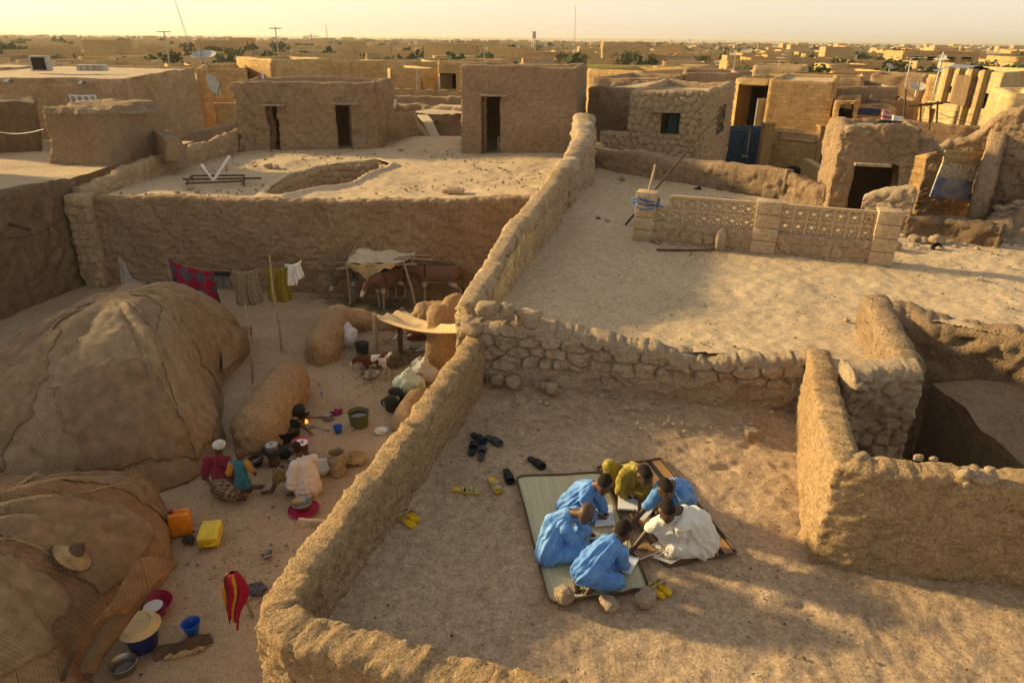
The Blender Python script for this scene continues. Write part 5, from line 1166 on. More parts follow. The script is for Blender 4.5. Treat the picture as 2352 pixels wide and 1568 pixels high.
# dusty air
mh = bpy.data.materials.new("dusty_air"); mh.use_nodes = True; t = mh.node_tree; t.nodes.remove(t.nodes["Principled BSDF"])
pv = nn(t, "ShaderNodeVolumePrincipled"); pv.inputs['Color'].default_value = (.95, .86, .70, 1); pv.inputs['Density'].default_value = 0.00022; pv.inputs['Anisotropy'].default_value = .3
t.links.new(pv.outputs[0], t.nodes['Material Output'].inputs['Volume'])
b = MB(); b.box((0, 4500, 17), (18400, 9200, 36)); b.box
o = b.build("haze", mh, smooth_sh=False); o['kind'] = 'stuff'; o['label'] = "thin dusty air that pales the far town and the desert"
# ------------------------------------------------------------------ people
def Z3(x, y, h=0.0): return G(1166.6+.25202*x, 1016.1+.25202*y, T0+.025+h)     # close-up of the reading group
M['skin'] = plain("dark_skin", (.085, .042, .024), .5, .35, var=.12, sc_=20)
M['hair'] = plain("short_hair", (.026, .018, .014), .9, .1, var=.3, sc_=120, bs=.6, bd=.004)
def cloth(name, c, c2=None, rough=.75, sc_=9, pat=None):
    m, t, b = nodes(name); co = coords(t); b.inputs['Roughness'].default_value = rough; b.inputs['Specular IOR Level'].default_value = .25
    try: b.inputs['Sheen Weight'].default_value = .15
    except Exception: pass
    base = mix(t, ramp(t, noise(t, co, sc_, 5, .7, .6), [(.42, 0), (.62, 1)]), c, c2 or tuple(x*.75 for x in c))
    t.links.new(base, b.inputs['Base Color']); bump(t, b, mth(t, 'ADD', noise(t, co, 26, 4, .6, 1.2), mth(t, 'MULTIPLY', noise(t, co, 9, 3, .6, 1.5), 1.5)), .35, .012); return m
M['blue'] = cloth("blue_bazin", (.075, .21, .52), (.13, .30, .62), .55); M['blue2'] = cloth("blue_bazin_pale", (.10, .25, .55), (.17, .35, .66), .55)
M['wcloth'] = cloth("white_robe_cloth", (.70, .66, .58), (.62, .58, .50)); M['ycloth'] = cloth("mustard_bazin", (.24, .17, .012), (.34, .25, .025), .5)
M['paper'] = plain("paper", (.74, .74, .76), .8, .2, var=.04)
def hand(pr, wrist, d, up, s=1.0, curl=.6, hold=True):
    d = d.normalized(); up = (up-d*up.dot(d)).normalized(); sd = d.cross(up)
    pc = wrist+d*.035*s; pr.append(('e', pc, (.030*s, .030*s, .014*s), Matrix((d, sd, up)).transposed()))
    pr.append(('c', wrist, .019*s, wrist+d*.05*s, .026*s))
    for k, (o, L) in enumerate([(-.024, .052), (-.008, .062), (.009, .058), (.024, .046)]):
        a = wrist+d*.062*s+sd*o*s; b = a+(d*cos(curl*.6)-up*sin(curl*.6))*L*.5*s; c = b+(d*cos(curl*1.5)-up*sin(curl*1.5))*L*.5*s
        pr.append(('c', a, .0085*s, b, .008*s)); pr.append(('c', b, .008*s, c, .0068*s))
    a = wrist+d*.02*s-sd*.026*s; b = a+(d*.6-sd*.7-up*.25).normalized()*.03*s; c = b+(d*.9-up*.5+sd*.15).normalized()*.026*s
    pr.append(('c', a, .0105*s, b, .009*s)); pr.append(('c', b, .009*s, c, .0078*s))
def frame(f, up=Vector((0, 0, 1))):
    f = f.normalized(); r = f.cross(up).normalized(); u = r.cross(f); return f, r, u
def folds(amp=.012, seed=0, fr=7.0):
    def fn(V, N):
        wv = V+.05*vec3n(V, 5, 2, seed+30)
        a = fbm(wv*[1.4, 1.4, .36], fr*1.1, 2, seed); b = 1-np.abs(fbm(wv*[1.1, 1.1, .42], fr*1.5, 2, seed+9))*2.6
        c = 1-np.abs(fbm(wv*[.55, 1.0, 1.25], fr*2.2, 2, seed+19))*2.8
        return V+N*(amp*.9*a+amp*.55*np.clip(b, -.5, 1)+amp*.38*np.clip(c, -.5, 1)-amp*.1)[:, None]
    return fn
def drape(J, amp, seed):
    base = folds(amp*.55, seed)
    P0, P1 = J['pelvis'], J['neck']; a = (P1-P0).normalized(); s_ = a.orthogonal().normalized(); q = a.cross(s_)
    A, S_, Q_, O = (np.array(x) for x in (a, s_, q, P0)); Lh = (P1-P0).length
    def fn(V, N):
        V = base(V, N); r = V-O; t = r @ A/Lh; ang = np.arctan2(r @ Q_, r @ S_); w1 = 1.6*fbm(V, 4.0, 2, seed+60); w2 = 1.8*fbm(V, 6.0, 2, seed+61)
        k = smooth(1.05, .55, t); f = np.sin(ang*8+w1*2+1.2*t)*.9+.55*np.sin(ang*15-w2*2+seed)
        f = np.sign(f)*np.abs(f)**1.3
        x = np.sin(t*17+w2*2.2+2*np.sin(ang*2))*smooth(.75, .35, t)*smooth(-.3, .1, t)*.5
        return V+N*(amp*.75*(f*k+x))[:, None]
    return fn
def head_prims(hd, face, s, up=Vector((0, 0, 1))):
    f, r, u = frame(face, up); Rm = Matrix((f, r, u)).transposed(); pr = []
    pr.append(('e', hd, (.088*s, .070*s, .098*s), Rm)); pr.append(('e', hd+f*.012*s-u*.045*s, (.066*s, .056*s, .062*s), Rm))
    pr.append(('e', hd+f*.062*s-u*.075*s, (.024*s, .028*s, .022*s), Rm)); pr.append(('c', hd+f*.082*s+u*.0*s, .010*s, hd+f*.098*s-u*.028*s, .016*s))
    pr.append(('e', hd+f*.083*s-u*.054*s, (.012*s, .026*s, .010*s), Rm)); pr.append(('e', hd+f*.074*s+u*.022*s, (.016*s, .052*s, .012*s), Rm))
    for q in (-1, 1): pr.append(('e', hd+r*q*.072*s-f*.008*s-u*.008*s, (.020*s, .012*s, .030*s), Rm)); pr.append(('e', hd+r*q*.045*s+f*.05*s-u*.03*s, (.024*s, .02*s, .02*s), Rm))
    return pr, f, r, u, Rm
def person(label, J, robe, trousers=None, s=1.0, face=None, hup=Vector((0, 0, 1)), sleeve=.55, hair='short', vs=.0075, skin=None, robe_r=(.122, .112), seed=0, thigh_r=.085, neck_open=False, cat="boy", group=None,
           robe_name="robe", shoes=True, skirt=None, loc=None, foldamp=.0110, extra_robe=()):
    g = lambda k: J[k]
    t_ = thing("person", label, cat, loc or Vector((J['pelvis'].x, J['pelvis'].y, min(J['pelvis'].z-.1, 99))), group)
    skin = skin or M['skin']
    pr, f, r, u, Rm = head_prims(J['head'], face, s, hup)
    pr.append(('c', J['neck'], .045*s, J['head']-u*.03*s-f*.02*s, .043*s)); pr.append(('c', J['pelvis'], .09*s, J['chest'], .085*s)); pr.append(('c', J['chest'], .08*s, J['neck'], .045*s))
    for q in ('L', 'R'):
        sh, el, ha = J['sh'+q], J['el'+q], J['ha'+q]
        pr += [('c', J['chest'].lerp(J['neck'], .6), .055*s, sh, .040*s), ('c', sh, .036*s, el, .030*s), ('c', el, .031*s, ha, .022*s)]
        hand(pr, ha, (ha-el).normalized()*.7+Vector((0, 0, -.25))+J.get('hd'+q, Vector((0, 0, 0))), Vector((0, 0, 1)), s*1.12)
        kn, an, to = J['kn'+q], J['an'+q], J['to'+q]
        pr += [('c', J['pelvis'], .075*s, kn, .046*s), ('c', kn, .046*s, an, .032*s), ('c', an, .033*s, an.lerp(to, .55), .032*s), ('c', an.lerp(to, .3), .03*s, to, .022*s)]
        fd = (to-an).normalized(); sd = fd.cross(Vector((0, 0, 1))); sd = sd.normalized() if sd.length > .1 else Vector((1, 0, 0))
        for k in range(5): a = to+sd*(k-2)*.013*s-fd*.01*s; pr.append(('c', a, .010*s, a+fd*(.022-.002*abs(k-1))*s, .0085*s))
    vox("body", pr, vs, skin, t_, iters=3)
    if hair == 'short':
        hp = [('e', J['head']-f*.010*s+u*.018*s, (.0865*s, .0705*s, .088*s), Rm), ('e', J['head']-f*.042*s-u*.01*s, (.052*s, .064*s, .07*s), Rm)]
        vox("hair", hp, .008, M['hair'], t_, iters=2, post=lambda V, N: V+N*(.0015*fbm(V, 90, 2, 3))[:, None])
    for q in (-1, 1):
        b = MB(); b.rock(J['head']+f*.080*s+r*q*.030*s+u*.004*s, (.016*s, .022*s, .013*s), sub=2, rough=0); b.build("eye", M['black'], t_)
    rp = [('c', J['pelvis'], robe_r[0]*s, J['chest'], robe_r[1]*s), ('c', J['chest'], robe_r[1]*s, J['chest'].lerp(J['neck'], .75), .075*s)]
    for q in ('L', 'R'):
        sh, el, ha = J['sh'+q], J['el'+q], J['ha'+q]; kn = J['kn'+q]
        rp += [('c', J['chest'].lerp(J['neck'], .5), .078*s, sh, .066*s), ('c', sh, .062*s, el, .053*s)]
        if sleeve > 0: rp.append(('c', el, .053*s, el.lerp(ha, sleeve), .052*s))
        if thigh_r: rp.append(('c', J['pelvis'], (robe_r[0]-.01)*s, J['pelvis'].lerp(kn, .75), thigh_r*s))
    rp += list(extra_robe)
    vox(robe_name, rp, vs, robe, t_, post=drape(J, foldamp, seed), iters=7)
    tp = []
    for q in ('L', 'R'):
        kn, an = J['kn'+q], J['an'+q]; tp += [('c', J['pelvis'], .10*s, kn, .076*s), ('c', kn, .074*s, kn.lerp(an, .8), .055*s)]
    if trousers: vox("trousers", tp, vs, trousers, t_, post=folds(foldamp*.9, seed+4), iters=4)
    return t_
def jz(d):
    J = {k: (Z3(*v) if not isinstance(v, Vector) else v) for k, v in d.items()}; return J
down = Vector((0, 0, -1))
def lookat(J, tgt, k=.55): d = (tgt-J['head']); d.normalize(); return d
GR = "boys writing on the mats"
J = jz(dict(pelvis=(545, 590, .12), chest=(680, 440, .36), neck=(790, 385, .50), head=(880, 375, .555), shL=(800, 430, .42), shR=(700, 490, .40), elL=(850, 560, .16), haL=(893, 640, .075), elR=(745, 645, .13), haR=(860, 680, .07),
            knL=(800, 510, .22), knR=(720, 680, .10), anL=(700, 640, .06), anR=(610, 680, .05), toL=(680, 700, .03), toR=(560, 650, .03)))
person("boy in blue robe at the upper left of the reading circle, writing in a notebook", J, M['blue'], M['blue'], face=lookat(J, Z3(905, 690, 0)), seed=1, sleeve=.35, group=GR)
J = jz(dict(pelvis=(365, 1000, .12), chest=(430, 740, .37), neck=(570, 640, .50), head=(715, 635, .55), shL=(610, 640, .42), shR=(520, 780, .40), elL=(690, 790, .15), haL=(760, 830, .075), elR=(640, 960, .13), haR=(775, 900, .07),
            knL=(690, 800, .14), knR=(690, 1010, .12), anL=(560, 900, .05), anR=(480, 1050, .06), toL=(600, 960, .03), toR=(450, 1000, .04)))
person("boy in blue robe with shaved head at the left of the circle, seated cross-legged", J, M['blue2'], M['blue2'], face=lookat(J, Z3(800, 900, 0)), seed=2, sleeve=.45, hair=None, group=GR)
J = jz(dict(pelvis=(700, 1175, .26), chest=(870, 985, .40), neck=(985, 885, .49), head=(1045, 805, .52), shL=(885, 900, .42), shR=(1040, 990, .36), elL=(935, 1110, .15), haL=(1010, 1150, .06), elR=(1040, 1110, .15), haR=(1095, 1110, .065),
            knL=(890, 1270, .10), knR=(1000, 1270, .09), anL=(625, 1235, .11), anR=(775, 1300, .10), toL=(632, 1365, .03), toR=(712, 1385, .03)))
person("boy in blue robe kneeling nearest the stones with his back and bare soles showing", J, M['blue'], M['blue'], face=lookat(J, Z3(1110, 1050, 0)), seed=3, sleeve=.5, group=GR)
J = jz(dict(pelvis=(1775, 905, .13), chest=(1705, 715, .38), neck=(1575, 615, .52), head=(1450, 615, .545), shL=(1585, 760, .42), shR=(1440, 690, .44), elL=(1560, 900, .17), haL=(1470, 830, .075), elR=(1300, 770, .28), haR=(1140, 965, .065),
            knL=(1510, 960, .12), knR=(1440, 860, .13), anL=(1660, 980, .05), anR=(1600, 920, .05), toL=(1700, 960, .03), toR=(1640, 900, .03)))
person("boy in white robe at the right of the circle reaching across to an open book", J, M['wcloth'], M['wcloth'], s=1.05, face=lookat(J, Z3(1340, 900, 0)), seed=4, sleeve=.0, group=GR, robe_r=(.15, .135), thigh_r=.11)
J = jz(dict(pelvis=(1620, 545, .12), chest=(1580, 430, .36), neck=(1500, 370, .48), head=(1435, 415, .49), shL=(1600, 470, .40), shR=(1400, 390, .42), elL=(1560, 580, .15), haL=(1380, 610, .07), elR=(1300, 545, .20), haR=(1145, 725, .07),
            knL=(1500, 610, .14), knR=(1420, 530, .16), anL=(1600, 640, .05), anR=(1560, 590, .05), toL=(1640, 640, .03), toR=(1600, 580, .03)))
person("boy in blue robe behind the white-robed boy, stretching an arm towards the middle", J, M['blue'], M['blue'], face=lookat(J, Z3(1280, 640, 0)), seed=5, sleeve=.25, group=GR)
J = jz(dict(pelvis=(1080, 330, .12), chest=(1130, 270, .36), neck=(1185, 235, .47), head=(1245, 290, .475), shL=(1270, 300, .40), shR=(1060, 290, .40), elL=(1270, 430, .14), haL=(1180, 490, .07), elR=(1010, 430, .17), haR=(1095, 490, .075),
            knL=(1240, 440, .13), knR=(930, 210, .36), anL=(1100, 440, .05), anR=(940, 400, .06), toL=(1050, 430, .03), toR=(1000, 440, .04)))
person("boy in mustard yellow robe at the back of the circle with one knee raised", J, M['ycloth'], M['ycloth'], face=lookat(J, Z3(1130, 520, 0)), seed=6, sleeve=.6, group=GR)
# courtyard people (a close-up frame of its own)
def Z2(x, y, h=0.0): return G(451.6+.2*x, 903.2+.2*y, h)
M['redcloth'] = cloth("crimson_cloth", (.20, .012, .03)); M['skirt'] = cloth("printed_skirt", (.05, .012, .012), (.32, .24, .12), sc_=22); M['pink'] = cloth("pale_pink_wrap", (.62, .52, .46), (.55, .45, .40))
M['teal'] = cloth("teal_shirt", (.03, .16, .22)); M['amber'] = cloth("amber_sleeve", (.42, .20, .015)); M['turban'] = cloth("pale_turban", (.55, .60, .52)); M['olive'] = cloth("olive_print", (.10, .065, .02), (.22, .15, .05), sc_=25)
J = {k: Z2(*v) for k, v in dict(pelvis=(300, 1075, .14), chest=(310, 985, .45), neck=(325, 880, .60), head=(348, 850, .74), shL=(420, 930, .52), shR=(215, 930, .52), elL=(445, 1000, .30), haL=(410, 1050, .22), elR=(230, 1050, .28), haR=(350, 1060, .22),
     knL=(520, 1075, .14), knR=(420, 1150, .13), anL=(740, 1075, .07), anR=(545, 1215, .06), toL=(765, 1060, .17), toR=(560, 1190, .16)).items()}
J['head'] = Z2(345, 1070, 0)+Vector((0, 0, .80)); J['neck'] = Z2(325, 1070, 0)+Vector((0, 0, .63)); J['chest'] = Z2(305, 1080, 0)+Vector((0, 0, .42))
for k, dx, dz in (('shL', .16, .56), ('shR', -.17, .56)): J[k] = J['chest']+Vector((dx, -.02, dz-.42))
J['elL'] = J['shL']+Vector((.10, -.10, -.24)); J['haL'] = J['shL']+Vector((-.02, -.24, -.32)); J['elR'] = J['shR']+Vector((-.04, -.10, -.26)); J['haR'] = J['shR']+Vector((.14, -.26, -.32))
wm = person("seated woman in a crimson top and pale turban, legs stretched out on the yard earth", J, M['redcloth'], None, s=1.12, face=Vector((.35, -.4, -.75)), seed=11, sleeve=0, hair=None, cat="woman", thigh_r=0, robe_name="blouse")
f, r, u = frame(Vector((.35, -.4, -.75)))
vox("turban", [('e', J['head']+u*.05-f*.015, (.105, .10, .08)), ('e', J['head']+u*.085+r*.05, (.06, .05, .045)), ('e', J['head']+u*.10-f*.03, (.07, .07, .05))], .012, M['turban'], wm, post=folds(.009, 5, 14))
vox("skirt", [('c', J['pelvis'], .19, J['pelvis'].lerp(J['knL'], .8), .11), ('c', J['pelvis'], .19, J['pelvis'].lerp(J['knR'], 1.0), .12), ('c', J['pelvis'].lerp(J['knL'], .5), .12, J['pelvis'].lerp(J['knR'], .6), .12)], .012, M['skirt'], wm, post=folds(.012, 15))
# toddler standing beside her
p0 = Z2(555, 1175, 0); J = dict(pelvis=p0+Vector((0, 0, .36)), chest=p0+Vector((-.01, .02, .55)), neck=p0+Vector((0, .03, .66)), head=p0+Vector((.02, .05, .775)), shL=p0+Vector((.11, .02, .62)), shR=p0+Vector((-.12, .0, .62)),
    elL=p0+Vector((.17, .04, .50)), haL=p0+Vector((.17, .10, .42)), elR=p0+Vector((-.17, -.04, .48)), haR=p0+Vector((-.20, .02, .40)), knL=p0+Vector((.05, .02, .20)), knR=p0+Vector((-.05, .0, .20)), anL=p0+Vector((.05, .04, .05)), anR=p0+Vector((-.05, .02, .05)), toL=p0+Vector((.07, .12, .03)), toR=p0+Vector((-.03, .10, .03)))
td = person("toddler in a teal shirt with amber sleeves standing against the seated woman", J, M['teal'], None, s=.86, face=Vector((.9, .35, -.05)), seed=12, sleeve=0, hair=None, cat="child", thigh_r=.11, robe_r=(.12, .10), robe_name="shirt")
vox("sleeve", [('c', J['shL'], .062, J['elL'], .055), ('c', J['elL'], .055, J['elL'].lerp(J['haL'], .5), .05)], .012, M['amber'], td, post=folds(.006, 5)); vox("sleeve", [('c', J['shR'], .062, J['elR'], .055), ('c', J['elR'], .055, J['elR'].lerp(J['haR'], .5), .05)], .012, M['amber'], td, post=folds(.006, 6))
# second woman, white wrap, braided hair, sitting with her back half to us
p0 = Z2(1275, 1120, 0); J = dict(pelvis=p0+Vector((0, 0, .16)), chest=p0+Vector((-.02, .04, .46)), neck=p0+Vector((-.06, .06, .63)), head=p0+Vector((-.13, .09, .79)), shL=p0+Vector((-.12, -.08, .56)), shR=p0+Vector((.13, .12, .57)),
    elL=p0+Vector((-.25, -.06, .34)), haL=p0+Vector((-.38, .06, .30)), elR=p0+Vector((.05, .22, .34)), haR=p0+Vector((-.22, .24, .30)), knL=p0+Vector((-.42, -.02, .36)), knR=p0+Vector((-.36, .25, .22)), anL=p0+Vector((-.55, -.10, .06)), anR=p0+Vector((-.18, -.13, .05)), toL=p0+Vector((-.72, -.10, .03)), toR=p0+Vector((-.30, -.14, .03)))
w2 = person("woman in a loose white wrap sitting by the pots, braided hair, seen from behind", J, M['pink'], None, s=1.08, face=Vector((-.8, .5, -.35)), seed=13, sleeve=0, hair='short', cat="woman", thigh_r=0, robe_name="wrap", robe_r=(.21, .165), extra_robe=[('c', p0+Vector((0, 0, .10)), .24, p0+Vector((0, .02, .4)), .17), ('c', J['shL'], .09, p0+Vector((-.20, -.14, .22)), .10)])
vox("wrapper", [('c', J['pelvis'], .13, J['knL'], .10), ('c', J['knL'], .10, J['knL'].lerp(J['anL'], .35), .085), ('c', J['pelvis'], .13, J['knR'], .10), ('c', J['knL'].lerp(J['pelvis'], .4), .1, J['knR'].lerp(J['pelvis'], .4), .1)], .012, M['olive'], w2, post=folds(.010, 16))
# child looking over the blue gate wall, and a figure in the brick house window
p0 = Y(1765, 296, 33.6); p0.z -= 1.2
def standing(p0, s, fdir):
    f = fdir.normalized(); r = f.cross(Vector((0, 0, 1))); V = lambda a, b, c: p0+r*a*s+f*b*s+Vector((0, 0, c*s))
    return dict(pelvis=V(0, 0, .85), chest=V(0, 0, 1.15), neck=V(0, 0, 1.36), head=V(0, .03, 1.52), shL=V(-.18, 0, 1.3), shR=V(.18, 0, 1.3), elL=V(-.22, .05, 1.05), haL=V(-.16, .2, .95), elR=V(.22, .05, 1.05), haR=V(.16, .2, .95),
                knL=V(-.09, .02, .45), knR=V(.09, .02, .45), anL=V(-.09, 0, .07), anR=V(.09, 0, .07), toL=V(-.09, .14, .03), toR=V(.09, .14, .03))
J = standing(p0, .84, Vector((.4, -1, 0))); person("small child in a white shirt looking over the wall beside the blue gate", J, M['wcloth'], M['olive'], s=.84, face=Vector((.4, -1, -.1)), seed=14, sleeve=0, cat="child", thigh_r=.1, vs=.018, robe_name="shirt", robe_r=(.14, .13), loc=p0)
p = onplane(a_win, c_win, 1530, 300) if 'a_win' in globals() else None
q = Y(1531, 300, 27.2); q = Vector((q.x, 27.45, q.z-1.15)); J = standing(q, .9, Vector((-.3, -1, 0))); person("dim figure standing inside the brick house window", J, M['skirt'], M['olive'], s=.9, face=Vector((-.2, -1, -.1)), seed=15, sleeve=.3, cat="person", thigh_r=.1, vs=.018, robe_name="shirt", loc=q)
# ------------------------------------------------------------------ mats, books, stones and sandals of the reading group
def mat_mesh(name, quad, z, fn, n=40, thick=.006, mat=None, label=None, bind=None, corner=.10):
    P = [Vector((p.x, p.y, z)) for p in quad]; t_ = thing(name, label, "mat", P[0]); L = (P[3]-P[0]).length; Wd = (P[1]-P[0]).length
    def pt(u, v):
        cu, cv = min(u, 1-u)*Wd, min(v, 1-v)*L; q = (P[0].lerp(P[1], u)).lerp(P[3].lerp(P[2], u), v)
        r = corner
        if cu < r and cv < r:
            d = Vector((r-cu, r-cv)); k = d.length
            if k > r: c = (P[0].lerp(P[1], .5)).lerp(P[3].lerp(P[2], .5), .5); q = q.lerp(c, (k-r)/c.__sub__(q).length*1.0)
        q = q.copy(); q.z += fn(u, v, q); return q
    b = MB(); b.grid(pt, n, n); o = b.build("weave", mat, t_); o.data.materials[0] = mat
    md = o.modifiers.new("t", 'SOLIDIFY'); md.thickness = thick; md.offset = 1
    b = MB(); ring = [pt(k/n, 0) for k in range(n)]+[pt(1, k/n) for k in range(n)]+[pt(1-k/n, 1) for k in range(n)]+[pt(0, 1-k/n) for k in range(n+1)]
    b.tube([p+Vector((0, 0, .006)) for p in ring], .012, 6); b.build("binding", bind or M['wooddark'], t_); return t_
def weave(name, c1, c2, stripes=(), fine=110, axis=0, bands=None, soft=False):
    m, t, b = nodes(name); uv = nn(t, "ShaderNodeUVMap").outputs[0]; sp = nn(t, "ShaderNodeSeparateXYZ"); t.links.new(uv, sp.inputs[0]); b.inputs['Roughness'].default_value = .8
    a = sp.outputs[axis]; w1 = mth(t, 'SINE', mth(t, 'MULTIPLY', a, fine)); w2 = mth(t, 'SINE', mth(t, 'MULTIPLY', sp.outputs[1-axis], 260))
    lo = noise(t, None, 1, 3); n1 = nn(t, "ShaderNodeTexNoise"); n1.inputs['Scale'].default_value = 1; n1.inputs['Detail'].default_value = 5
    mp = nn(t, "ShaderNodeMapping"); mp.inputs['Scale'].default_value = ((26, 2.2, 1) if axis == 0 else (2.2, 26, 1)) if not soft else (14, 7, 1); t.links.new(uv, mp.inputs[0]); t.links.new(mp.outputs[0], n1.inputs[0])
    base = mix(t, ramp(t, n1.outputs[0], [(.35, 0), (.65, 1)]), c1, c2)
    base = mix(t, .35, base, ramp(t, mth(t, 'MULTIPLY', mth(t, 'ADD', w1, 1), .5), [(0, .55), (.6, 1.1)]), 'MULTIPLY')
    base = mix(t, .08, base, ramp(t, mth(t, 'MULTIPLY', mth(t, 'ADD', w2, 1), .5), [(0, .6), (.6, 1.1)]), 'MULTIPLY')
    if soft: base = mix(t, 1.0, base, ramp(t, noise(t, coords(t), 5, 6, .7), [(.3, .7), (.7, 1.28)]), 'MULTIPLY')
    if bands:
        st = [(0, (1, 1, 1))]
        n = nn(t, "ShaderNodeValToRGB"); e = n.color_ramp.elements; n.color_ramp.interpolation = 'CONSTANT'
        while len(e) < len(bands): e.new(.5)
        for x, (p, c) in zip(e, bands): x.position = p; x.color = (c, c, c, 1)
        t.links.new(a, n.inputs[0]); base = mix(t, n.outputs[0], base, (.035, .03, .03))
    t.links.new(base, b.inputs['Base Color']); bump(t, b, mth(t, 'ADD', w1, mth(t, 'MULTIPLY', w2, .5)), .3, .004); return m
M['mat1'] = weave("straw_weave", (.50, .43, .25), (.60, .53, .33), fine=230); M['mat2'] = weave("brown_weave", (.30, .155, .065), (.40, .22, .10), fine=230, bands=[(0, 0), (.10, .0), (.76, 1), (.84, 0), (.965, 1), (.985, 0)])
FZ = T0+.035
q1 = [Z3(72, 325), Z3(862, 288), Z3(1285, 1352), Z3(375, 1495)]; q2 = [Z3(812, 228), Z3(1392, 150), Z3(2088, 1010), Z3(1452, 1138)]
mat_mesh("straw_mat", q2, FZ-.006, lambda u, v, q: .006*sin(7*u+3*v)+.008*max(0, u-.9)*10*sin(v*9)**2, mat=M['mat2'], label="reddish-brown woven mat with dark stripes under the white-robed boy", corner=.02)
mat_mesh("straw_mat", q1, FZ+.012, lambda u, v, q: .004*sin(9*u+5*v)+.02*max(0, v-.93)/.07*sin(u*13)**2+.02*max(0, .05-u)/.05*sin(v*5)**2, mat=M['mat1'], label="pale yellow straw mat with a dark bound edge held down by three stones", corner=.09)
def flat(quad, z0, z1, mat, name, parent, zoom=Z3):
    P = [zoom(*q) for q in quad]; V = [Vector((p.x, p.y, z0)) for p in P]+[Vector((p.x, p.y, z1)) for p in P]; b = MB()
    b.add(V, [(3, 2, 1, 0), (4, 5, 6, 7)]+[(i, (i+1) % 4, 4+(i+1) % 4, 4+i) for i in range(4)]); return b.build(name, mat, parent, smooth_sh=False)
def q_at(P, u, v): a = P[0].lerp(P[1], u); c = P[3].lerp(P[2], u); return a.lerp(c, v)
M['ink'] = plain("ink", (.04, .03, .05), .7, .1)
def scribble(P, z, cols, rows, parent, u0=.72, u1=.95, v0=.1, v1=.85, seed=0):
    R = random.Random(seed); b = MB()
    for j in range(rows):
        v = v0+(v1-v0)*j/max(1, rows-1); u = u0
        while u < u1:
            L = R.uniform(.012, .05); a, c = q_at(P, u, v+R.uniform(-.008, .008)), q_at(P, min(u+L, u1), v+R.uniform(-.01, .01)); a.z = c.z = z
            d = (c-a).normalized(); s = Vector((-d.y, d.x, 0))*.0016; b.add([a-s, c-s, c+s, a+s], [(0, 1, 2, 3)]); u += L+R.uniform(.008, .02)
    return b.build("handwriting", M['ink'], parent, smooth_sh=False)
BZ = FZ+.030
def notebook(label, quad, th=.018, lines=(0, 0), us=(.72, .95), cover=None, name="notebook", seed=0):
    P = [Z3(*q) for q in quad]; c = sum(P, Vector())/4; t_ = thing(name, label, "notebook" if name == "notebook" else "book", Vector((c.x, c.y, BZ)))
    flat(quad, BZ, BZ+.004, cover or M['wcloth'], "cover", t_); ins = [tuple(np.array(q)*.97+np.mean(np.array(quad), 0)*.03) for q in quad]
    flat(ins, BZ+.004, BZ+th, M['paper'], "pages", t_)
    if lines[0]: scribble(P, BZ+th+.001, 1, lines[0], t_, us[0], us[1], seed=seed)
    return t_
notebook("open notebook under the yellow-robed boy's pen, a column of handwriting at its right", [(1003, 492), (1182, 482), (1180, 652), (998, 640)], lines=(14, 1), us=(.84, .95))
notebook("notebook with a column of handwriting under the upper-left boy's hands", [(788, 610), (945, 603), (978, 782), (788, 798)], lines=(15, 1), us=(.85, .96), seed=2)
notebook("loose white sheet under the hands of the boy with the shaved head", [(690, 882), (812, 860), (835, 975), (740, 1000)], th=.008, name="paper_sheet", seed=3)
notebook("small notebook under the kneeling boy's hand near the stones", [(1098, 1076), (1196, 1092), (1112, 1232), (1034, 1214)], lines=(4, 1), us=(.3, .7), seed=4)
notebook("notebook under the outstretched arm of the boy behind the white robe", [(1228, 608), (1335, 640), (1242, 745), (1178, 712)], lines=(5, 1), us=(.2, .7), seed=5)
t_ = notebook("open book with white pages in front of the white-robed boy", [(1372, 758), (1512, 855), (1430, 972), (1280, 828)], th=.012, lines=(0, 0), cover=M['black'], name="open_book")
P = [Z3(*q) for q in [(1372, 758), (1440, 805), (1335, 892), (1280, 828)]]; scribble(P, BZ+.0135, 1, 3, t_, .1, .5, .3, .45, seed=8); scribble([Z3(*q) for q in [(1440, 805), (1512, 855), (1430, 972), (1335, 892)]], BZ+.0135, 1, 9, t_, .15, .8, .1, .9, seed=9)
M['bookbrown'] = plain("tan_cover", (.27, .15, .07), .7, .2); M['gold'] = plain("gold_print", (.50, .30, .05), .6, .3)
t_ = notebook("closed tan book with a darker printed frame lying by the white-robed boy's hand", [(1120, 1002), (1270, 950), (1362, 1036), (1200, 1102)], th=.02, cover=M['bookbrown'], name="closed_book")
Q = [Z3(*q) for q in [(1120, 1002), (1270, 950), (1362, 1036), (1200, 1102)]]
def patch(P, u0, u1, v0, v1, z, mat, name, parent, wav=0.0):
    b = MB(); n = 28
    if not wav:
        pts = [q_at(P, u, v) for u, v in ((u0, v0), (u1, v0), (u1, v1), (u0, v1))]; V = [Vector((p.x, p.y, z)) for p in pts]; b.add(V, [(0, 1, 2, 3)])
    else:
        V = []
        for k in range(n):
            a = 2*pi*k/n; r = 1+wav*cos(4*a); p = q_at(P, (u0+u1)/2+(u1-u0)/2*r*cos(a), (v0+v1)/2+(v1-v0)/2*r*sin(a)); V.append(Vector((p.x, p.y, z)))
        b.add(V, [tuple(range(n))])
    o = b.build(name, mat, parent, smooth_sh=False)
    return o
z = BZ+.021; patch(Q, 0, 1, 0, 1, z, M['bookbrown'], "front_cover", t_); M['brownink'] = plain("brown_ink", (.14, .07, .025), .7); M['tanlight'] = plain("tan_print", (.42, .27, .13), .7)
patch(Q, .12, .88, .12, .88, z+.001, M['tanlight'], "frame", t_); patch(Q, .16, .84, .16, .84, z+.002, M['bookbrown'], "frame_field", t_); patch(Q, .3, .7, .28, .72, z+.003, M['brownink'], "medallion", t_, .18)
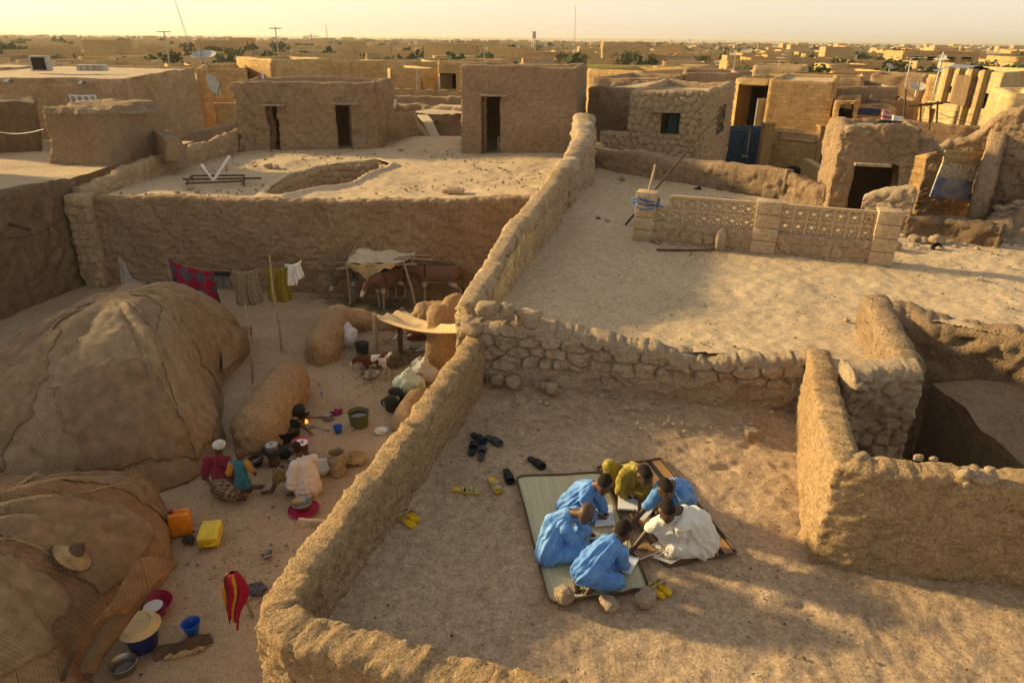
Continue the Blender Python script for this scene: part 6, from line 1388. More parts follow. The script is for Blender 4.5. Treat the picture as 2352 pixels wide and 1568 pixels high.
for quad, lb in (([(1288, 972), (1368, 930), (1452, 986), (1362, 1034)], "gilt-framed page with a white medallion tucked under the tan book"), ([(1328, 1072), (1470, 975), (1602, 1066), (1480, 1132)], "gilt-framed page with a white medallion at the brown mat's lower edge")):
    P = [Z3(*q) for q in quad]; c = sum(P, Vector())/4; zz = BZ-.004 if quad[0][0] < 1300 else BZ-.008; t_ = thing("printed_page", lb, "page", Vector((c.x, c.y, zz))); flat(quad, zz, zz+.006, M['paper'], "sheet", t_)
    patch(P, .05, .95, .05, .95, zz+.007, M['brownink'], "border", t_); patch(P, .07, .93, .07, .93, zz+.008, M['paper'], "border_strip", t_); patch(P, .14, .86, .12, .88, zz+.009, M['gold'], "gilt_field", t_)
    patch(P, .22, .78, .2, .8, zz+.010, M['brownink'], "outline", t_, .10); patch(P, .24, .76, .22, .78, zz+.011, M['paper'], "medallion", t_, .10)
def pen(label, a, b_, r=.004, mat=None, name="reed_pen"):
    b = MB(); A, B_ = Z3(*a), Z3(*b_); b.tube([A, A.lerp(B_, .85), B_], [r, r, r*.3], 6); tag(b.build(name, mat or M['wood']), label, "pen")
pen("reed pen in the yellow-robed boy's hand", (1035, 442, .16), (1160, 505, .03)); pen("dark pen held upright by the boy stretching his arm", (1160, 600, .15), (1120, 760, .03), mat=M['black'])
pen("orange pencil standing by the kneeling boy's face", (1092, 890, .22), (1086, 985, .03), .005, plain("orange_paint", (.55, .25, .03), .5), "pencil"); pen("long pale reed lying across the mats in the middle", (1130, 810, .02), (1290, 755, .02), .004)
for (x, y, s, sh, lb) in [(508, 1455, (.17, .16, .16), .3, "angular stone holding down the straw mat's left corner"), (910, 1500, (.19, .15, .09), .15, "low rounded stone in the middle of the straw mat's near edge"), (1248, 1478, (.175, .15, .15), .75, "squared stone block holding the straw mat's right corner")]:
    p = Z3(x, y); b = MB(); b.rock((p.x, p.y, T0+.04+s[2]*.42), s, seed=int(x), boxy=sh*.9, rough=.16, sub=4, rz=x); tag(b.build("stone", M['stone']), lb, "stone")
for (u, v, s, lb) in [(1728, 985, .19, "squared block lying on the terrace floor near the lit wall"), (1730, 968, .15, "weathered lump behind the squared block near the lit wall")]:
    p = G(u, v+10, T0+.09); b = MB(); b.rock(p, (s, s*.8, s*.75), seed=int(u), boxy=.6, rough=.18, sub=4); tag(b.build("stone", M['stone']), lb, "stone")
# sandals
def sandal(label, heel, toe, sole, strap, kind, group, zoom, zf=T0+.015):
    a, c = zoom(*heel), zoom(*toe); L = max(.22, min(.29, (c-a).length*1.1)); t_ = thing("sandal", label, "sandal", Vector((a.x, a.y, zf)), group); d = (c-a); d.z = 0; d.normalize(); s = Vector((-d.y, d.x, 0))
    out = [(0, .0), (.02, .022), (.08, .033), (.25, .036), (.42, .033), (.6, .040), (.78, .046), (.9, .042), (.97, .028), (1, .0)]
    k = L/.25; pl = [(x*L, y*k) for x, y in out]+[(x*L, -y*k) for x, y in out[-2:0:-1]]
    def W(x, y, z): return Vector((a.x, a.y, zf))+d*x+s*y+Vector((0, 0, z))
    b = MB(); n = len(pl)
    V = [W(x*.98, y*.94, .0) for x, y in pl]+[W(x, y, .010) for x, y in pl]+[W(x, y, .024) for x, y in pl]+[W(.5*L+(x-.5*L)*.92, y*.84, .022) for x, y in pl]
    F = [tuple(range(n-1, -1, -1)), tuple(range(3*n, 4*n))]
    for r in range(3): F += [(r*n+i, r*n+(i+1) % n, (r+1)*n+(i+1) % n, (r+1)*n+i) for i in range(n)]
    b.add(V, F); b.build("sole", sole, t_)
    def band(x0, x1, h, w0):
        b = MB()
        def f(u, v): ang = pi*u; x = (x0+(x1-x0)*v)*L; return W(x, w0*k*cos(ang), .014+h*sin(ang)*(1-.18*v))
        b.grid(f, 14, 5); return b.build("strap", strap, t_, thick=.005)
    if kind == 'slide': band(.48, .86, .055, .047)
    else: band(.46, .60, .058, .043); band(.70, .84, .045, .047); band(.84, .92, .035, .042)
def Z4(x, y): return G(884.4+.22796*x, 959.6+.22796*y, T0+.02)
nv = plain("navy_rubber", (.018, .024, .038), .6, .3); gr = plain("grey_rubber", (.07, .066, .062), .7, .25); bk = plain("black_rubber", (.014, .013, .013), .6, .3); ye = plain("yellow_rubber", (.75, .44, .01), .6, .3, var=.2, sc_=30); yo = plain("straw_strap", (.46, .36, .17), .7, .2, var=.35, sc_=40)
for (lb, h, t2, so, st_, kd) in [("navy slide sandal, upper one beside the grey slide", (875, 160), (1020, 268), nv, nv, 'slide'), ("ribbed grey slide sandal lying right of the navy ones", (1020, 185), (1175, 278), gr, gr, 'slide'), ("navy slide sandal below the upper navy one", (865, 378), (905, 250), nv, nv, 'slide'),
      ("charcoal slide sandal touching the lower navy one", (965, 425), (985, 305), gr, gr, 'slide'), ("black slide sandal lying alone nearest the back of the mats", (1445, 402), (1600, 512), bk, bk, 'slide'), ("black slide sandal beside the straw mat's corner", (1215, 520), (1268, 662), bk, bk, 'slide'),
      ("single yellow strapped sandal next to the black one", (1070, 608), (1140, 745), ye, yo, 's'), ("yellow strapped sandal of a stuck pair, heel showing at the left", (685, 722), (815, 742), ye, yo, 's'), ("yellow strapped sandal of the stuck pair, the strap end at the right", (765, 735), (895, 748), ye, yo, 's'),
      ("yellow strapped sandal of the pair by the parapet, farther one", (335, 1040), (165, 930), ye, yo, 's'), ("yellow strapped sandal of the pair by the parapet, nearer one", (305, 1105), (130, 990), ye, yo, 's')]:
    sandal(lb, h, t2, so, st_, kd, "sandals left by the mats", Z4)
for (lb, h, t2) in [("yellow sandal of the pair by the squared stone, left one", (1425, 1418), (1275, 1290)), ("yellow sandal of the pair by the squared stone, right one", (1485, 1388), (1330, 1255))]:
    sandal(lb, h, t2, ye, yo, 's', "sandals left by the mats", Z3)

# ------------------------------------------------------------------ mat tents in the courtyard
def tent_mat(name, c1, c2, c3, ang, pw=1.5, ph=2.0, zig=.0):
    m, t, b = nodes(name); co = coords(t); b.inputs['Roughness'].default_value = .9; b.inputs['Specular IOR Level'].default_value = .1
    uv = nn(t, "ShaderNodeUVMap").outputs[0]; mp = nn(t, "ShaderNodeMapping"); mp.inputs['Rotation'].default_value = (0, 0, ang); t.links.new(uv, mp.inputs[0])
    bt = nn(t, "ShaderNodeTexBrick"); t.links.new(mp.outputs[0], bt.inputs[0]); bt.inputs['Scale'].default_value = 1; bt.inputs['Brick Width'].default_value = ph; bt.inputs['Row Height'].default_value = pw; bt.inputs['Mortar Size'].default_value = .007; bt.inputs['Mortar Smooth'].default_value = .4
    for k, c in (('Color1', c1), ('Color2', c2), ('Mortar', tuple(x*.5 for x in c1))): bt.inputs[k].default_value = (*c, 1)
    sp = nn(t, "ShaderNodeSeparateXYZ"); t.links.new(mp.outputs[0], sp.inputs[0])
    w1 = mth(t, 'SINE', mth(t, 'MULTIPLY', sp.outputs[1], 105)); w2 = mth(t, 'SINE', mth(t, 'MULTIPLY', sp.outputs[0], 150))
    base = mix(t, ramp(t, noise(t, co, .9, 5, .6), [(.4, 0), (.66, 1)]), bt.outputs[0], c3)
    zz = mth(t, 'SINE', mth(t, 'MULTIPLY', mth(t, 'ADD', mth(t, 'PINGPONG', sp.outputs[0], .16), sp.outputs[1]), 22.0))
    base = mix(t, mth(t, 'MULTIPLY', ramp(t, zz, [(.80, 0), (.97, 1)]), mth(t, 'MULTIPLY', ramp(t, noise(t, co, .45, 2), [(.55, 0), (.64, 1)]), zig)), base, tuple(x*.33 for x in c1))
    base = mix(t, .20, base, ramp(t, mth(t, 'MULTIPLY', mth(t, 'ADD', w1, 1), .5), [(0, .45), (.6, 1.15)]), 'MULTIPLY')
    base = mix(t, .8, base, ramp(t, noise(t, co, 5, 6, .7), [(.3, .68), (.7, 1.25)]), 'MULTIPLY'); t.links.new(base, b.inputs['Base Color'])
    h = mth(t, 'ADD', mth(t, 'MULTIPLY', w1, .35), mth(t, 'MULTIPLY', w2, .25)); h = mth(t, 'SUBTRACT', mth(t, 'ADD', h, mth(t, 'MULTIPLY', noise(t, co, 8, 5, .7), 2.0)), mth(t, 'MULTIPLY', bt.outputs['Fac'], 2.5)); bump(t, b, h, .6, .014); return m
def spline_closed(P, n):
    P = [Vector(p) for p in P]; out = []; m = len(P)
    for i in range(m):
        a, b, c, d = P[i-1], P[i], P[(i+1) % m], P[(i+2) % m]
        for k in range(n): t = k/n; out.append(.5*((2*b)+(c-a)*t+(2*a-5*b+4*c-d)*t*t+(3*b-a-3*c+d)*t**3))
    return out
def tent(label, base, apex, H, mat, px=2.4, py=.62, seed=0, ridge=None, tufts=True):
    B = spline_closed(base, 16); m = len(B); nr = 70; t_ = thing("mat_tent", label, "tent", (apex[0], apex[1], 0)); V = []; UV = []
    Bx = np.array([(p.x, p.y) for p in B]); A = np.array(apex)
    for j in range(nr+1):
        r = (j/nr)**.8; q = A+(Bx-A)*r
        z = H*(1-r**px)**py if r < 1 else np.zeros(1); z = np.full(m, float(z if np.isscalar(z) else z[0]))
        V.append(np.stack([q[:, 0], q[:, 1], z], 1))
    V = np.concatenate(V)
    th = np.tile(np.linspace(0, 2*pi, m, endpoint=False), nr+1); rr_ = np.repeat((np.arange(nr+1)/nr)**.8, m)
    ribs = .105*(np.abs(np.sin(th*6.5+.8*np.sin(3*rr_+seed)))**.7-.6)*smooth(.05, .45, rr_)*(1-.5*smooth(.7, 1, rr_))
    seam = .03*(np.exp(-((V[:, 0]*.8-V[:, 1]*.6+9.2+.15*np.sin(V[:, 1]*3))/.06)**2))
    nrm = np.stack([np.cos(th)*rr_, np.sin(th)*rr_, 1.1-rr_*.8], 1); nrm /= np.linalg.norm(nrm, axis=1)[:, None]
    lo = np.stack([V[:, 0], V[:, 1], V[:, 2]*1.2], 1)
    V = V+nrm*(ribs+.12*fbm(lo, .55, 3, seed)+.035*fbm(lo, 2.2, 4, seed+3)+.012*fbm(lo, 9, 3, seed+4))[:, None]
    V[:, 2] = np.maximum(V[:, 2], -.02)
    idx = np.arange(m*(nr+1)).reshape(nr+1, m); nx = np.roll(idx, -1, 1); Q = np.stack([idx[:-1], nx[:-1], nx[1:], idx[1:]], 2).reshape(-1, 4)
    Q = Q[:, ::-1]
    uv = np.stack([(V[:, 0]-A[0])*1.25, (V[:, 1]-A[1])*1.25], 1)
    mesh_fast("mat_cover", V, Q, mat, t_, uv=uv); return t_, V.reshape(nr+1, m, 3)
M['tent'] = tent_mat("tent_mats", (.285, .195, .11), (.335, .235, .14), (.24, .158, .088), .62, 1.9, 2.6); M['tent2'] = tent_mat("tent_mats_near", (.27, .16, .08), (.34, .23, .13), (.22, .13, .07), -.55, 1.5, 2.1, .55)
M['straw'] = plain("frayed_straw", (.36, .25, .12), .9, .1, var=.35)
TB1 = [G(474, 1062, 0), G(505, 985, 0), G(520, 880, 0), G(560, 830, 0), G(572, 795, 0), (-7.0, 15.7), (-8.5, 15.4), (-9.5, 14.2), (-9.85, 12.4), (-9.8, 10.8), (-9.7, 9.6), (-9.0, 8.9), (-7.4, 8.9), G(385, 1120, 0)]
TB1 = [(p[0], p[1]) for p in TB1]
t1, R1 = tent("large humped tent sewn from brown straw mats at the left of the courtyard", TB1, (-7.75, 12.5), 2.2, M['tent'], seed=3)
TB2 = [G(u, v, .12) for u, v in [(392, 1150), (392, 1215), (385, 1290), (320, 1390), (255, 1460), (190, 1550), (140, 1640)]]+[Vector((-6.2, 3.0, 0)), Vector((-8.0, 3.2, 0)), Vector((-9.6, 5.0, 0)), Vector((-9.6, 7.0, 0)), Vector((-8.0, 8.5, 0)), Vector((-6.6, 8.75, 0)), Vector((-5.6, 8.5, 0))]
TB2 = [(p[0], p[1]) for p in TB2]
t2, R2 = tent("darker mat tent in the near left corner with a hat lying on it", TB2, (-6.7, 6.0), 1.8, M['tent2'], seed=8)
def seam(parent, Rg, pts, n=260, seed=0, w=.05):
    """frayed straw seam laid over the tent mats"""
    R = random.Random(seed); b = MB(); nr, m = Rg.shape[0]-1, Rg.shape[1]
    def at(r, th):
        j = min(nr-1, max(1, r*nr)); i = (th % 1)*m; j0 = int(j); i0 = int(i) % m; p = Vector(Rg[j0, i0]).lerp(Vector(Rg[min(nr, j0+1), i0]), j-j0); return p.lerp(Vector(Rg[j0, (i0+1) % m]), i-int(i))
    line = [at(pts[0][0]+(pts[1][0]-pts[0][0])*k/40, pts[0][1]+(pts[1][1]-pts[0][1])*k/40) for k in range(41)]
    b.tube([p+Vector((0, 0, .012)) for p in line], .016, 5)
    for k in range(n):
        q = line[int(R.random()*40)]; d = Vector((R.gauss(0, 1), R.gauss(0, 1), R.gauss(.3, .5)))*w; s = Vector((R.gauss(0, 1), R.gauss(0, 1), 0))*.006; o = q+Vector((R.gauss(0, .02), R.gauss(0, .02), .015))
        b.add([o-s, o+s, o+d], [(0, 1, 2)])
    return b.build("seam", M['straw'], parent, smooth_sh=False)
for k, (a, c) in enumerate([((.12, .22), (.82, .035)), ((.25, .62), (.92, .86)), ((.2, .93), (.95, .98)), ((.35, .12), (.92, .27)), ((.30, .75), (.96, .72))]): seam(t1, R1, (a, c), seed=k)
for k, (a, c) in enumerate([((.25, .93), (.97, .80)), ((.2, .15), (.9, .02)), ((.35, .80), (.95, .62)), ((.3, .3), (.9, .22))]): seam(t2, R2, (a, c), seed=k+9)
# loose mats laid over the tents, each with its own weave and ragged edge
pm = [weave("worn_mat", c_, tuple(x*.84 for x in c_), fine=f_, axis=k_ % 2, soft=True) for k_, (c_, f_) in enumerate([((.32, .22, .125), 420), ((.27, .175, .095), 480), ((.295, .20, .112), 450), ((.25, .16, .09), 420)])]
def laid(parent, Rg, r0, r1, a0, a1, mat, seed=0, off=.02):
    R = random.Random(seed); nr, m = Rg.shape[0]-1, Rg.shape[1]
    C0 = Vector(Rg[0].mean(0))-Vector((0, 0, 1.5)); ph = R.uniform(0, 6)
    def f(u, v):
        jit = .003*sin(21*v+ph)+.002*sin(47*v+ph) if u in (0, 1) else 0; jit2 = .006*sin(19*u+ph)+.004*sin(43*u) if v in (0, 1) else 0
        r = min(.985, max(.02, r0+(r1-r0)*v+jit2+.02*sin(3*u+ph))); th = (a0+(a1-a0)*u+jit+.012*sin(4*v+ph)) % 1
        j = r*nr; i = th*m; j0, i0 = int(j), int(i) % m; p = Vector(Rg[j0, i0]).lerp(Vector(Rg[min(nr, j0+1), i0]), j-j0); q = Vector(Rg[j0, (i0+1) % m]).lerp(Vector(Rg[min(nr, j0+1), (i0+1) % m]), j-j0); p = p.lerp(q, i-int(i))
        n = (p-C0).normalized(); w_ = .006*sin(9*u+7*v+ph)+.008*sin(3.3*u*pi+ph)**2
        return p+n*(off+w_)
    b = MB(); b.grid(f, 60, 60); o = b.build("mat_panel", mat, parent, thick=.012)
    b = MB(); ed = [f(q_/60, e_) for e_ in (0, 1) for q_ in range(61)]+[f(e_, q_/60) for e_ in (0, 1) for q_ in range(61)]
    for k in range(420):
        p = ed[R.randrange(len(ed))]; d = Vector((R.gauss(0, 1), R.gauss(0, 1), R.gauss(-.3, .6)))*.035; s_ = Vector((R.gauss(0, 1), R.gauss(0, 1), 0))*.004; b.add([p-s_, p+s_, p+d], [(0, 1, 2)])
    b.build("frayed_edge", M['straw'], o, smooth_sh=False)["kind"] = "stuff"
    return o
for k, a_ in enumerate([(.10, .62, .86, 1.02, 0), (.30, .93, .70, .83, 1), (.42, .96, .985, 1.10, 2), (.08, .55, .12, .34, 2), (.55, .97, .87, .965, 3), (.12, .5, .62, .80, 3), (.5, .96, .12, .22, 1)]): laid(t1, R1, *a_[:4], pm[a_[4]], seed=k+1, off=.008+.007*(k % 3))
for k, a_ in enumerate([(.10, .70, .62, .84, 0), (.25, .9, .10, .26, 1), (.2, .85, .30, .45, 2), (.45, .97, .96, 1.06, 3)]): laid(t2, R2, *a_[:4], pm[a_[4]], seed=k+21, off=.008+.007*(k % 3))
# entrance flaps
def cloth_sheet(name, fn, nu, nv, mat, parent=None, thick=.006): b = MB(); b.grid(fn, nu, nv); return b.build(name, mat, parent, thick=thick)
def bil(P, u, v): return (P[0].lerp(P[1], u)).lerp(P[3].lerp(P[2], u), v)
P = [Y(505, 745, 14.2), Y(580, 752, 14.4), Y(585, 880, 14.6), Y(512, 850, 13.0)]; P[2].z = .05; P[3].z = .4
cloth_sheet("entrance_flap", lambda u, v: bil(P, u, v)+Vector((.0, -.12*sin(pi*u)*sin(pi*v), .03*sin(9*u+4*v))), 16, 16, M['tent'], t1)
tip = G(409, 1297, .78); ln = [tip, G(372, 1318, .80), G(330, 1352, .80), G(290, 1405, .75), G(250, 1455, .7), G(215, 1500, .62), G(198, 1545, .5)]
b = MB(); b.tube(ln, [.02, .07, .10, .115, .11, .10, .09], 10); o = b.build("rolled_edge", M['tent2'], t2); capture(o, lambda V, N: V+vec3n(V, 5, 3, 4)*.03)
P2 = [G(318, 1283, 1.12), tip, G(290, 1410, .8), G(215, 1440, 1.1)]
cloth_sheet("entrance_flap", lambda u, v: bil(P2, u, v)+Vector((0, 0, .05*sin(pi*u)+.03*sin(8*v+2*u))), 16, 30, M['tent2'], t2, .02)
b = MB(); b.tube([G(128, 1600, .0), G(170, 1490, 1.0)], .03, 6); b.build("tent_pole", M['wooddark'], t2); b = MB(); b.tube([G(205, 1600, .0), G(212, 1510, .6)], .025, 6); b.build("tent_pole", M['wooddark'], t2)
# conical hat lying on the near tent
hp_ = None
b0 = np.array(R2).reshape(-1, 3); tgt = None
d = ray(170, 1286); best = min(b0, key=lambda p: (Vector(p)-Vector((0, 0, CZ))).cross(d.normalized()).length+(0 if p[2] > .4 else 9)+.02*Vector((p[0], p[1], p[2]-CZ)).length); hp_ = Vector(best)+Vector((0, 0, .05))
nrm = (hp_-Vector((-6.2, 6.0, .2))).normalized(); Mh = nrm.to_track_quat('Z', 'Y').to_matrix().to_4x4()
t_ = thing("straw_hat", "wide conical straw hat with a dark leather peak lying on the near tent", "hat", hp_)
b = MB(); b.lathe([(.235, .0), (.24, .012), (.12, .06), (.075, .10), (.07, .095), (.11, .05), (.23, -.006), (.235, 0)], hp_, 32, M=Mh); b.build("brim", M['straw'], t_)
b = MB(); b.lathe([(.10, .055), (.085, .12), (.06, .16), (.03, .185), (.022, .22), (.001, .235)], hp_, 24, M=Mh); b.build("leather_peak", M['wooddark'], t_)
b = MB(); b.lathe([(.238+.010*cos(a), .006+.010*sin(a)) for a in np.linspace(0, 2*pi, 8)], hp_, 32, M=Mh); b.build("rim_binding", M['wooddark'], t_)

# ------------------------------------------------------------------ washing line
def hang(label, top, bot_h, mat, y, name="cloth", n=(22, 18), sway=.05, cat="cloth", group=None, drop=None):
    a, c = Y(*top[0], y), Y(*top[1], y)
    def f(u, v):
        p = a.lerp(c, u); p.z -= .12*sin(pi*u)*(1 if u else 0)*.5; h = bot_h(u) if callable(bot_h) else bot_h
        return Vector((p.x+.03*sin(5*v+3*u), y+sway*sin(14*u+1.5*v)*(.3+v)+.02*sin(31*u), p.z-h*v))
    o = cloth_sheet(name, f, n[0], n[1], mat); tag(o, label, cat, group); return o
def printed(name, c0, c1, c2, scale=(2, 2), kind='diamond'):
    m, t, b = nodes(name); uv = nn(t, "ShaderNodeUVMap").outputs[0]; mp = nn(t, "ShaderNodeMapping"); mp.inputs['Scale'].default_value = (*scale, 1); t.links.new(uv, mp.inputs[0]); b.inputs['Roughness'].default_value = .85
    if kind == 'diamond':
        mp.inputs['Rotation'].default_value = (0, 0, pi/4); ck = nn(t, "ShaderNodeTexChecker"); ck.inputs['Scale'].default_value = 1; t.links.new(mp.outputs[0], ck.inputs[0])
        vo = nn(t, "ShaderNodeTexVoronoi", distance='MANHATTAN'); vo.inputs['Scale'].default_value = 1; vo.inputs['Randomness'].default_value = 0; t.links.new(mp.outputs[0], vo.inputs[0])
        ring = ramp(t, mth(t, 'SINE', mth(t, 'MULTIPLY', vo.outputs['Distance'], 34)), [(.45, 0), (.55, 1)])
        base = mix(t, ck.outputs[1], c0, mix(t, ring, c1, c2)); base = mix(t, mth(t, 'MULTIPLY', ring, .18), base, c1)
    elif kind == 'grid':
        vo = nn(t, "ShaderNodeTexVoronoi", distance='CHEBYCHEV'); vo.inputs['Scale'].default_value = 1; vo.inputs['Randomness'].default_value = 0; t.links.new(mp.outputs[0], vo.inputs[0])
        base = mix(t, ramp(t, vo.outputs['Distance'], [(.2, 0), (.26, 1), (.40, 1), (.45, 0)]), c0, c1); base = mix(t, ramp(t, vo.outputs['Distance'], [(.08, 1), (.12, 0)]), base, c2)
    else:
        vo = nn(t, "ShaderNodeTexVoronoi"); vo.inputs['Scale'].default_value = 1; vo.inputs['Randomness'].default_value = .35; t.links.new(mp.outputs[0], vo.inputs[0])
        base = mix(t, ramp(t, vo.outputs['Distance'], [(.16, 1), (.2, 0)]), c0, c1); base = mix(t, ramp(t, mth(t, 'SINE', mth(t, 'MULTIPLY', vo.outputs['Distance'], 60)), [(.6, 0), (.8, 1)]), base, c2)
    t.links.new(base, b.inputs['Base Color']); return m
M['redprint'] = printed("red_diamond_print", (.34, .012, .045), (.03, .02, .03), (.28, .26, .30), (4.2, 4.2)); M['gridprint'] = printed("rosette_print", (.12, .085, .05), (.38, .32, .20), (.24, .06, .03), (9, 8), 'grid'); M['greenprint'] = printed("yellow_green_print", (.26, .19, .025), (.02, .09, .03), (.17, .14, .02), (3.2, 3.4), 'spot')
yl = 15.9
pl = thing("washing_line", "thin washing line held up by two rough poles before the donkey wall", "washing line", G(648, 810, 0))
a, c = G(648, 812, 0), Y(620, 587, 15.2); b = MB(); b.tube([a, a.lerp(c, .3)+Vector((.02, 0, 0)), a.lerp(c, .65)-Vector((.03, 0, 0)), c], [.028, .026, .022, .014], 7); b.build("pole", M['wood'], pl)
a2, c2_ = G(581, 880, 0), Y(563, 696, 13.3); b = MB(); b.tube([a2, a2.lerp(c2_, .5)+Vector((.03, 0, 0)), c2_], [.026, .022, .013], 7); b.build("pole", M['wood'], pl)
L0, L1 = Y(384, 598, yl), Y(693, 598, yl); b = MB(); b.tube([L0.lerp(L1, k/20)-Vector((0, 0, .22*sin(pi*k/20))) for k in range(21)]+[Y(800, 600, 17.2)], .006, 4); b.build("line", M['black'], pl)
b = MB(); a = G(387, 700, 0); b.tube([Vector((L0.x, yl, 0)), L0+Vector((0, 0, .05))], .02, 6); b.build("pole", M['wood'], pl)
hang("large red cloth with dark diamond medallions hanging from the line's left end", ((384, 597), (491, 624)), lambda u: .95+.42*sin(pi*min(1, u*1.1))*(.5+u*.5), M['redprint'], yl, sway=.09, n=(40, 30), group="washing on the line")
hang("grey towel with a black band between the red and the rosette cloths", ((492, 624), (529, 626)), .36, plain("grey_towel", (.16, .145, .13), .9), yl, sway=.02, group="washing on the line")
b = MB(); a, c = Y(491, 622, yl-.03), Y(530, 624, yl-.03); b.grid(lambda u, v: a.lerp(c, u)-Vector((0, .02, .11*v)), 8, 3); o = b.build("black_band", M['black'], bpy.data.objects[sc.objects[-1].name] if False else None, thick=.005); tag(o, "black strip of cloth folded over the line above the grey towel", "cloth", "washing on the line")
hang("brown cloth printed with rosettes hanging in the middle of the line", ((532, 622), (592, 615)), .88, M['gridprint'], yl, sway=.03, group="washing on the line")
hang("yellow-green printed cloth hanging behind the tall pole", ((607, 613), (659, 612)), .86, M['greenprint'], yl, sway=.04, group="washing on the line")
hang("small white cloth at the right end of the line", ((653, 606), (692, 597)), lambda u: .42+.12*(u < .6), M['white'], yl, sway=.02, group="washing on the line")
P4 = [Y(272, 590, 16.6), Y(340, 655, 16.2), Y(345, 690, 16.2), Y(278, 680, 16.6)]
tag(cloth_sheet("cloth", lambda u, v: bil(P4, u, v)+Vector((0, .05*sin(12*u+2*v), -.45*sin(pi*u)*(.5))), 24, 14, plain("grey_rag", (.33, .28, .24), .9)), "long pale rag sagging from a stake behind the large tent", "cloth")
P4b = [Y(338, 640, 15.7), Y(384, 658, 15.7), Y(384, 720, 15.7), Y(330, 712, 15.7)]
tag(cloth_sheet("cloth", lambda u, v: bil(P4b, u, v)+Vector((0, .06*sin(14*u+2*v), 0)), 24, 14, plain("grey_green_rag", (.20, .18, .15), .9)), "grey-green rag hanging just left of the big red cloth", "cloth")
b = MB(); p = Y(272, 588, 16.6); b.tube([(p.x, p.y, 0), p], .022, 6); tag(b.build("stake", M['wood']), "pale stake holding up the sagging rag behind the large tent", "stake")
# red shawl on a stake in the foreground of the yard
a = G(581, 1416, 0); c = Y(545, 1326, a.y-.32); st_ = thing("stake", "leaning stick stuck in the yard near the parapet, draped with a shawl", "stake", a); b = MB(); b.tube([a, c], [.02, .016], 6); b.build("stick", M['wood'], st_)
top = c+Vector((-.05, .0, .05)); m, t, bs_ = nodes("striped_shawl"); uvs = nn(t, "ShaderNodeUVMap").outputs[0]; sps = nn(t, "ShaderNodeSeparateXYZ"); t.links.new(uvs, sps.inputs[0]); nzs = noise(t, uvs, 9, 3)
su = mth(t, 'ADD', sps.outputs[0], mth(t, 'MULTIPLY', nzs, .06)); rs = nn(t, "ShaderNodeValToRGB"); rs.color_ramp.interpolation = 'CONSTANT'; es = rs.color_ramp.elements
while len(es) < 8: es.new(.5)
for e_, (q_, c_) in zip(es, [(0, (.28, .008, .03)), (.22, (.10, .006, .012)), (.30, (.34, .012, .03)), (.44, (.50, .17, .01)), (.53, (.13, .02, .012)), (.66, (.30, .008, .03)), (.80, (.42, .25, .02)), (.86, (.30, .012, .04))]): e_.position = q_; e_.color = (*c_, 1)
t.links.new(su, rs.inputs[0]); t.links.new(rs.outputs[0], bs_.inputs['Base Color']); bs_.inputs['Roughness'].default_value = .8; M['shawl'] = m
prof_ = [(0, .05), (.03, .095), (.10, .125), (.3, .125), (.5, .115), (.7, .085), (.85, .075), (1, .06)]
def fs(u, v):
    an = u*2*pi; r = float(np.interp(v, [p_[0] for p_ in prof_], [p_[1] for p_ in prof_])); k = min(1, .25+v*3)
    r *= 1+k*(.30*sin(4*an+1.3+2*v)+.20*sin(9*an+2-2*v)+.12*sin(15*an+4*v)); L = (c.z+.03)*(.58+.16*sin(an+2.2)+.24*max(0, sin(2*an+.5)))
    return Vector((top.x+r*.78*cos(an)-.09*v*v+.02*sin(6*v), top.y+r*.55*sin(an)-.03*v, top.z+.05*(1-k)**2-L*v+.01*sin(7*an)*k))
o = cloth_sheet("shawl", fs, 44, 26, M['shawl']); tag(o, "crimson shawl with an orange stripe draped over the leaning stick", "shawl")
def rag(label, u, v, s, mat, seed, z=0.0, name="rag", cat="rag", flat_=.45): p = G(u, v, z); b = MB(); b.rock((p.x, p.y, z+s*.2), (s, s*.8, s*flat_), seed=seed, sub=4, rough=.5); o = b.build(name, mat); capture(o, folds(.02*s/.3, seed, 12)); tag(o, label, cat); return o
rag("crumpled grey patterned rag behind the draped shawl", 590, 1356, .26, plain("grey_print", (.10, .09, .10), .9, var=.5, sc_=20), 3); rag("magenta scrap of cloth near the cooking fire", 774, 952, .2, plain("magenta_cloth", (.22, .01, .06), .9), 4)
rag("small black plastic bag by the white-wrapped woman's knee", 645, 1090, .2, M['black'], 5, flat_=.8, name="plastic_bag", cat="bag"); rag("dark worn shoe lying between the jerry cans", 435, 1242, .17, plain("worn_leather", (.05, .04, .035), .8), 6, name="shoe", cat="shoe")
rag("coil of frayed straw beside the mortar", 807, 1061, .42, M['straw'], 7, name="straw_bundle", cat="straw"); rag("bundle of brown fibre lying by the pole's foot", 560, 1015, .2, M['wooddark'], 8, name="bundle", cat="bundle")
# jerry cans
def can(label, u, v, col, rz, lying=False, lid=True):
    p = G(u, v, 0); t_ = thing("jerry_can", label, "jerry can", p, "jerry cans", rz=0); m = plain("can_plastic", col, .45, .4, var=.15)
    Mx = Matrix.Translation(p) @ Matrix.Rotation(rz, 4, 'Z') @ (Matrix.Translation((0, .2, .12)) @ Matrix.Rotation(radians(100), 4, 'X') @ Matrix.Translation((0, 0, -.2)) if lying else Matrix.Identity(4))
    b = MB(); b.T = Mx; b.box((0, 0, .19), (.29, .20, .38), bev=.04); b.box((0, 0, .19), (.30, .17, .30), bev=.02); b.build("body", m, t_)
    b = MB(); b.T = Mx; b.tube([(-.04, 0, .375), (-.03, 0, .415), (.06, 0, .415), (.12, 0, .375)], .018, 8); b.build("handle", m, t_)
    if lid: b = MB(); b.T = Mx; b.lathe([(.001, .425), (.032, .425), (.035, .38), (.03, .37)][::-1], (-.10, 0, 0), 14); b.build("cap", plain("red_cap", (.25, .02, .015), .5), t_)
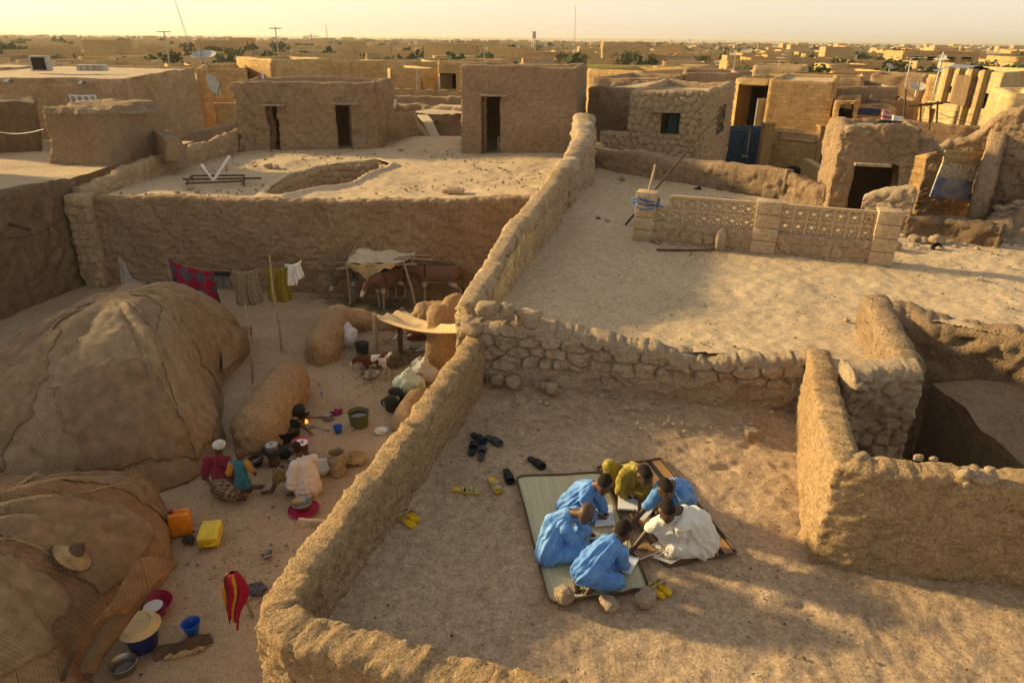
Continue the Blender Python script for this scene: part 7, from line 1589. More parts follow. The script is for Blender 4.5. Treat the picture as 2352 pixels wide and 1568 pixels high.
can("upright orange jerry can beside the near tent", 420, 1222, (.72, .24, .012), .25); can("yellow jerry can lying on its side with no cap showing", 478, 1262, (.70, .48, .02), .15, True, False)
def vessel(label, u, v, prof, mat, name="bucket", cat="bucket", z=0.0, n=28, tilt=None, inner=None, group=None, handle=False):
    p = G(u, v, 0); p.z = z; t_ = thing(name, label, cat, p, group); b = MB(); b.lathe(prof, p, n, M=tilt); b.build("body", mat, t_)
    if inner: b = MB(); b.lathe([(.001, inner[1]), (inner[0], inner[1])], p, n, M=tilt); b.build("contents", inner[2], t_)
    return t_
def cup(r0, r1, h, t=.008, rim=.012): return [(.001, .0), (r0, .0), (r1, h-.02), (r1+rim, h), (r1+rim*.5, h+.006), (r1-t, h-.01), (r0-t, .015), (.001, .012)]
blu = plain("blue_plastic", (.01, .09, .42), .4, .45); dgr = plain("dark_plastic", (.035, .034, .030), .5, .4); tin = plain("dented_tin", (.30, .28, .25), .35, .5, metal=.85, var=.2); grb = plain("green_plastic", (.10, .10, .04), .5, .35); mag = plain("magenta_plastic", (.34, .01, .05), .4, .45); enam = plain("white_enamel", (.68, .66, .62), .3, .5); rede = plain("red_enamel", (.40, .015, .02), .3, .5)
clay = plain("fired_clay", (.12, .06, .035), .85, .1, var=.3, bs=.3); porr = plain("porridge", (.42, .36, .25), .8); watr = plain("dark_water", (.03, .03, .02), .08, .6)
vessel("big green bucket of water standing by a log", 826, 980, cup(.155, .20, .33), grb, inner=(.185, .26, plain("green_water", (.035, .04, .015), .1, .6)))
vessel("small blue cup standing by the big green bucket", 777, 995, cup(.06, .082, .16), blu, "cup", "cup"); vessel("blue cup standing in the near yard beside the rolled hide", 443, 1452, cup(.07, .105, .17), blu, "cup", "cup")
vessel("wide black basin of water beside the mud bench", 659, 1008, cup(.22, .27, .26), M['black'], "basin", "basin", inner=(.25, .17, watr)); vessel("dark grey bucket beside the white sack", 833, 815, cup(.13, .165, .3), dgr, inner=(.14, .2, watr))
vessel("dark bucket nearest the parapet, lower of two", 901, 944, cup(.12, .155, .27), dgr); vessel("dark bucket standing by the cloth sacks, upper of two", 912, 925, cup(.13, .17, .27), dgr)
vessel("shallow black dish leaning beside the upper dark bucket", 899, 928, cup(.14, .2, .07), M['black'], "dish", "dish")
vessel("white enamel bowl with dark spots by the parapet wall", 876, 998, cup(.06, .115, .10), enam, "bowl", "bowl"); vessel("wide white basin of grain beside the second woman", 740, 1082, cup(.13, .20, .13), enam, "basin", "basin", inner=(.185, .10, porr))
vessel("small metal bowl lying alone in the near yard", 614, 1278, cup(.055, .075, .065), tin, "bowl", "bowl"); vessel("dull metal pot at the photo's bottom left", 287, 1538, cup(.12, .145, .12), tin, "pot", "pot")
vessel("feeding bowl under the goat's forefeet", 851, 865, cup(.13, .20, .07), tin, "bowl", "bowl", inner=(.17, .04, porr)); vessel("small tin bowl near the magenta scrap", 755, 964, cup(.08, .10, .08), tin, "bowl", "bowl", inner=(.085, .05, clay))
t_ = vessel("magenta plate with a tin bowl resting on it", 698, 1172, cup(.19, .235, .04), mag, "plate", "plate"); vessel("tin bowl resting on the magenta plate", 695, 1168, cup(.11, .15, .10), tin, "bowl", "bowl", z=.035)
vessel("magenta basin with a white cloth inside by the near tent", 354, 1402, cup(.17, .235, .13), mag, "basin", "basin", inner=(.12, .08, enam))
vessel("dark blue bucket with an upturned cream basin on top", 333, 1482, cup(.15, .20, .30), plain("navy_plastic", (.008, .02, .12), .4, .45)); vessel("cream enamel basin turned upside down on the dark blue bucket", 333, 1482, [(.235, .0), (.24, .012), (.215, .03), (.19, .09), (.14, .10), (.13, .085), (.001, .09)], plain("cream_enamel", (.55, .40, .19), .4, .4), "basin", "basin", z=.305)
vessel("wooden mortar carved with a narrow waist in the cooking yard", 777, 1086, [(.001, 0), (.135, 0), (.14, .06), (.125, .13), (.155, .2), (.165, .42), (.16, .44), (.135, .43), (.12, .2), (.001, .12)], M['wood'], "mortar", "mortar")
vessel("red-rimmed enamel tray painted with flowers on a clay stove", 696, 1050, [(.001, 0), (.11, 0), (.17, .03), (.175, .035), (.165, .04), (.11, .012), (.001, .012)], rede, "tray", "tray", z=.30)
p = G(696, 1050, 0); p.z = .316; b = MB(); b.lathe([(.001, 0), (.12, 0)], p, 28); o = b.build("tray_centre", enam, bpy.data.objects[[x.name for x in sc.objects if x.get('category') == 'tray'][-1]]); 
b = MB(); [b.lathe([(.001, .0), (.022, .0)], (p.x+.05*cos(k*1.9)*(.3+.2*k), p.y+.05*sin(k*1.9)*(.3+.2*k), p.z+.003), 8) for k in range(5)]; b.build("flowers", plain("flower_red", (.35, .05, .02), .5), o.parent)
def stove(label, u, v, pot=True):
    p = G(u, v, 0); t_ = thing("charcoal_stove", label, "stove", p); b = MB(); b.lathe([(.10, 0), (.085, .12), (.11, .2), (.13, .26), (.11, .265), (.09, .2)], p, 20); b.build("stand", clay, t_)
    b = MB(); b.lathe([(.001, .25), (.12, .25), (.20, .29), (.205, .30), (.19, .30), (.12, .265), (.001, .265)], p, 24); b.build("tray", M['black'], t_)
    if pot: vessel(label.replace("clay charcoal stove", "round black pot with a lid").replace("carrying a black pot", "sitting on the stove"), u, v, [(.001, 0), (.10, 0), (.115, .06), (.105, .13), (.11, .135), (.10, .15), (.02, .16), (.02, .185), (.001, .185)], M['metal'], "pot", "pot", z=.27)
stove("clay charcoal stove carrying a black pot near the women", 630, 1066); p = G(696, 1050, 0); b = MB(); b.lathe([(.12, 0), (.10, .12), (.12, .29), (.10, .295)], p, 20); tag(b.build("clay_stand", clay), "reddish clay stand under the flowered enamel tray", "stove")
vessel("shallow metal lid leaning by the flowered tray", 666, 1034, [(.001, .0), (.15, .0), (.16, .015), (.001, .012)], tin, "lid", "lid", z=.05); vessel("cluster of small black pots, tallest one by the stove", 655, 1048, [(.001, 0), (.09, 0), (.11, .06), (.08, .12), (.06, .12), (.001, .11)], M['black'], "pot", "pot")
vessel("small grey teapot on the ground before the second woman", 670, 1062, [(.001, 0), (.06, 0), (.075, .04), (.05, .09), (.015, .1), (.015, .12), (.001, .12)], tin, "teapot", "teapot"); vessel("dark saucepan with a ladle beside the toddler", 588, 1066, cup(.10, .13, .10), M['black'], "saucepan", "saucepan", inner=(.115, .06, clay))
def stick(label, a, c, r, mat=None, name="log", cat="log", za=.04, zc=.04): A, C_ = G(*a, za), G(*c, zc); b = MB(); m_ = A.lerp(C_, .5)+Vector((.02, .02, .01)); b.tube([A, A.lerp(m_, .5), m_, C_.lerp(m_, .5), C_], [r, r*1.05, r*.95, r, r*.85], 8); tag(b.build(name, mat or M['wood']), label, cat)
stick("pale ladle lying across the dark saucepan", (580, 1062), (604, 1046), .012, M['metal'], "ladle", "ladle", .12, .16)
stick("straight firewood log feeding the cooking fire from the right", (702, 956), (758, 957), .035); stick("crooked pale firewood branch below the straight log", (700, 977), (754, 990), .035); stick("split brown plank of firewood pointing at the fire", (692, 974), (717, 998), .03, plain("split_wood", (.28, .15, .06), .8)); stick("long pale pole lying behind the big green bucket", (808, 921), (812, 990), .035)
stick("thin twig on the sand near the tall line pole", (690, 780), (712, 765), .008, name="twig", cat="twig", za=.01, zc=.01)
p = G(685, 965, 0); fire = thing("cooking_fire", "small cooking fire of stones with a live flame under a blackened pot", "fire", p)
for k in range(3): b = MB(); b.rock((p.x+.18*cos(k*2.1+.5), p.y+.18*sin(k*2.1+.5), .09), (.16, .14, .18), seed=k+5, rough=.2); b.build("hearth_stone", M['stone'], fire)
mf, t, bs_ = nodes("flame"); bs_.inputs['Emission Color'].default_value = (1, .30, .04, 1); bs_.inputs['Emission Strength'].default_value = 1.6; bs_.inputs['Base Color'].default_value = (.3, .05, 0, 1)
for k in range(2): q = G(703+k*3, 973-k*2, .03); b = MB(); b.lathe([(.001, 0), (.018, .02), (.014, .05), (.001, .12-.03*k)], q, 10); b.build("flame", mf, fire)
vessel("blackened lidded pot over the cooking fire", 685, 968, [(.001, 0), (.10, 0), (.15, .06), (.14, .15), (.15, .16), (.13, .17), (.02, .2), (.001, .2)], M['black'], "pot", "pot", z=.16); vessel("wide soot-black ring dish around the fire pot", 685, 968, [(.14, .03), (.23, .06), (.235, .07), (.14, .045)], M['black'], "dish", "dish", z=.1)
vessel("small red plastic lid lying above the yellow jerry can", 467, 1203, [(.001, 0), (.045, 0), (.045, .02), (.001, .022)], plain("red_lid", (.22, .02, .02), .5), "lid", "lid"); vessel("tiny blue cap lying on the sand by the mud bench", 739, 906, [(.001, 0), (.03, 0), (.028, .05), (.001, .05)], blu, "cap", "cap")
b = MB(); p = G(476, 1030, .02); b.box(p, (.14, .20, .005), rz=.5); tag(b.build("paper_packet", plain("worn_paper", (.26, .14, .09), .8)), "small printed packet lying by the large tent's edge", "packet")
a, c = Y(686, 1200, 6.0), Y(745, 1206, 6.0); b = MB(); b.tube([a, a.lerp(c, .5)+Vector((0, 0, .01)), c+Vector((.25, 0, 0))], [.055, .05, .05], 10); tag(b.build("wooden_spout", M['wood']), "round wooden spout poking out of the parapet wall over the yard", "spout")
P5 = [G(350, 1490, .02), G(480, 1452, .02), G(492, 1478, .02), G(356, 1520, .02)]
o = cloth_sheet("hide", lambda u, v: bil(P5, u, v)+Vector((0, 0, .05*sin(pi*v)+.05*max(0, v-.7)/.3*sin(6*u)**2+.02*sin(11*u+3*v))), 36, 14, plain("brown_hide", (.10, .055, .03), .85, var=.3, bs=.4), thick=.012); tag(o, "stiff brown hide curling on the ground by the blue cup", "hide")
b = MB(); q0, q1_ = G(378, 1512, .05), G(468, 1488, .06); b.tube([q0.lerp(q1_, k/8)+Vector((0, .02*sin(k*2), .01*sin(k*3))) for k in range(9)], [.02+.02*abs(sin(k*1.3)) for k in range(9)], 7); tag(b.build("bark_roll", plain("torn_edge", (.34, .22, .11), .9, var=.4)), "torn pale roll along the hide's near edge", "roll")

# mud benches
def mudblob(label, prims, name="mud_bench", cat="bench", vs=.05, amp=.05, mat=None, fr=2.2):
    def post(V, N): return V+N*(amp*fbm(V, fr, 5, 7, .6)+amp*.4*fbm(V, 9, 3, 9))[:, None]
    o = vox(name, prims, vs, mat or M['yardmud'], None, post=post, iters=3); tag(o, label, cat); return o
M['yardmud'] = earth("bench_mud", (.36, .225, .115), (.42, .275, .15), (.30, .185, .09), 1.3, .9, .06, tone=0, pit=.8)
a, c = G(592, 985, .30), G(662, 880, .34); mudblob("long rounded mud bench in front of the large tent, seen end-on", [('c', a, .47, c, .45), ('c', a-Vector((0, 0, .2)), .47, c-Vector((0, 0, .2)), .46)])
a, c, d_ = G(738, 800, .28), G(775, 735, .30), G(850, 735, .22); mudblob("L-shaped mud bench with the white sack in its corner", [('c', a, .40, c, .40), ('c', c, .40, d_, .28), ('c', a-Vector((0, 0, .2)), .40, c-Vector((0, 0, .2)), .42), ('c', d_-Vector((0, 0, .1)), .3, d_+Vector((.5, -.1, -.15)), .2)])
a, c = G(985, 735, .35), G(1060, 735, .4); mudblob("rounded mud mound behind the goat shelter", [('c', a, .5, c, .5), ('c', a-Vector((.4, .1, .2)), .35, a, .5)], "mud_mound", "mound")
p = G(1015, 850, 0); p.x -= .15; mudblob("hollowed mud pillar against the brick wall, right of the goat shelter", [('c', p+Vector((.05, .2, .1)), .34, p+Vector((.1, .35, 1.2)), .28), ('c', p+Vector((.35, .45, .1)), .4, p+Vector((.45, .5, 1.35)), .3), ('c', p+Vector((-.1, .05, .0)), .22, p+Vector((-.05, .1, .5)), .2)], "mud_pillar", "pillar")
a, c = G(925, 975, .12), G(960, 920, .15); mudblob("low orange mud ledge under the dark buckets along the parapet", [('c', a, .26, c, .26)], "mud_ledge", "ledge", amp=.03)
# sacks
def sack(label, u, v, s, mat, seed, z=0.0, sq=(1, .85, 1)): p = G(u, v, z); o = vox("sack", [('e', p+Vector((0, 0, s*.42)), (s*.42*sq[0], s*.38*sq[1], s*.46*sq[2])), ('c', p+Vector((0, 0, s*.7)), s*.26, p+Vector((.05*s, 0, s*.98)), s*.08)], .03*s/.5, mat, None, post=folds(.035*s/.5, seed, 6), iters=2); tag(o, label, "sack"); return o
sack("white woven sack leaning in the corner of the L-shaped mud bench", 800, 795, .62, plain("white_sack", (.60, .57, .56), .7, .2), 3)
for k, (u, v, s, c, lb) in enumerate([(940, 905, .6, (.50, .55, .42), "pale green cloth bundle, nearest of the heap by the parapet"), (975, 880, .58, (.52, .47, .40), "cream cloth bundle behind the pale green one by the parapet"), (985, 862, .4, (.30, .17, .10), "brown rolled rag on the heap by the parapet"), (965, 850, .36, (.60, .56, .48), "small white sack at the back of the heap by the parapet")]): sack(lb, u, v, s, cloth("bundle_cloth", c), k+10, sq=(1.25, 1, .8))
# hay and dung on the ground, as strewn stuff
def strew(name, label, zones, n, mat, L=.12, z=.02, seed=0, w=.006, zf=None):
    R = random.Random(seed); b = MB()
    for i in range(n):
        (u, v, ru, rv) = R.choice(zones); p = G(u+R.gauss(0, ru), v+R.gauss(0, rv), z); a = R.uniform(0, 6.28); d = Vector((cos(a), sin(a), R.gauss(0, .15)))*L*R.uniform(.3, 1); s = Vector((-sin(a), cos(a), 0))*w; p.z = z+R.uniform(0, .03)
        b.add([p-s, p+s, p+d+s*.6, p+d-s*.6], [(0, 1, 2, 3)])
    o = b.build(name, mat, smooth_sh=False); tag(o, label, cat=None, kind="stuff"); return o
strew("straw_litter", "dark trampled straw strewn under the donkeys and goats", [(780, 690, 40, 10), (840, 705, 45, 12), (900, 705, 40, 8), (990, 705, 30, 8), (905, 840, 38, 22), (930, 800, 30, 20), (880, 850, 30, 15)], 5200, plain("old_straw", (.11, .085, .035), .9, var=.4), L=.16, seed=4, w=.007)
strew("yard_litter", "twigs and crumbs scattered over the courtyard earth", [(700, 900, 60, 40), (600, 1100, 90, 60), (560, 1300, 60, 80), (640, 720, 60, 30), (850, 940, 50, 30)], 900, plain("twig_crumbs", (.10, .065, .035), .9), L=.06, seed=5, w=.006)

# shelters
def canopy(P, fn, mat, parent, name="canvas", n=(34, 24)): return cloth_sheet(name, lambda u, v: bil(P, u, v)+fn(u, v), n[0], n[1], mat, parent, .006)
M['canvas'] = cloth("sun_bleached_canvas", (.62, .52, .36), (.48, .38, .24), .85); M['canvas2'] = cloth("tan_canvas", (.52, .36, .17), (.42, .28, .13), .85)
S1 = thing("donkey_shelter", "patched canvas sunshade on crooked poles over the donkeys", "shelter", G(870, 690, 0))
f0, f1, b0_, b1_ = G(805, 701, 0), G(957, 716, 0), G(850, 660, 0), G(992, 660, 0); h0, h1_, k0, k1 = Y(795, 608, f0.y+.1), Y(928, 606, f1.y+.2), Y(834, 540, b0_.y-.1), Y(974, 562, b1_.y-.2)
for (p, q) in ((f0, h0), (f1, h1_), (b0_, k0), (b1_, k1)): b = MB(); b.tube([p, p.lerp(q, .5)+Vector((.03, 0, 0)), q+(q-p)*.05], [.04, .036, .03], 7); b.build("post", M['wood'], S1)
for (p, q, r) in ((h0+Vector((-.3, 0, -.12)), h1_+Vector((.35, 0, 0)), .035), (k0+Vector((-.1, 0, 0)), k1+Vector((.2, 0, 0)), .045), (h0, k0, .03), (h1_+Vector((.2, 0, .02)), k1, .03), (h0+Vector((-1.0, .1, .05)), h0+Vector((.2, 0, .05)), .014), (h1_+Vector((-.3, .1, .1)), h1_+Vector((.75, .2, .06)), .03), (h1_+Vector((-.2, .25, .1)), h1_+Vector((.7, .4, .12)), .022)):
    b = MB(); b.tube([p, p.lerp(q, .5)+Vector((0, 0, .03)), q], r, 7); b.build("beam", M['wood'], S1)
Pc = [h0+Vector((0, 0, .03)), h1_+Vector((0, 0, .03)), h1_.lerp(k1, .62), h0.lerp(k0, .55)]
canopy(Pc, lambda u, v: Vector((.02*sin(9*v), .02*sin(12*u), -.16*sin(pi*u)*sin(pi*v)**.6+.03*sin(14*u+6*v)+.02*sin(23*v))), M['canvas'], S1)
Pv = [h0+Vector((-.02, -.03, .04)), h1_+Vector((-.2, -.03, .02)), h1_+Vector((-.35, -.06, -.10)), h0+Vector((.25, -.08, -.18))]
canopy(Pv, lambda u, v: Vector((0, -.05*sin(9*u), -.30*v*exp(-((u-.42)/.22)**2)+.03*sin(17*u))), M['canvas2'], S1, "front_flap")
Pd = [k0+Vector((.1, 0, .02)), k1+Vector((0, 0, .02)), k1.lerp(h1_, .35), k0.lerp(h0, .3)]
canopy(Pd, lambda u, v: Vector((0, .03*sin(11*u), -.22*sin(pi*u)**2*(.4+v)+.04*sin(15*u+4*v))), M['canvas'], S1, "rear_canvas")
S2 = thing("goat_shelter", "tan canvas awning stretched over the lying goat on stout posts", "shelter", G(920, 800, 0))
g0, g1 = G(866, 818, 0), G(920, 812, 0); j0 = Y(861, 728, g0.y+.05); j1 = Y(928, 722, g1.y+1.0); b = MB(); b.tube([g0, j0+Vector((0, 0, .08))], [.06, .05], 8); b.build("post", M['wood'], S2)
b = MB(); b.tube([g1, Y(918, 752, g1.y)], .06, 8); b.build("post", M['wooddark'], S2)
e0 = Y(1052, 764, 12.6); e1 = Y(1056, 742, 13.3); b = MB(); gg = G(945, 706+20, 0); b.tube([Vector((gg.x-.45, gg.y-.2, 0)), Y(926, 706, gg.y-.2)], .05, 8); b.build("post", M['wood'], S2)
pk = Y(926, 712, gg.y-.25); Pg = [j0, e0, e1, pk]
canopy(Pg, lambda u, v: Vector((0, .03*sin(9*v+4*u), -.20*sin(pi*u)*(1-.3*v)+.05*sin(9*v+2*u)*sin(pi*u)+.03*sin(19*v))), M['canvas2'], S2, n=(40, 30))

# ------------------------------------------------------------------ animals
def col_mat(name, rough=.85):
    m, t, b = nodes(name); at = nn(t, "ShaderNodeAttribute", attribute_name="tone"); co = coords(t); b.inputs['Roughness'].default_value = rough
    t.links.new(mix(t, 1.0, at.outputs['Color'], ramp(t, noise(t, co, 40, 4, .7), [(.3, .75), (.7, 1.2)]), 'MULTIPLY'), b.inputs['Base Color']); return m
M['coat'] = col_mat("animal_coat")
def donkey(label, loc, rz, base, neck_dir, head_dir, s=1.0, swing=0.0, ears=1.0):
    t_ = thing("donkey", label, "donkey", local=True, group="donkeys under the shelter"); V = Vector; pr = []
    pr += [('e', V((-.05, 0, .80)), (.50, .21, .235)), ('e', V((.28, 0, .80)), (.24, .19, .25)), ('e', V((-.42, 0, .86)), (.24, .20, .23)), ('c', V((-.5, 0, .95)), .12, V((.35, 0, .97)), .11)]
    n0 = V((.40, 0, .92)); n1 = n0+V(neck_dir)*.48; pr.append(('c', n0, .17, n1, .095)); hd = n1+V(head_dir)*.05; tip = hd+V(head_dir)*.36; pr += [('c', hd, .095, hd.lerp(tip, .5), .075), ('c', hd.lerp(tip, .5), .072, tip, .052), ('e', hd.lerp(tip, .2)+V((0, 0, -.03)), (.09, .07, .08))]
    f = V(head_dir).normalized(); r = f.cross(V((0, 0, 1))).normalized(); u = r.cross(f)
    for q in (-1, 1): e0 = hd+r*q*.05+u*.06-f*.03; e1 = e0+(u*.75+r*q*.65-f*.35).normalized()*.11; e2 = e0+(u*.8+r*q*.75-f*.5).normalized()*.24; pr += [('c', e0, .022, e1, .036), ('c', e1, .036, e2, .012)]
    for k, (x, y, sw) in enumerate([(.32, .10, .06), (.34, -.10, -.05), (-.46, .11, -.05), (-.44, -.11, .06)]):
        fr = k < 2; sw += swing*(1 if k % 2 else -1)
        if fr: kn, ft = V((x+sw*.6, y, .40)), V((x+sw, y, .10)); pr += [('c', V((x, y*.9, .72)), .085, kn, .042), ('c', kn, .042, ft, .028), ('c', ft, .032, V((x+sw+.02, y, .025)), .042)]
        else: st, hk, ft = V((x+.06, y, .60)), V((x-.10+sw, y, .40)), V((x-.05+sw, y, .10)); pr += [('c', V((x+.02, y*.8, .82)), .14, st, .085), ('c', st, .08, hk, .040), ('c', hk, .040, ft, .028), ('c', ft, .032, V((x-.02+sw, y, .025)), .042)]
    bc = np.array(base); tp = np.array(tip)
    def colf(P):
        c = np.tile(bc, (len(P), 1)); wht = np.array([.42, .38, .32]); belly = smooth(.68, .60, P[:, 2])*(np.abs(P[:, 0]+.05) < .5)*(P[:, 2] > .5); legs = smooth(.55, .35, P[:, 2])*.55
        muz = smooth(.17, .11, np.linalg.norm(P-tp, axis=1)); k = np.clip(belly+muz+legs, 0, 1)[:, None]; c = c*(1-k)+wht*k
        back = (smooth(.03, .01, np.abs(P[:, 1]))*(P[:, 2] > .95)+smooth(.035, .015, np.abs(P[:, 0]-.30))*(P[:, 2] > .78))[:, None]; c = c*(1-.75*np.clip(back, 0, 1)); hoof = smooth(.06, .04, P[:, 2])[:, None]; c = c*(1-.8*hoof)
        return c
    vox("body", pr, .018, M['coat'], t_, iters=4, color=colf)
    b = MB(); pts = [n0.lerp(n1, k/6)+V((-.02, 0, .0))+u*0+V((0, 0, .155-.05*k/6)) for k in range(7)]; b.tube(pts, [.03, .035, .04, .04, .038, .034, .025], 6); b.build("mane", M['wooddark'], t_)
    b = MB(); b.tube([(-.62, 0, .95), (-.70, .02, .80), (-.70, .03, .6), (-.68, .03, .45)], [.03, .022, .02, .022], 7); b.build("tail", plain("tail_hair", tuple(bc*.8), .9), t_); b = MB(); b.tube([(-.68, .03, .47), (-.69, .03, .36), (-.67, .03, .26)], [.024, .04, .008], 7); b.build("tail_tuft", M['black'], t_)
    for q in (-1, 1): b = MB(); e = hd.lerp(tip, .22)+r*q*.068+u*.03; b.rock(e, (.025, .025, .03), sub=2, rough=0); b.build("eye", M['black'], t_)
    t_.location = loc; t_.rotation_euler.z = rz; t_.scale = (s, s, s)
g_ = G(828, 700, 0); donkey("grey donkey grazing at the left under the shelter, facing left", (g_.x+.1, g_.y+.35, 0), pi+.25, (.115, .085, .065), (.75, 0, -.35), (.45, 0, -.85), 1.0, .03)
g_ = G(880, 712, 0); donkey("brown donkey in the middle under the shelter with its head turned to us", (g_.x+.12, g_.y+.35, 0), pi+1.05, (.13, .075, .045), (.85, -.05, .0), (.62, -.05, -.72), .98, .02)
g_ = G(1004, 700, 0); donkey("reddish-grey donkey at the right under the shelter, standing side-on", (g_.x, g_.y+.15, 0), pi+.03, (.15, .085, .055), (.92, -.05, .12), (.85, -.3, -.25), 1.05, .04)
def goatcol(seed, thr=.05):
    def f(P):
        n = fbm(P, 4.2, 3, seed); k = smooth(thr, thr+.12, n)[:, None]; leg = smooth(.30, .22, P[:, 2])[:, None]; k = np.clip(k+leg*.8, 0, 1); return np.array([.10, .028, .016])*(1-k)+np.array([.55, .50, .44])*k
    return f
def goat(label, loc, rz, s=1.0):
    t_ = thing("goat", label, "goat", local=True); V = Vector; pr = [('e', V((0, 0, .44)), (.27, .12, .135)), ('e', V((.16, 0, .45)), (.14, .105, .13)), ('e', V((-.18, 0, .46)), (.13, .11, .125))]
    n0, n1 = V((.24, 0, .50)), V((.42, 0, .52)); pr.append(('c', n0, .09, n1, .055)); tip = n1+V((.12, 0, -.13)); pr += [('c', n1, .055, n1.lerp(tip, .5), .045), ('c', n1.lerp(tip, .5), .043, tip, .03)]
    for q in (-1, 1): pr.append(('c', n1+V((-.01, q*.045, .02)), .018, n1+V((-.05, q*.13, -.02)), .022))
    for x, y, sw in ((.18, .07, .05), (.19, -.07, -.03), (-.2, .07, -.04), (-.19, -.07, .05)):
        if x > 0: pr += [('c', V((x, y, .40)), .05, V((x+sw*.5, y, .22)), .028), ('c', V((x+sw*.5, y, .22)), .026, V((x+sw, y, .02)), .022)]
        else: pr += [('c', V((x, y, .44)), .08, V((x+.03, y, .32)), .05), ('c', V((x+.03, y, .32)), .045, V((x-.06+sw, y, .2)), .025), ('c', V((x-.06+sw, y, .2)), .024, V((x-.03+sw, y, .02)), .022)]
    vox("body", pr, .012, M['coat'], t_, iters=3, color=goatcol(5)); b = MB(); b.tube([(-.29, 0, .52), (-.34, 0, .57), (-.37, 0, .60)], [.03, .03, .01], 6); b.build("tail", M['white'], t_)
    for q in (-1, 1): b = MB(); b.tube([n1+V((-.01, q*.025, .045)), n1+V((-.06, q*.04, .10)), n1+V((-.12, q*.045, .12))], [.014, .011, .005], 6); b.build("horn", M['wooddark'], t_)
    t_.location = loc; t_.rotation_euler.z = rz; t_.scale = (s, s, s)
g_ = G(862, 870, 0); goat("brown and white spotted goat standing at a feeding bowl", (g_.x+.02, g_.y+.05, 0), pi+.25, .98)
p = G(958, 800, 0); t_ = thing("goat", "dark brown and white goat lying in the shade of the tan awning", "goat", p); V = Vector
vox("body", [('e', p+V((0, 0, .2)), (.36, .2, .2)), ('c', p+V((-.25, 0, .25)), .11, p+V((-.42, -.05, .36)), .07), ('c', p+V((-.42, -.05, .36)), .065, p+V((-.52, -.12, .27)), .04), ('c', p+V((-.2, -.18, .08)), .05, p+V((-.42, -.2, .04)), .03), ('c', p+V((.25, -.17, .1)), .08, p+V((.02, -.26, .05)), .035)], .014, M['coat'], t_, color=goatcol(9, .25))
# ------------------------------------------------------------------ small things on roofs and terraces
def roofpt(u, v): p = G(u, v, 2.72); return Vector((p.x, p.y, 2.52+.024*(p.x+12)))
# wreck of a dish stand on the left roof
p = roofpt(490, 415); t_ = thing("antenna_frame", "rusty frame with a white V-shaped arm lying on the wide sandy roof", "frame", p)
q = [roofpt(420, 410), roofpt(428, 420), roofpt(560, 418), roofpt(600, 412), roofpt(560, 404), roofpt(440, 402)]
for a, c in ((0, 3), (1, 2), (1, 5), (2, 4), (5, 4)): b = MB(); b.tube([q[a]+Vector((0, 0, .14)), q[c]+Vector((0, 0, .14))], .035, 6); b.build("frame_bar", M['wooddark'], t_)
for k in (1, 2, 4, 5): b = MB(); b.tube([q[k]-Vector((0, 0, .02)), q[k]+Vector((0, 0, .16))], .03, 6); b.build("foot", M['wooddark'], t_)
v0 = roofpt(490, 414)+Vector((0, 0, .12)); a_, c_ = Y(527, 359, v0.y), Y(462, 377, v0.y)
b = MB(); b.tube([v0, a_], .05, 6); b.tube([v0, v0.lerp(c_, .6), c_], [.035, .035, .05], 6); b.build("v_arm", M['white'], t_)
def rocks(spec, label, group, mat=None, zf=None, boxy=.3):
    for i, (u, v, s) in enumerate(spec):
        p = zf(u, v); b = MB(); b.rock((p.x, p.y, p.z+s*.2), (s, s*.8, s*.6), seed=i+int(u), sub=3, rough=.25, boxy=boxy, rz=i*1.7); tag(b.build("stone", mat or M['stone']), label, "stone", group)
rocks([(437, 424, .28), (450, 432, .2), (405, 432, .16), (352, 444, .14), (615, 377, .3), (633, 379, .25), (828, 380, .2), (920, 345, .2), (780, 455, .12), (955, 430, .1)], "loose stone lying on the wide sandy roof", "stones on the wide roof", zf=roofpt)
p = roofpt(1042, 446); b = MB(); b.box((p.x, p.y, p.z+.06), (.62, .35, .14), rz=-.1, bev=.05); b.box((p.x, p.y, p.z+.14), (.3, .16, .03), rz=-.1); tag(b.build("vent_cover", M['cast']), "small flat cast vent cover set in the wide sandy roof near its front edge", "vent cover")
def strew3(name, label, n, area, z, mat, smin, smax, seed, pw=2.2, hole=None, flat_=.6):
    R = np.random.default_rng(seed); x = R.uniform(area[0], area[1], n*2); y = R.uniform(area[2], area[3], n*2); P = np.stack([x, y, 0*x], 1)
    k = R.random(n*2) < (.35+.9*fbm(P, .8, 3, seed)); 
    if hole is not None: k &= hole(x, y)
    x, y = x[k][:n], y[k][:n]; m = len(x); s = smin+(smax-smin)*R.random(m)**pw
    base = np.array([(1, 0, 0), (.3, .95, 0), (-.8, .6, 0), (-.8, -.6, 0), (.3, -.95, 0), (.1, .1, 1)]); ang = R.uniform(0, 6.28, m); ca, sa = np.cos(ang), np.sin(ang)
    V = base[None]*s[:, None, None]*.5; V = V*(1+.3*R.standard_normal((m, 6, 1))); X = V[:, :, 0]*ca[:, None]-V[:, :, 1]*sa[:, None]; Yv = V[:, :, 0]*sa[:, None]+V[:, :, 1]*ca[:, None]
    zz = z(x, y) if callable(z) else np.full(m, z); VV = np.stack([X+x[:, None], Yv+y[:, None], V[:, :, 2]*flat_*1.3+zz[:, None]-.0*s[:, None]], 2).reshape(-1, 3); ii = np.arange(m)*6
    ex = [list(t) for q in ((0, 1, 5), (1, 2, 5), (2, 3, 5), (3, 4, 5), (4, 0, 5)) for t in np.stack([ii+q[0], ii+q[1], ii+q[2]], 1)]
    o = mesh_fast(name, VV, np.zeros((0, 4), int), mat, extra=ex, smooth_sh=False); tag(o, label, kind="stuff"); return o
M['clod'] = plain("dark_clods", (.17, .115, .065), .95, .05, var=.4, sc_=2); M['pebble'] = plain("pale_pebbles", (.40, .30, .19), .9, .1, var=.35, sc_=3)
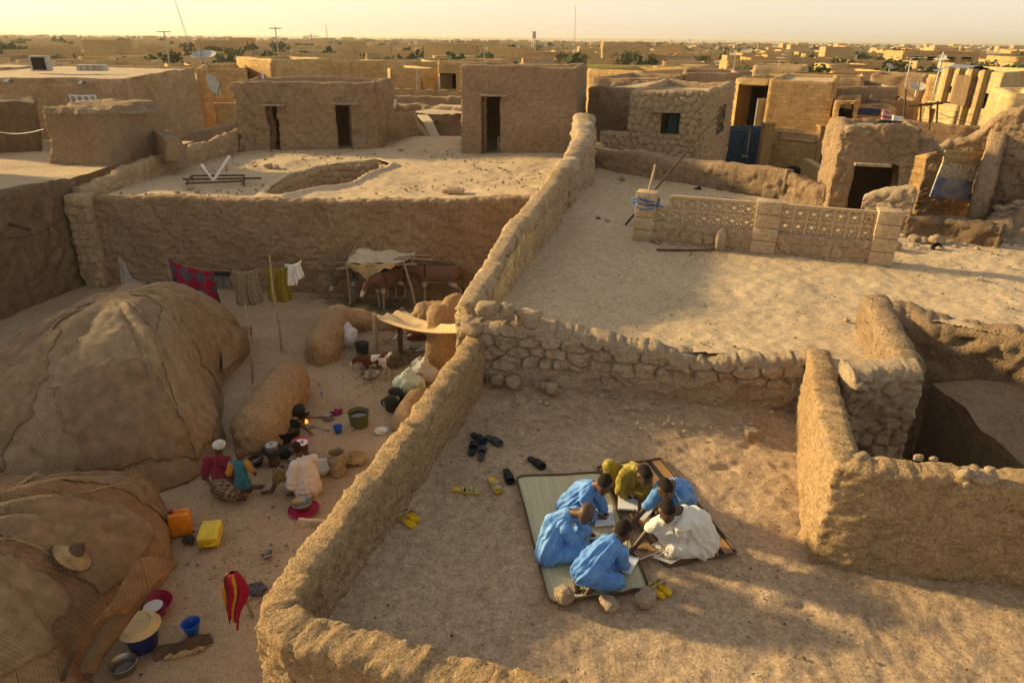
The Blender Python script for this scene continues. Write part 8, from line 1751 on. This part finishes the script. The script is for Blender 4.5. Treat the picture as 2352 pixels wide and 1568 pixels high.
upin = lambda x, y: (x > .25+.19*(y-9.5)) & ~in_poly(x, y, PIT) & (y > 8.75-.2*np.clip(x, 0, 4))
strew3("pebbles", "dark clods and pebbles strewn over the upper roof", 2200, (0, 12, 8, 20), TU+.025, M['clod'], .012, .055, 3, 3.4, upin)
strew3("pebbles", "pale grit scattered over the upper roof", 700, (0, 12, 8, 20), TU+.025, M['pebble'], .012, .06, 4, 3.0, upin)
strew3("pebbles", "clods gathered along the foot of the diagonal brick wall", 260, (0, 1.2, 9.5, 16), TU+.04, M['clod'], .03, .13, 5, 2.5, lambda x, y: (x > .1+.19*(y-9.5)) & (x < .75+.19*(y-9.5)))
loin = lambda x, y: (x > -1.4+.27*(y-4.4)) & ~in_poly(x, y, [(4.05, 8.0), (3.1, 5.2), (7, 4.7), (7, 9), (4.05, 9)]) & (y < 8.4) & ~in_poly(x, y, [(0, 6.5), (.9, 6.6), (2.2, 5.0), (1.3, 4.4), (.2, 4.3)])
strew3("pebbles", "little clods and crumbs on the schoolboys' terrace", 900, (-1.5, 6, 2.8, 8.4), T0+.02, M['clod'], .006, .04, 6, 3.2, loin)
strew3("pebbles", "pale grit on the schoolboys' terrace", 500, (-1.5, 6, 2.8, 8.4), T0+.02, M['pebble'], .006, .035, 7, 3.2, loin)
strew3("pebbles", "rubble crumbs along the foot of the rubble wall", 420, (-.2, 3.8, 7.3, 8.5), T0+.07, M['pebble'], .012, .075, 8, 2.6, lambda x, y: (y > 7.6-.15*x) & (y < 8.42-.13*x) & (x > -.25))
strew3("pebbles", "clods scattered over the wide sandy roof", 1500, (-12, 1, 19.5, 28.5), lambda x, y: 2.55+.024*(x+12), M['clod'], .03, .12, 9, 3.0, lambda x, y: ~in_poly(x, y, HOLE) & (x < .75+.05*(y-19)))
strew3("pebbles", "crumbs and pebbles on the courtyard earth", 1300, (-9, -1.2, 5, 18.8), .02, M['clod'], .012, .06, 10, 3.0, lambda x, y: (x < -1.9+.27*(y-4.4)) & (x > -5.2-.1*(y-10)))
strew3("pebbles", "rubble strewn on the roof beyond the lattice fence's right end", 500, (6.8, 11, 10.5, 15), TU+.03, M['pebble'], .02, .16, 11, 2.6, lambda x, y: x > 6.9)
upz = lambda u, v: G(u, v, TU+.01)
rocks([(1260, 577, .18), (1275, 575, .14), (1305, 570, .15), (1252, 700, .1), (1475, 553, .22), (1500, 552, .45), (1532, 556, .2), (1510, 560, .12), (1430, 415, .2), (1600, 435, .16), (1372, 505, .18), (1395, 512, .14), (1945, 738, .09), (2055, 570, .28), (2100, 552, .25), (2150, 558, .35)], "stone lying on the upper roof", "stones on the upper roof", zf=upz, boxy=.4)
A, C_ = upz(1508, 577), upz(1645, 577); b = MB(); b.tube([A+Vector((0, 0, .03)), A.lerp(C_, .5)+Vector((0, 0, .02)), C_+Vector((0, 0, .03))], .025, 6); tag(b.build("stick", M['wooddark']), "grey stick lying before the lattice fence", "stick")
for (u, v, r) in [(1373, 508, .07), (1603, 436, .07), (2147, 569, .09)]:
    p = upz(u, v); b = MB(); b.lathe([(r*.7, -.05), (r, .0), (r*1.15, .08), (r*.8, .09), (r*.7, .0), (.001, -.03)], (p.x, p.y, p.z), 14, M=Matrix.Rotation(1.2, 4, 'X')); tag(b.build("drain_pipe", M['black']), {1373: "dark drain pipe mouth left of the lattice fence", 1603: "dark drain pipe mouth beyond the lattice fence", 2147: "dark drain pipe mouth in the rubble right of the lattice fence"}[u], "drain pipe")
# leaning pole tied to the fence pillar with blue rope
a, c = G(1437, 516, TU), Y(1664, 244, 16.2); b = MB(); b.tube([a, a.lerp(c, .5), c], [.03, .026, .016], 7); tag(b.build("pole", M['wooddark']), "long dark pole leaning over the lattice fence's left pillar", "pole")
fp = fa+e*0; fp = Vector((2.52, 13.95)); m = plain("blue_rope", (.02, .10, .30), .8)
b = MB(); c0 = Vector((2.70, 13.88, TU+.86))
for k in range(3): r = .30; b.tube([c0+Vector((r*cos(t)*.9, r*sin(t)*.85, -.07*k+.03*sin(2*t+k))) for t in np.linspace(0, 2*pi, 17)], .012, 5)
b.tube([c0+Vector((-.22, -.24, .1)), c0+Vector((.0, -.3, -.05)), c0+Vector((.3, -.28, -.1))], .012, 5); tag(b.build("blue_rope", m), "blue rope lashed round the lattice fence's left pillar", "rope")
b = MB(); a = Vector((2.75, 14.0, TU+.95)); b.tube([a, a+Vector((.12, .1, .55))], .03, 5); tag(b.build("short_stake", M['wood']), "short wooden stake sticking up behind the fence's left pillar", "stake")
# mats and cloths on walls further back
P = [Y(958, 264, 33.0), Y(984, 264, 32.8), Y(1010, 312, 31.2), Y(992, 322, 31.2)]
o = cloth_sheet("hanging_mat", lambda u, v: bil(P, u, v)+Vector((0, -.1*sin(pi*v), .22*sin(pi*v)**2*(1-v))), 10, 24, plain("pale_mat", (.50, .42, .27), .9)); tag(o, "pale mat hanging over the broken wall between the rooftop houses", "mat")
P = [Y(983, 282, 33), Y(1037, 262, 34), Y(1040, 266, 33.8), Y(986, 287, 32.8)]; o = cloth_sheet("plank", lambda u, v: bil(P, u, v), 4, 4, M['wooddark'], thick=.05); tag(o, "dark plank propped above the hanging mat", "plank")
P = [Y(890, 230, 36.4), Y(912, 228, 36.4), Y(908, 250, 36.2), Y(888, 252, 36.2)]; o = cloth_sheet("towel", lambda u, v: bil(P, u, v)+Vector((0, -.06*sin(9*u), 0)), 12, 10, plain("striped_towel", (.62, .50, .44), .9, var=.3, sc_=14)); tag(o, "pale pinkish towel over the rough wall between the rooftop houses", "towel")
def drape(label, quad, y, mat, name="cloth"): P = [Y(u, v, y) for u, v in quad]; o = cloth_sheet(name, lambda u, v: bil(P, u, v)+Vector((0, -.06*sin(10*u)-.05*sin(pi*v), 0)), 16, 10, mat); tag(o, label, "cloth", "washing at the right")
drape("dark blue cloth hung before the lower mud house at the right", [(1966, 247), (2024, 250), (2020, 268), (1968, 263)], 38, plain("indigo_cloth", (.02, .03, .10), .9))
rw = printed("red_white_stripe", (.40, .015, .03), (.55, .48, .42), (.3, .01, .02), (5, 1.2), 'grid')
drape("red striped cloth draped over the wall at the right", [(2026, 252), (2050, 256), (2042, 292), (2020, 286)], 31.5, rw); drape("white cloth draped over the wall next to the red striped cloth", [(2050, 264), (2078, 270), (2070, 292), (2044, 286)], 31, plain("white_cloth", (.72, .70, .72), .8))
b = MB(); p = Y(1842, 326, 36.5); b.box((p.x, p.y, zk+.03), (1.7, 1.2, .04), rz=.2); tag(b.build("plastic_mat", plain("sky_blue_plastic", (.03, .22, .50), .5)), "sky-blue plastic mat seen through the lattice strip", "mat")
P = [Y(1908, 322, 33), Y(1914, 322, 33), Y(1928, 346, 32), Y(1906, 346, 32)]; o = cloth_sheet("plastic_mat", lambda u, v: bil(P, u, v), 4, 4, printed("blue_white_print", (.05, .2, .5), (.6, .6, .62), (.4, .5, .6), (6, 6), 'grid')); tag(o, "blue and white patterned mat beside the stair pillar", "mat")
# balustrade in the middle distance
bl = thing("balustrade", "low ochre balustrade of breeze blocks with square pillars in the middle distance", "balustrade", Y(960, 232, 44)); A, C_ = Y(872, 236, 44.5), Y(1062, 232, 43.0); zt = Y(960, 207, 43.8).z
for k in range(6): q = A.lerp(C_, [.0, .22, .36, .62, .78, 1][k]); b = MB(); b.box((q.x, q.y, zt/2), (.42, .42, zt+.1)); b.build("pillar", M['plaster'], bl)
for (s0, s1) in ((.03, .2), (.39, .6), (.65, .76), (.81, .98)):
    q0, q1 = A.lerp(C_, s0), A.lerp(C_, s1); n_ = max(3, int((q1-q0).length/.35)); b = MB()
    for k in range(n_):
        for j in range(2):
            qa, qb = q0.lerp(q1, k/n_), q0.lerp(q1, (k+1)/n_); za, zb_ = zt-.75+j*.35, zt-.40+j*.35
            b.tube([(qa.x, qa.y, za), (qb.x, qb.y, zb_)], .035, 4); b.tube([(qa.x, qa.y, zb_), (qb.x, qb.y, za)], .035, 4); b.tube([(qa.x, qa.y, za), (qa.x, qa.y, zb_)], .03, 4); b.tube([(qa.x, qa.y, zb_), (qb.x, qb.y, zb_)], .03, 4)
    b.build("lattice_panel", M['cast'], bl)
b = MB(); q = (A+C_)/2; b.box((q.x, q.y, (zt-.8)/2), ((C_-A).length, .3, zt-.8), rz=atan2(C_.y-A.y, C_.x-A.x)); b.build("base_wall", M['plaster'], bl)
# utility poles and wires by the ribbed building
for k, (u, v0, v1, y) in enumerate([(2075, 205, 285, 33), (2112, 238, 292, 29.5), (2134, 235, 300, 29.0), (2150, 232, 300, 29.2)]):
    a, c = Y(u, v1, y), Y(u+(6 if k == 0 else 4), v0, y); t_ = thing("pole", ["thin pale pole rising behind the long brown wall", "short iron pole at the ribbed building's foot, leftmost of three", "short iron pole at the ribbed building's foot, middle of three", "short iron pole at the ribbed building's foot, rightmost of three"][k], "pole", a); b = MB(); b.tube([a, c], .04, 6); b.build("post", M['wooddark'], t_)
    if k: b = MB(); b.tube([c-Vector((.5, 0, .1)), c+Vector((.5, 0, -.05))], .03, 5); b.build("crossarm", M['wooddark'], t_)
for k, (a, c) in enumerate([((2000, 262, 34), (2240, 262, 28)), ((2078, 205, 33), (2240, 285, 28)), ((1880, 248, 37), (2030, 240, 36)), ((2070, 555, 15), (2400, 500, 13)), ((150, 500, 16.5), (-60, 540, 14))]):
    A, C_ = Y(*a), Y(*c); b = MB(); b.tube([A.lerp(C_, t)-Vector((0, 0, .25*sin(pi*t))) for t in np.linspace(0, 1, 9)], .012, 4); tag(b.build("wire", M['black']), ["slack wire crossing in front of the ribbed building", "wire running down from the pale pole to the right", "wire over the doorway ruin and the mud house", "thin wire stretched across the rubble at the right edge", "wire sagging along the dark wall at the left edge"][k], "wire")
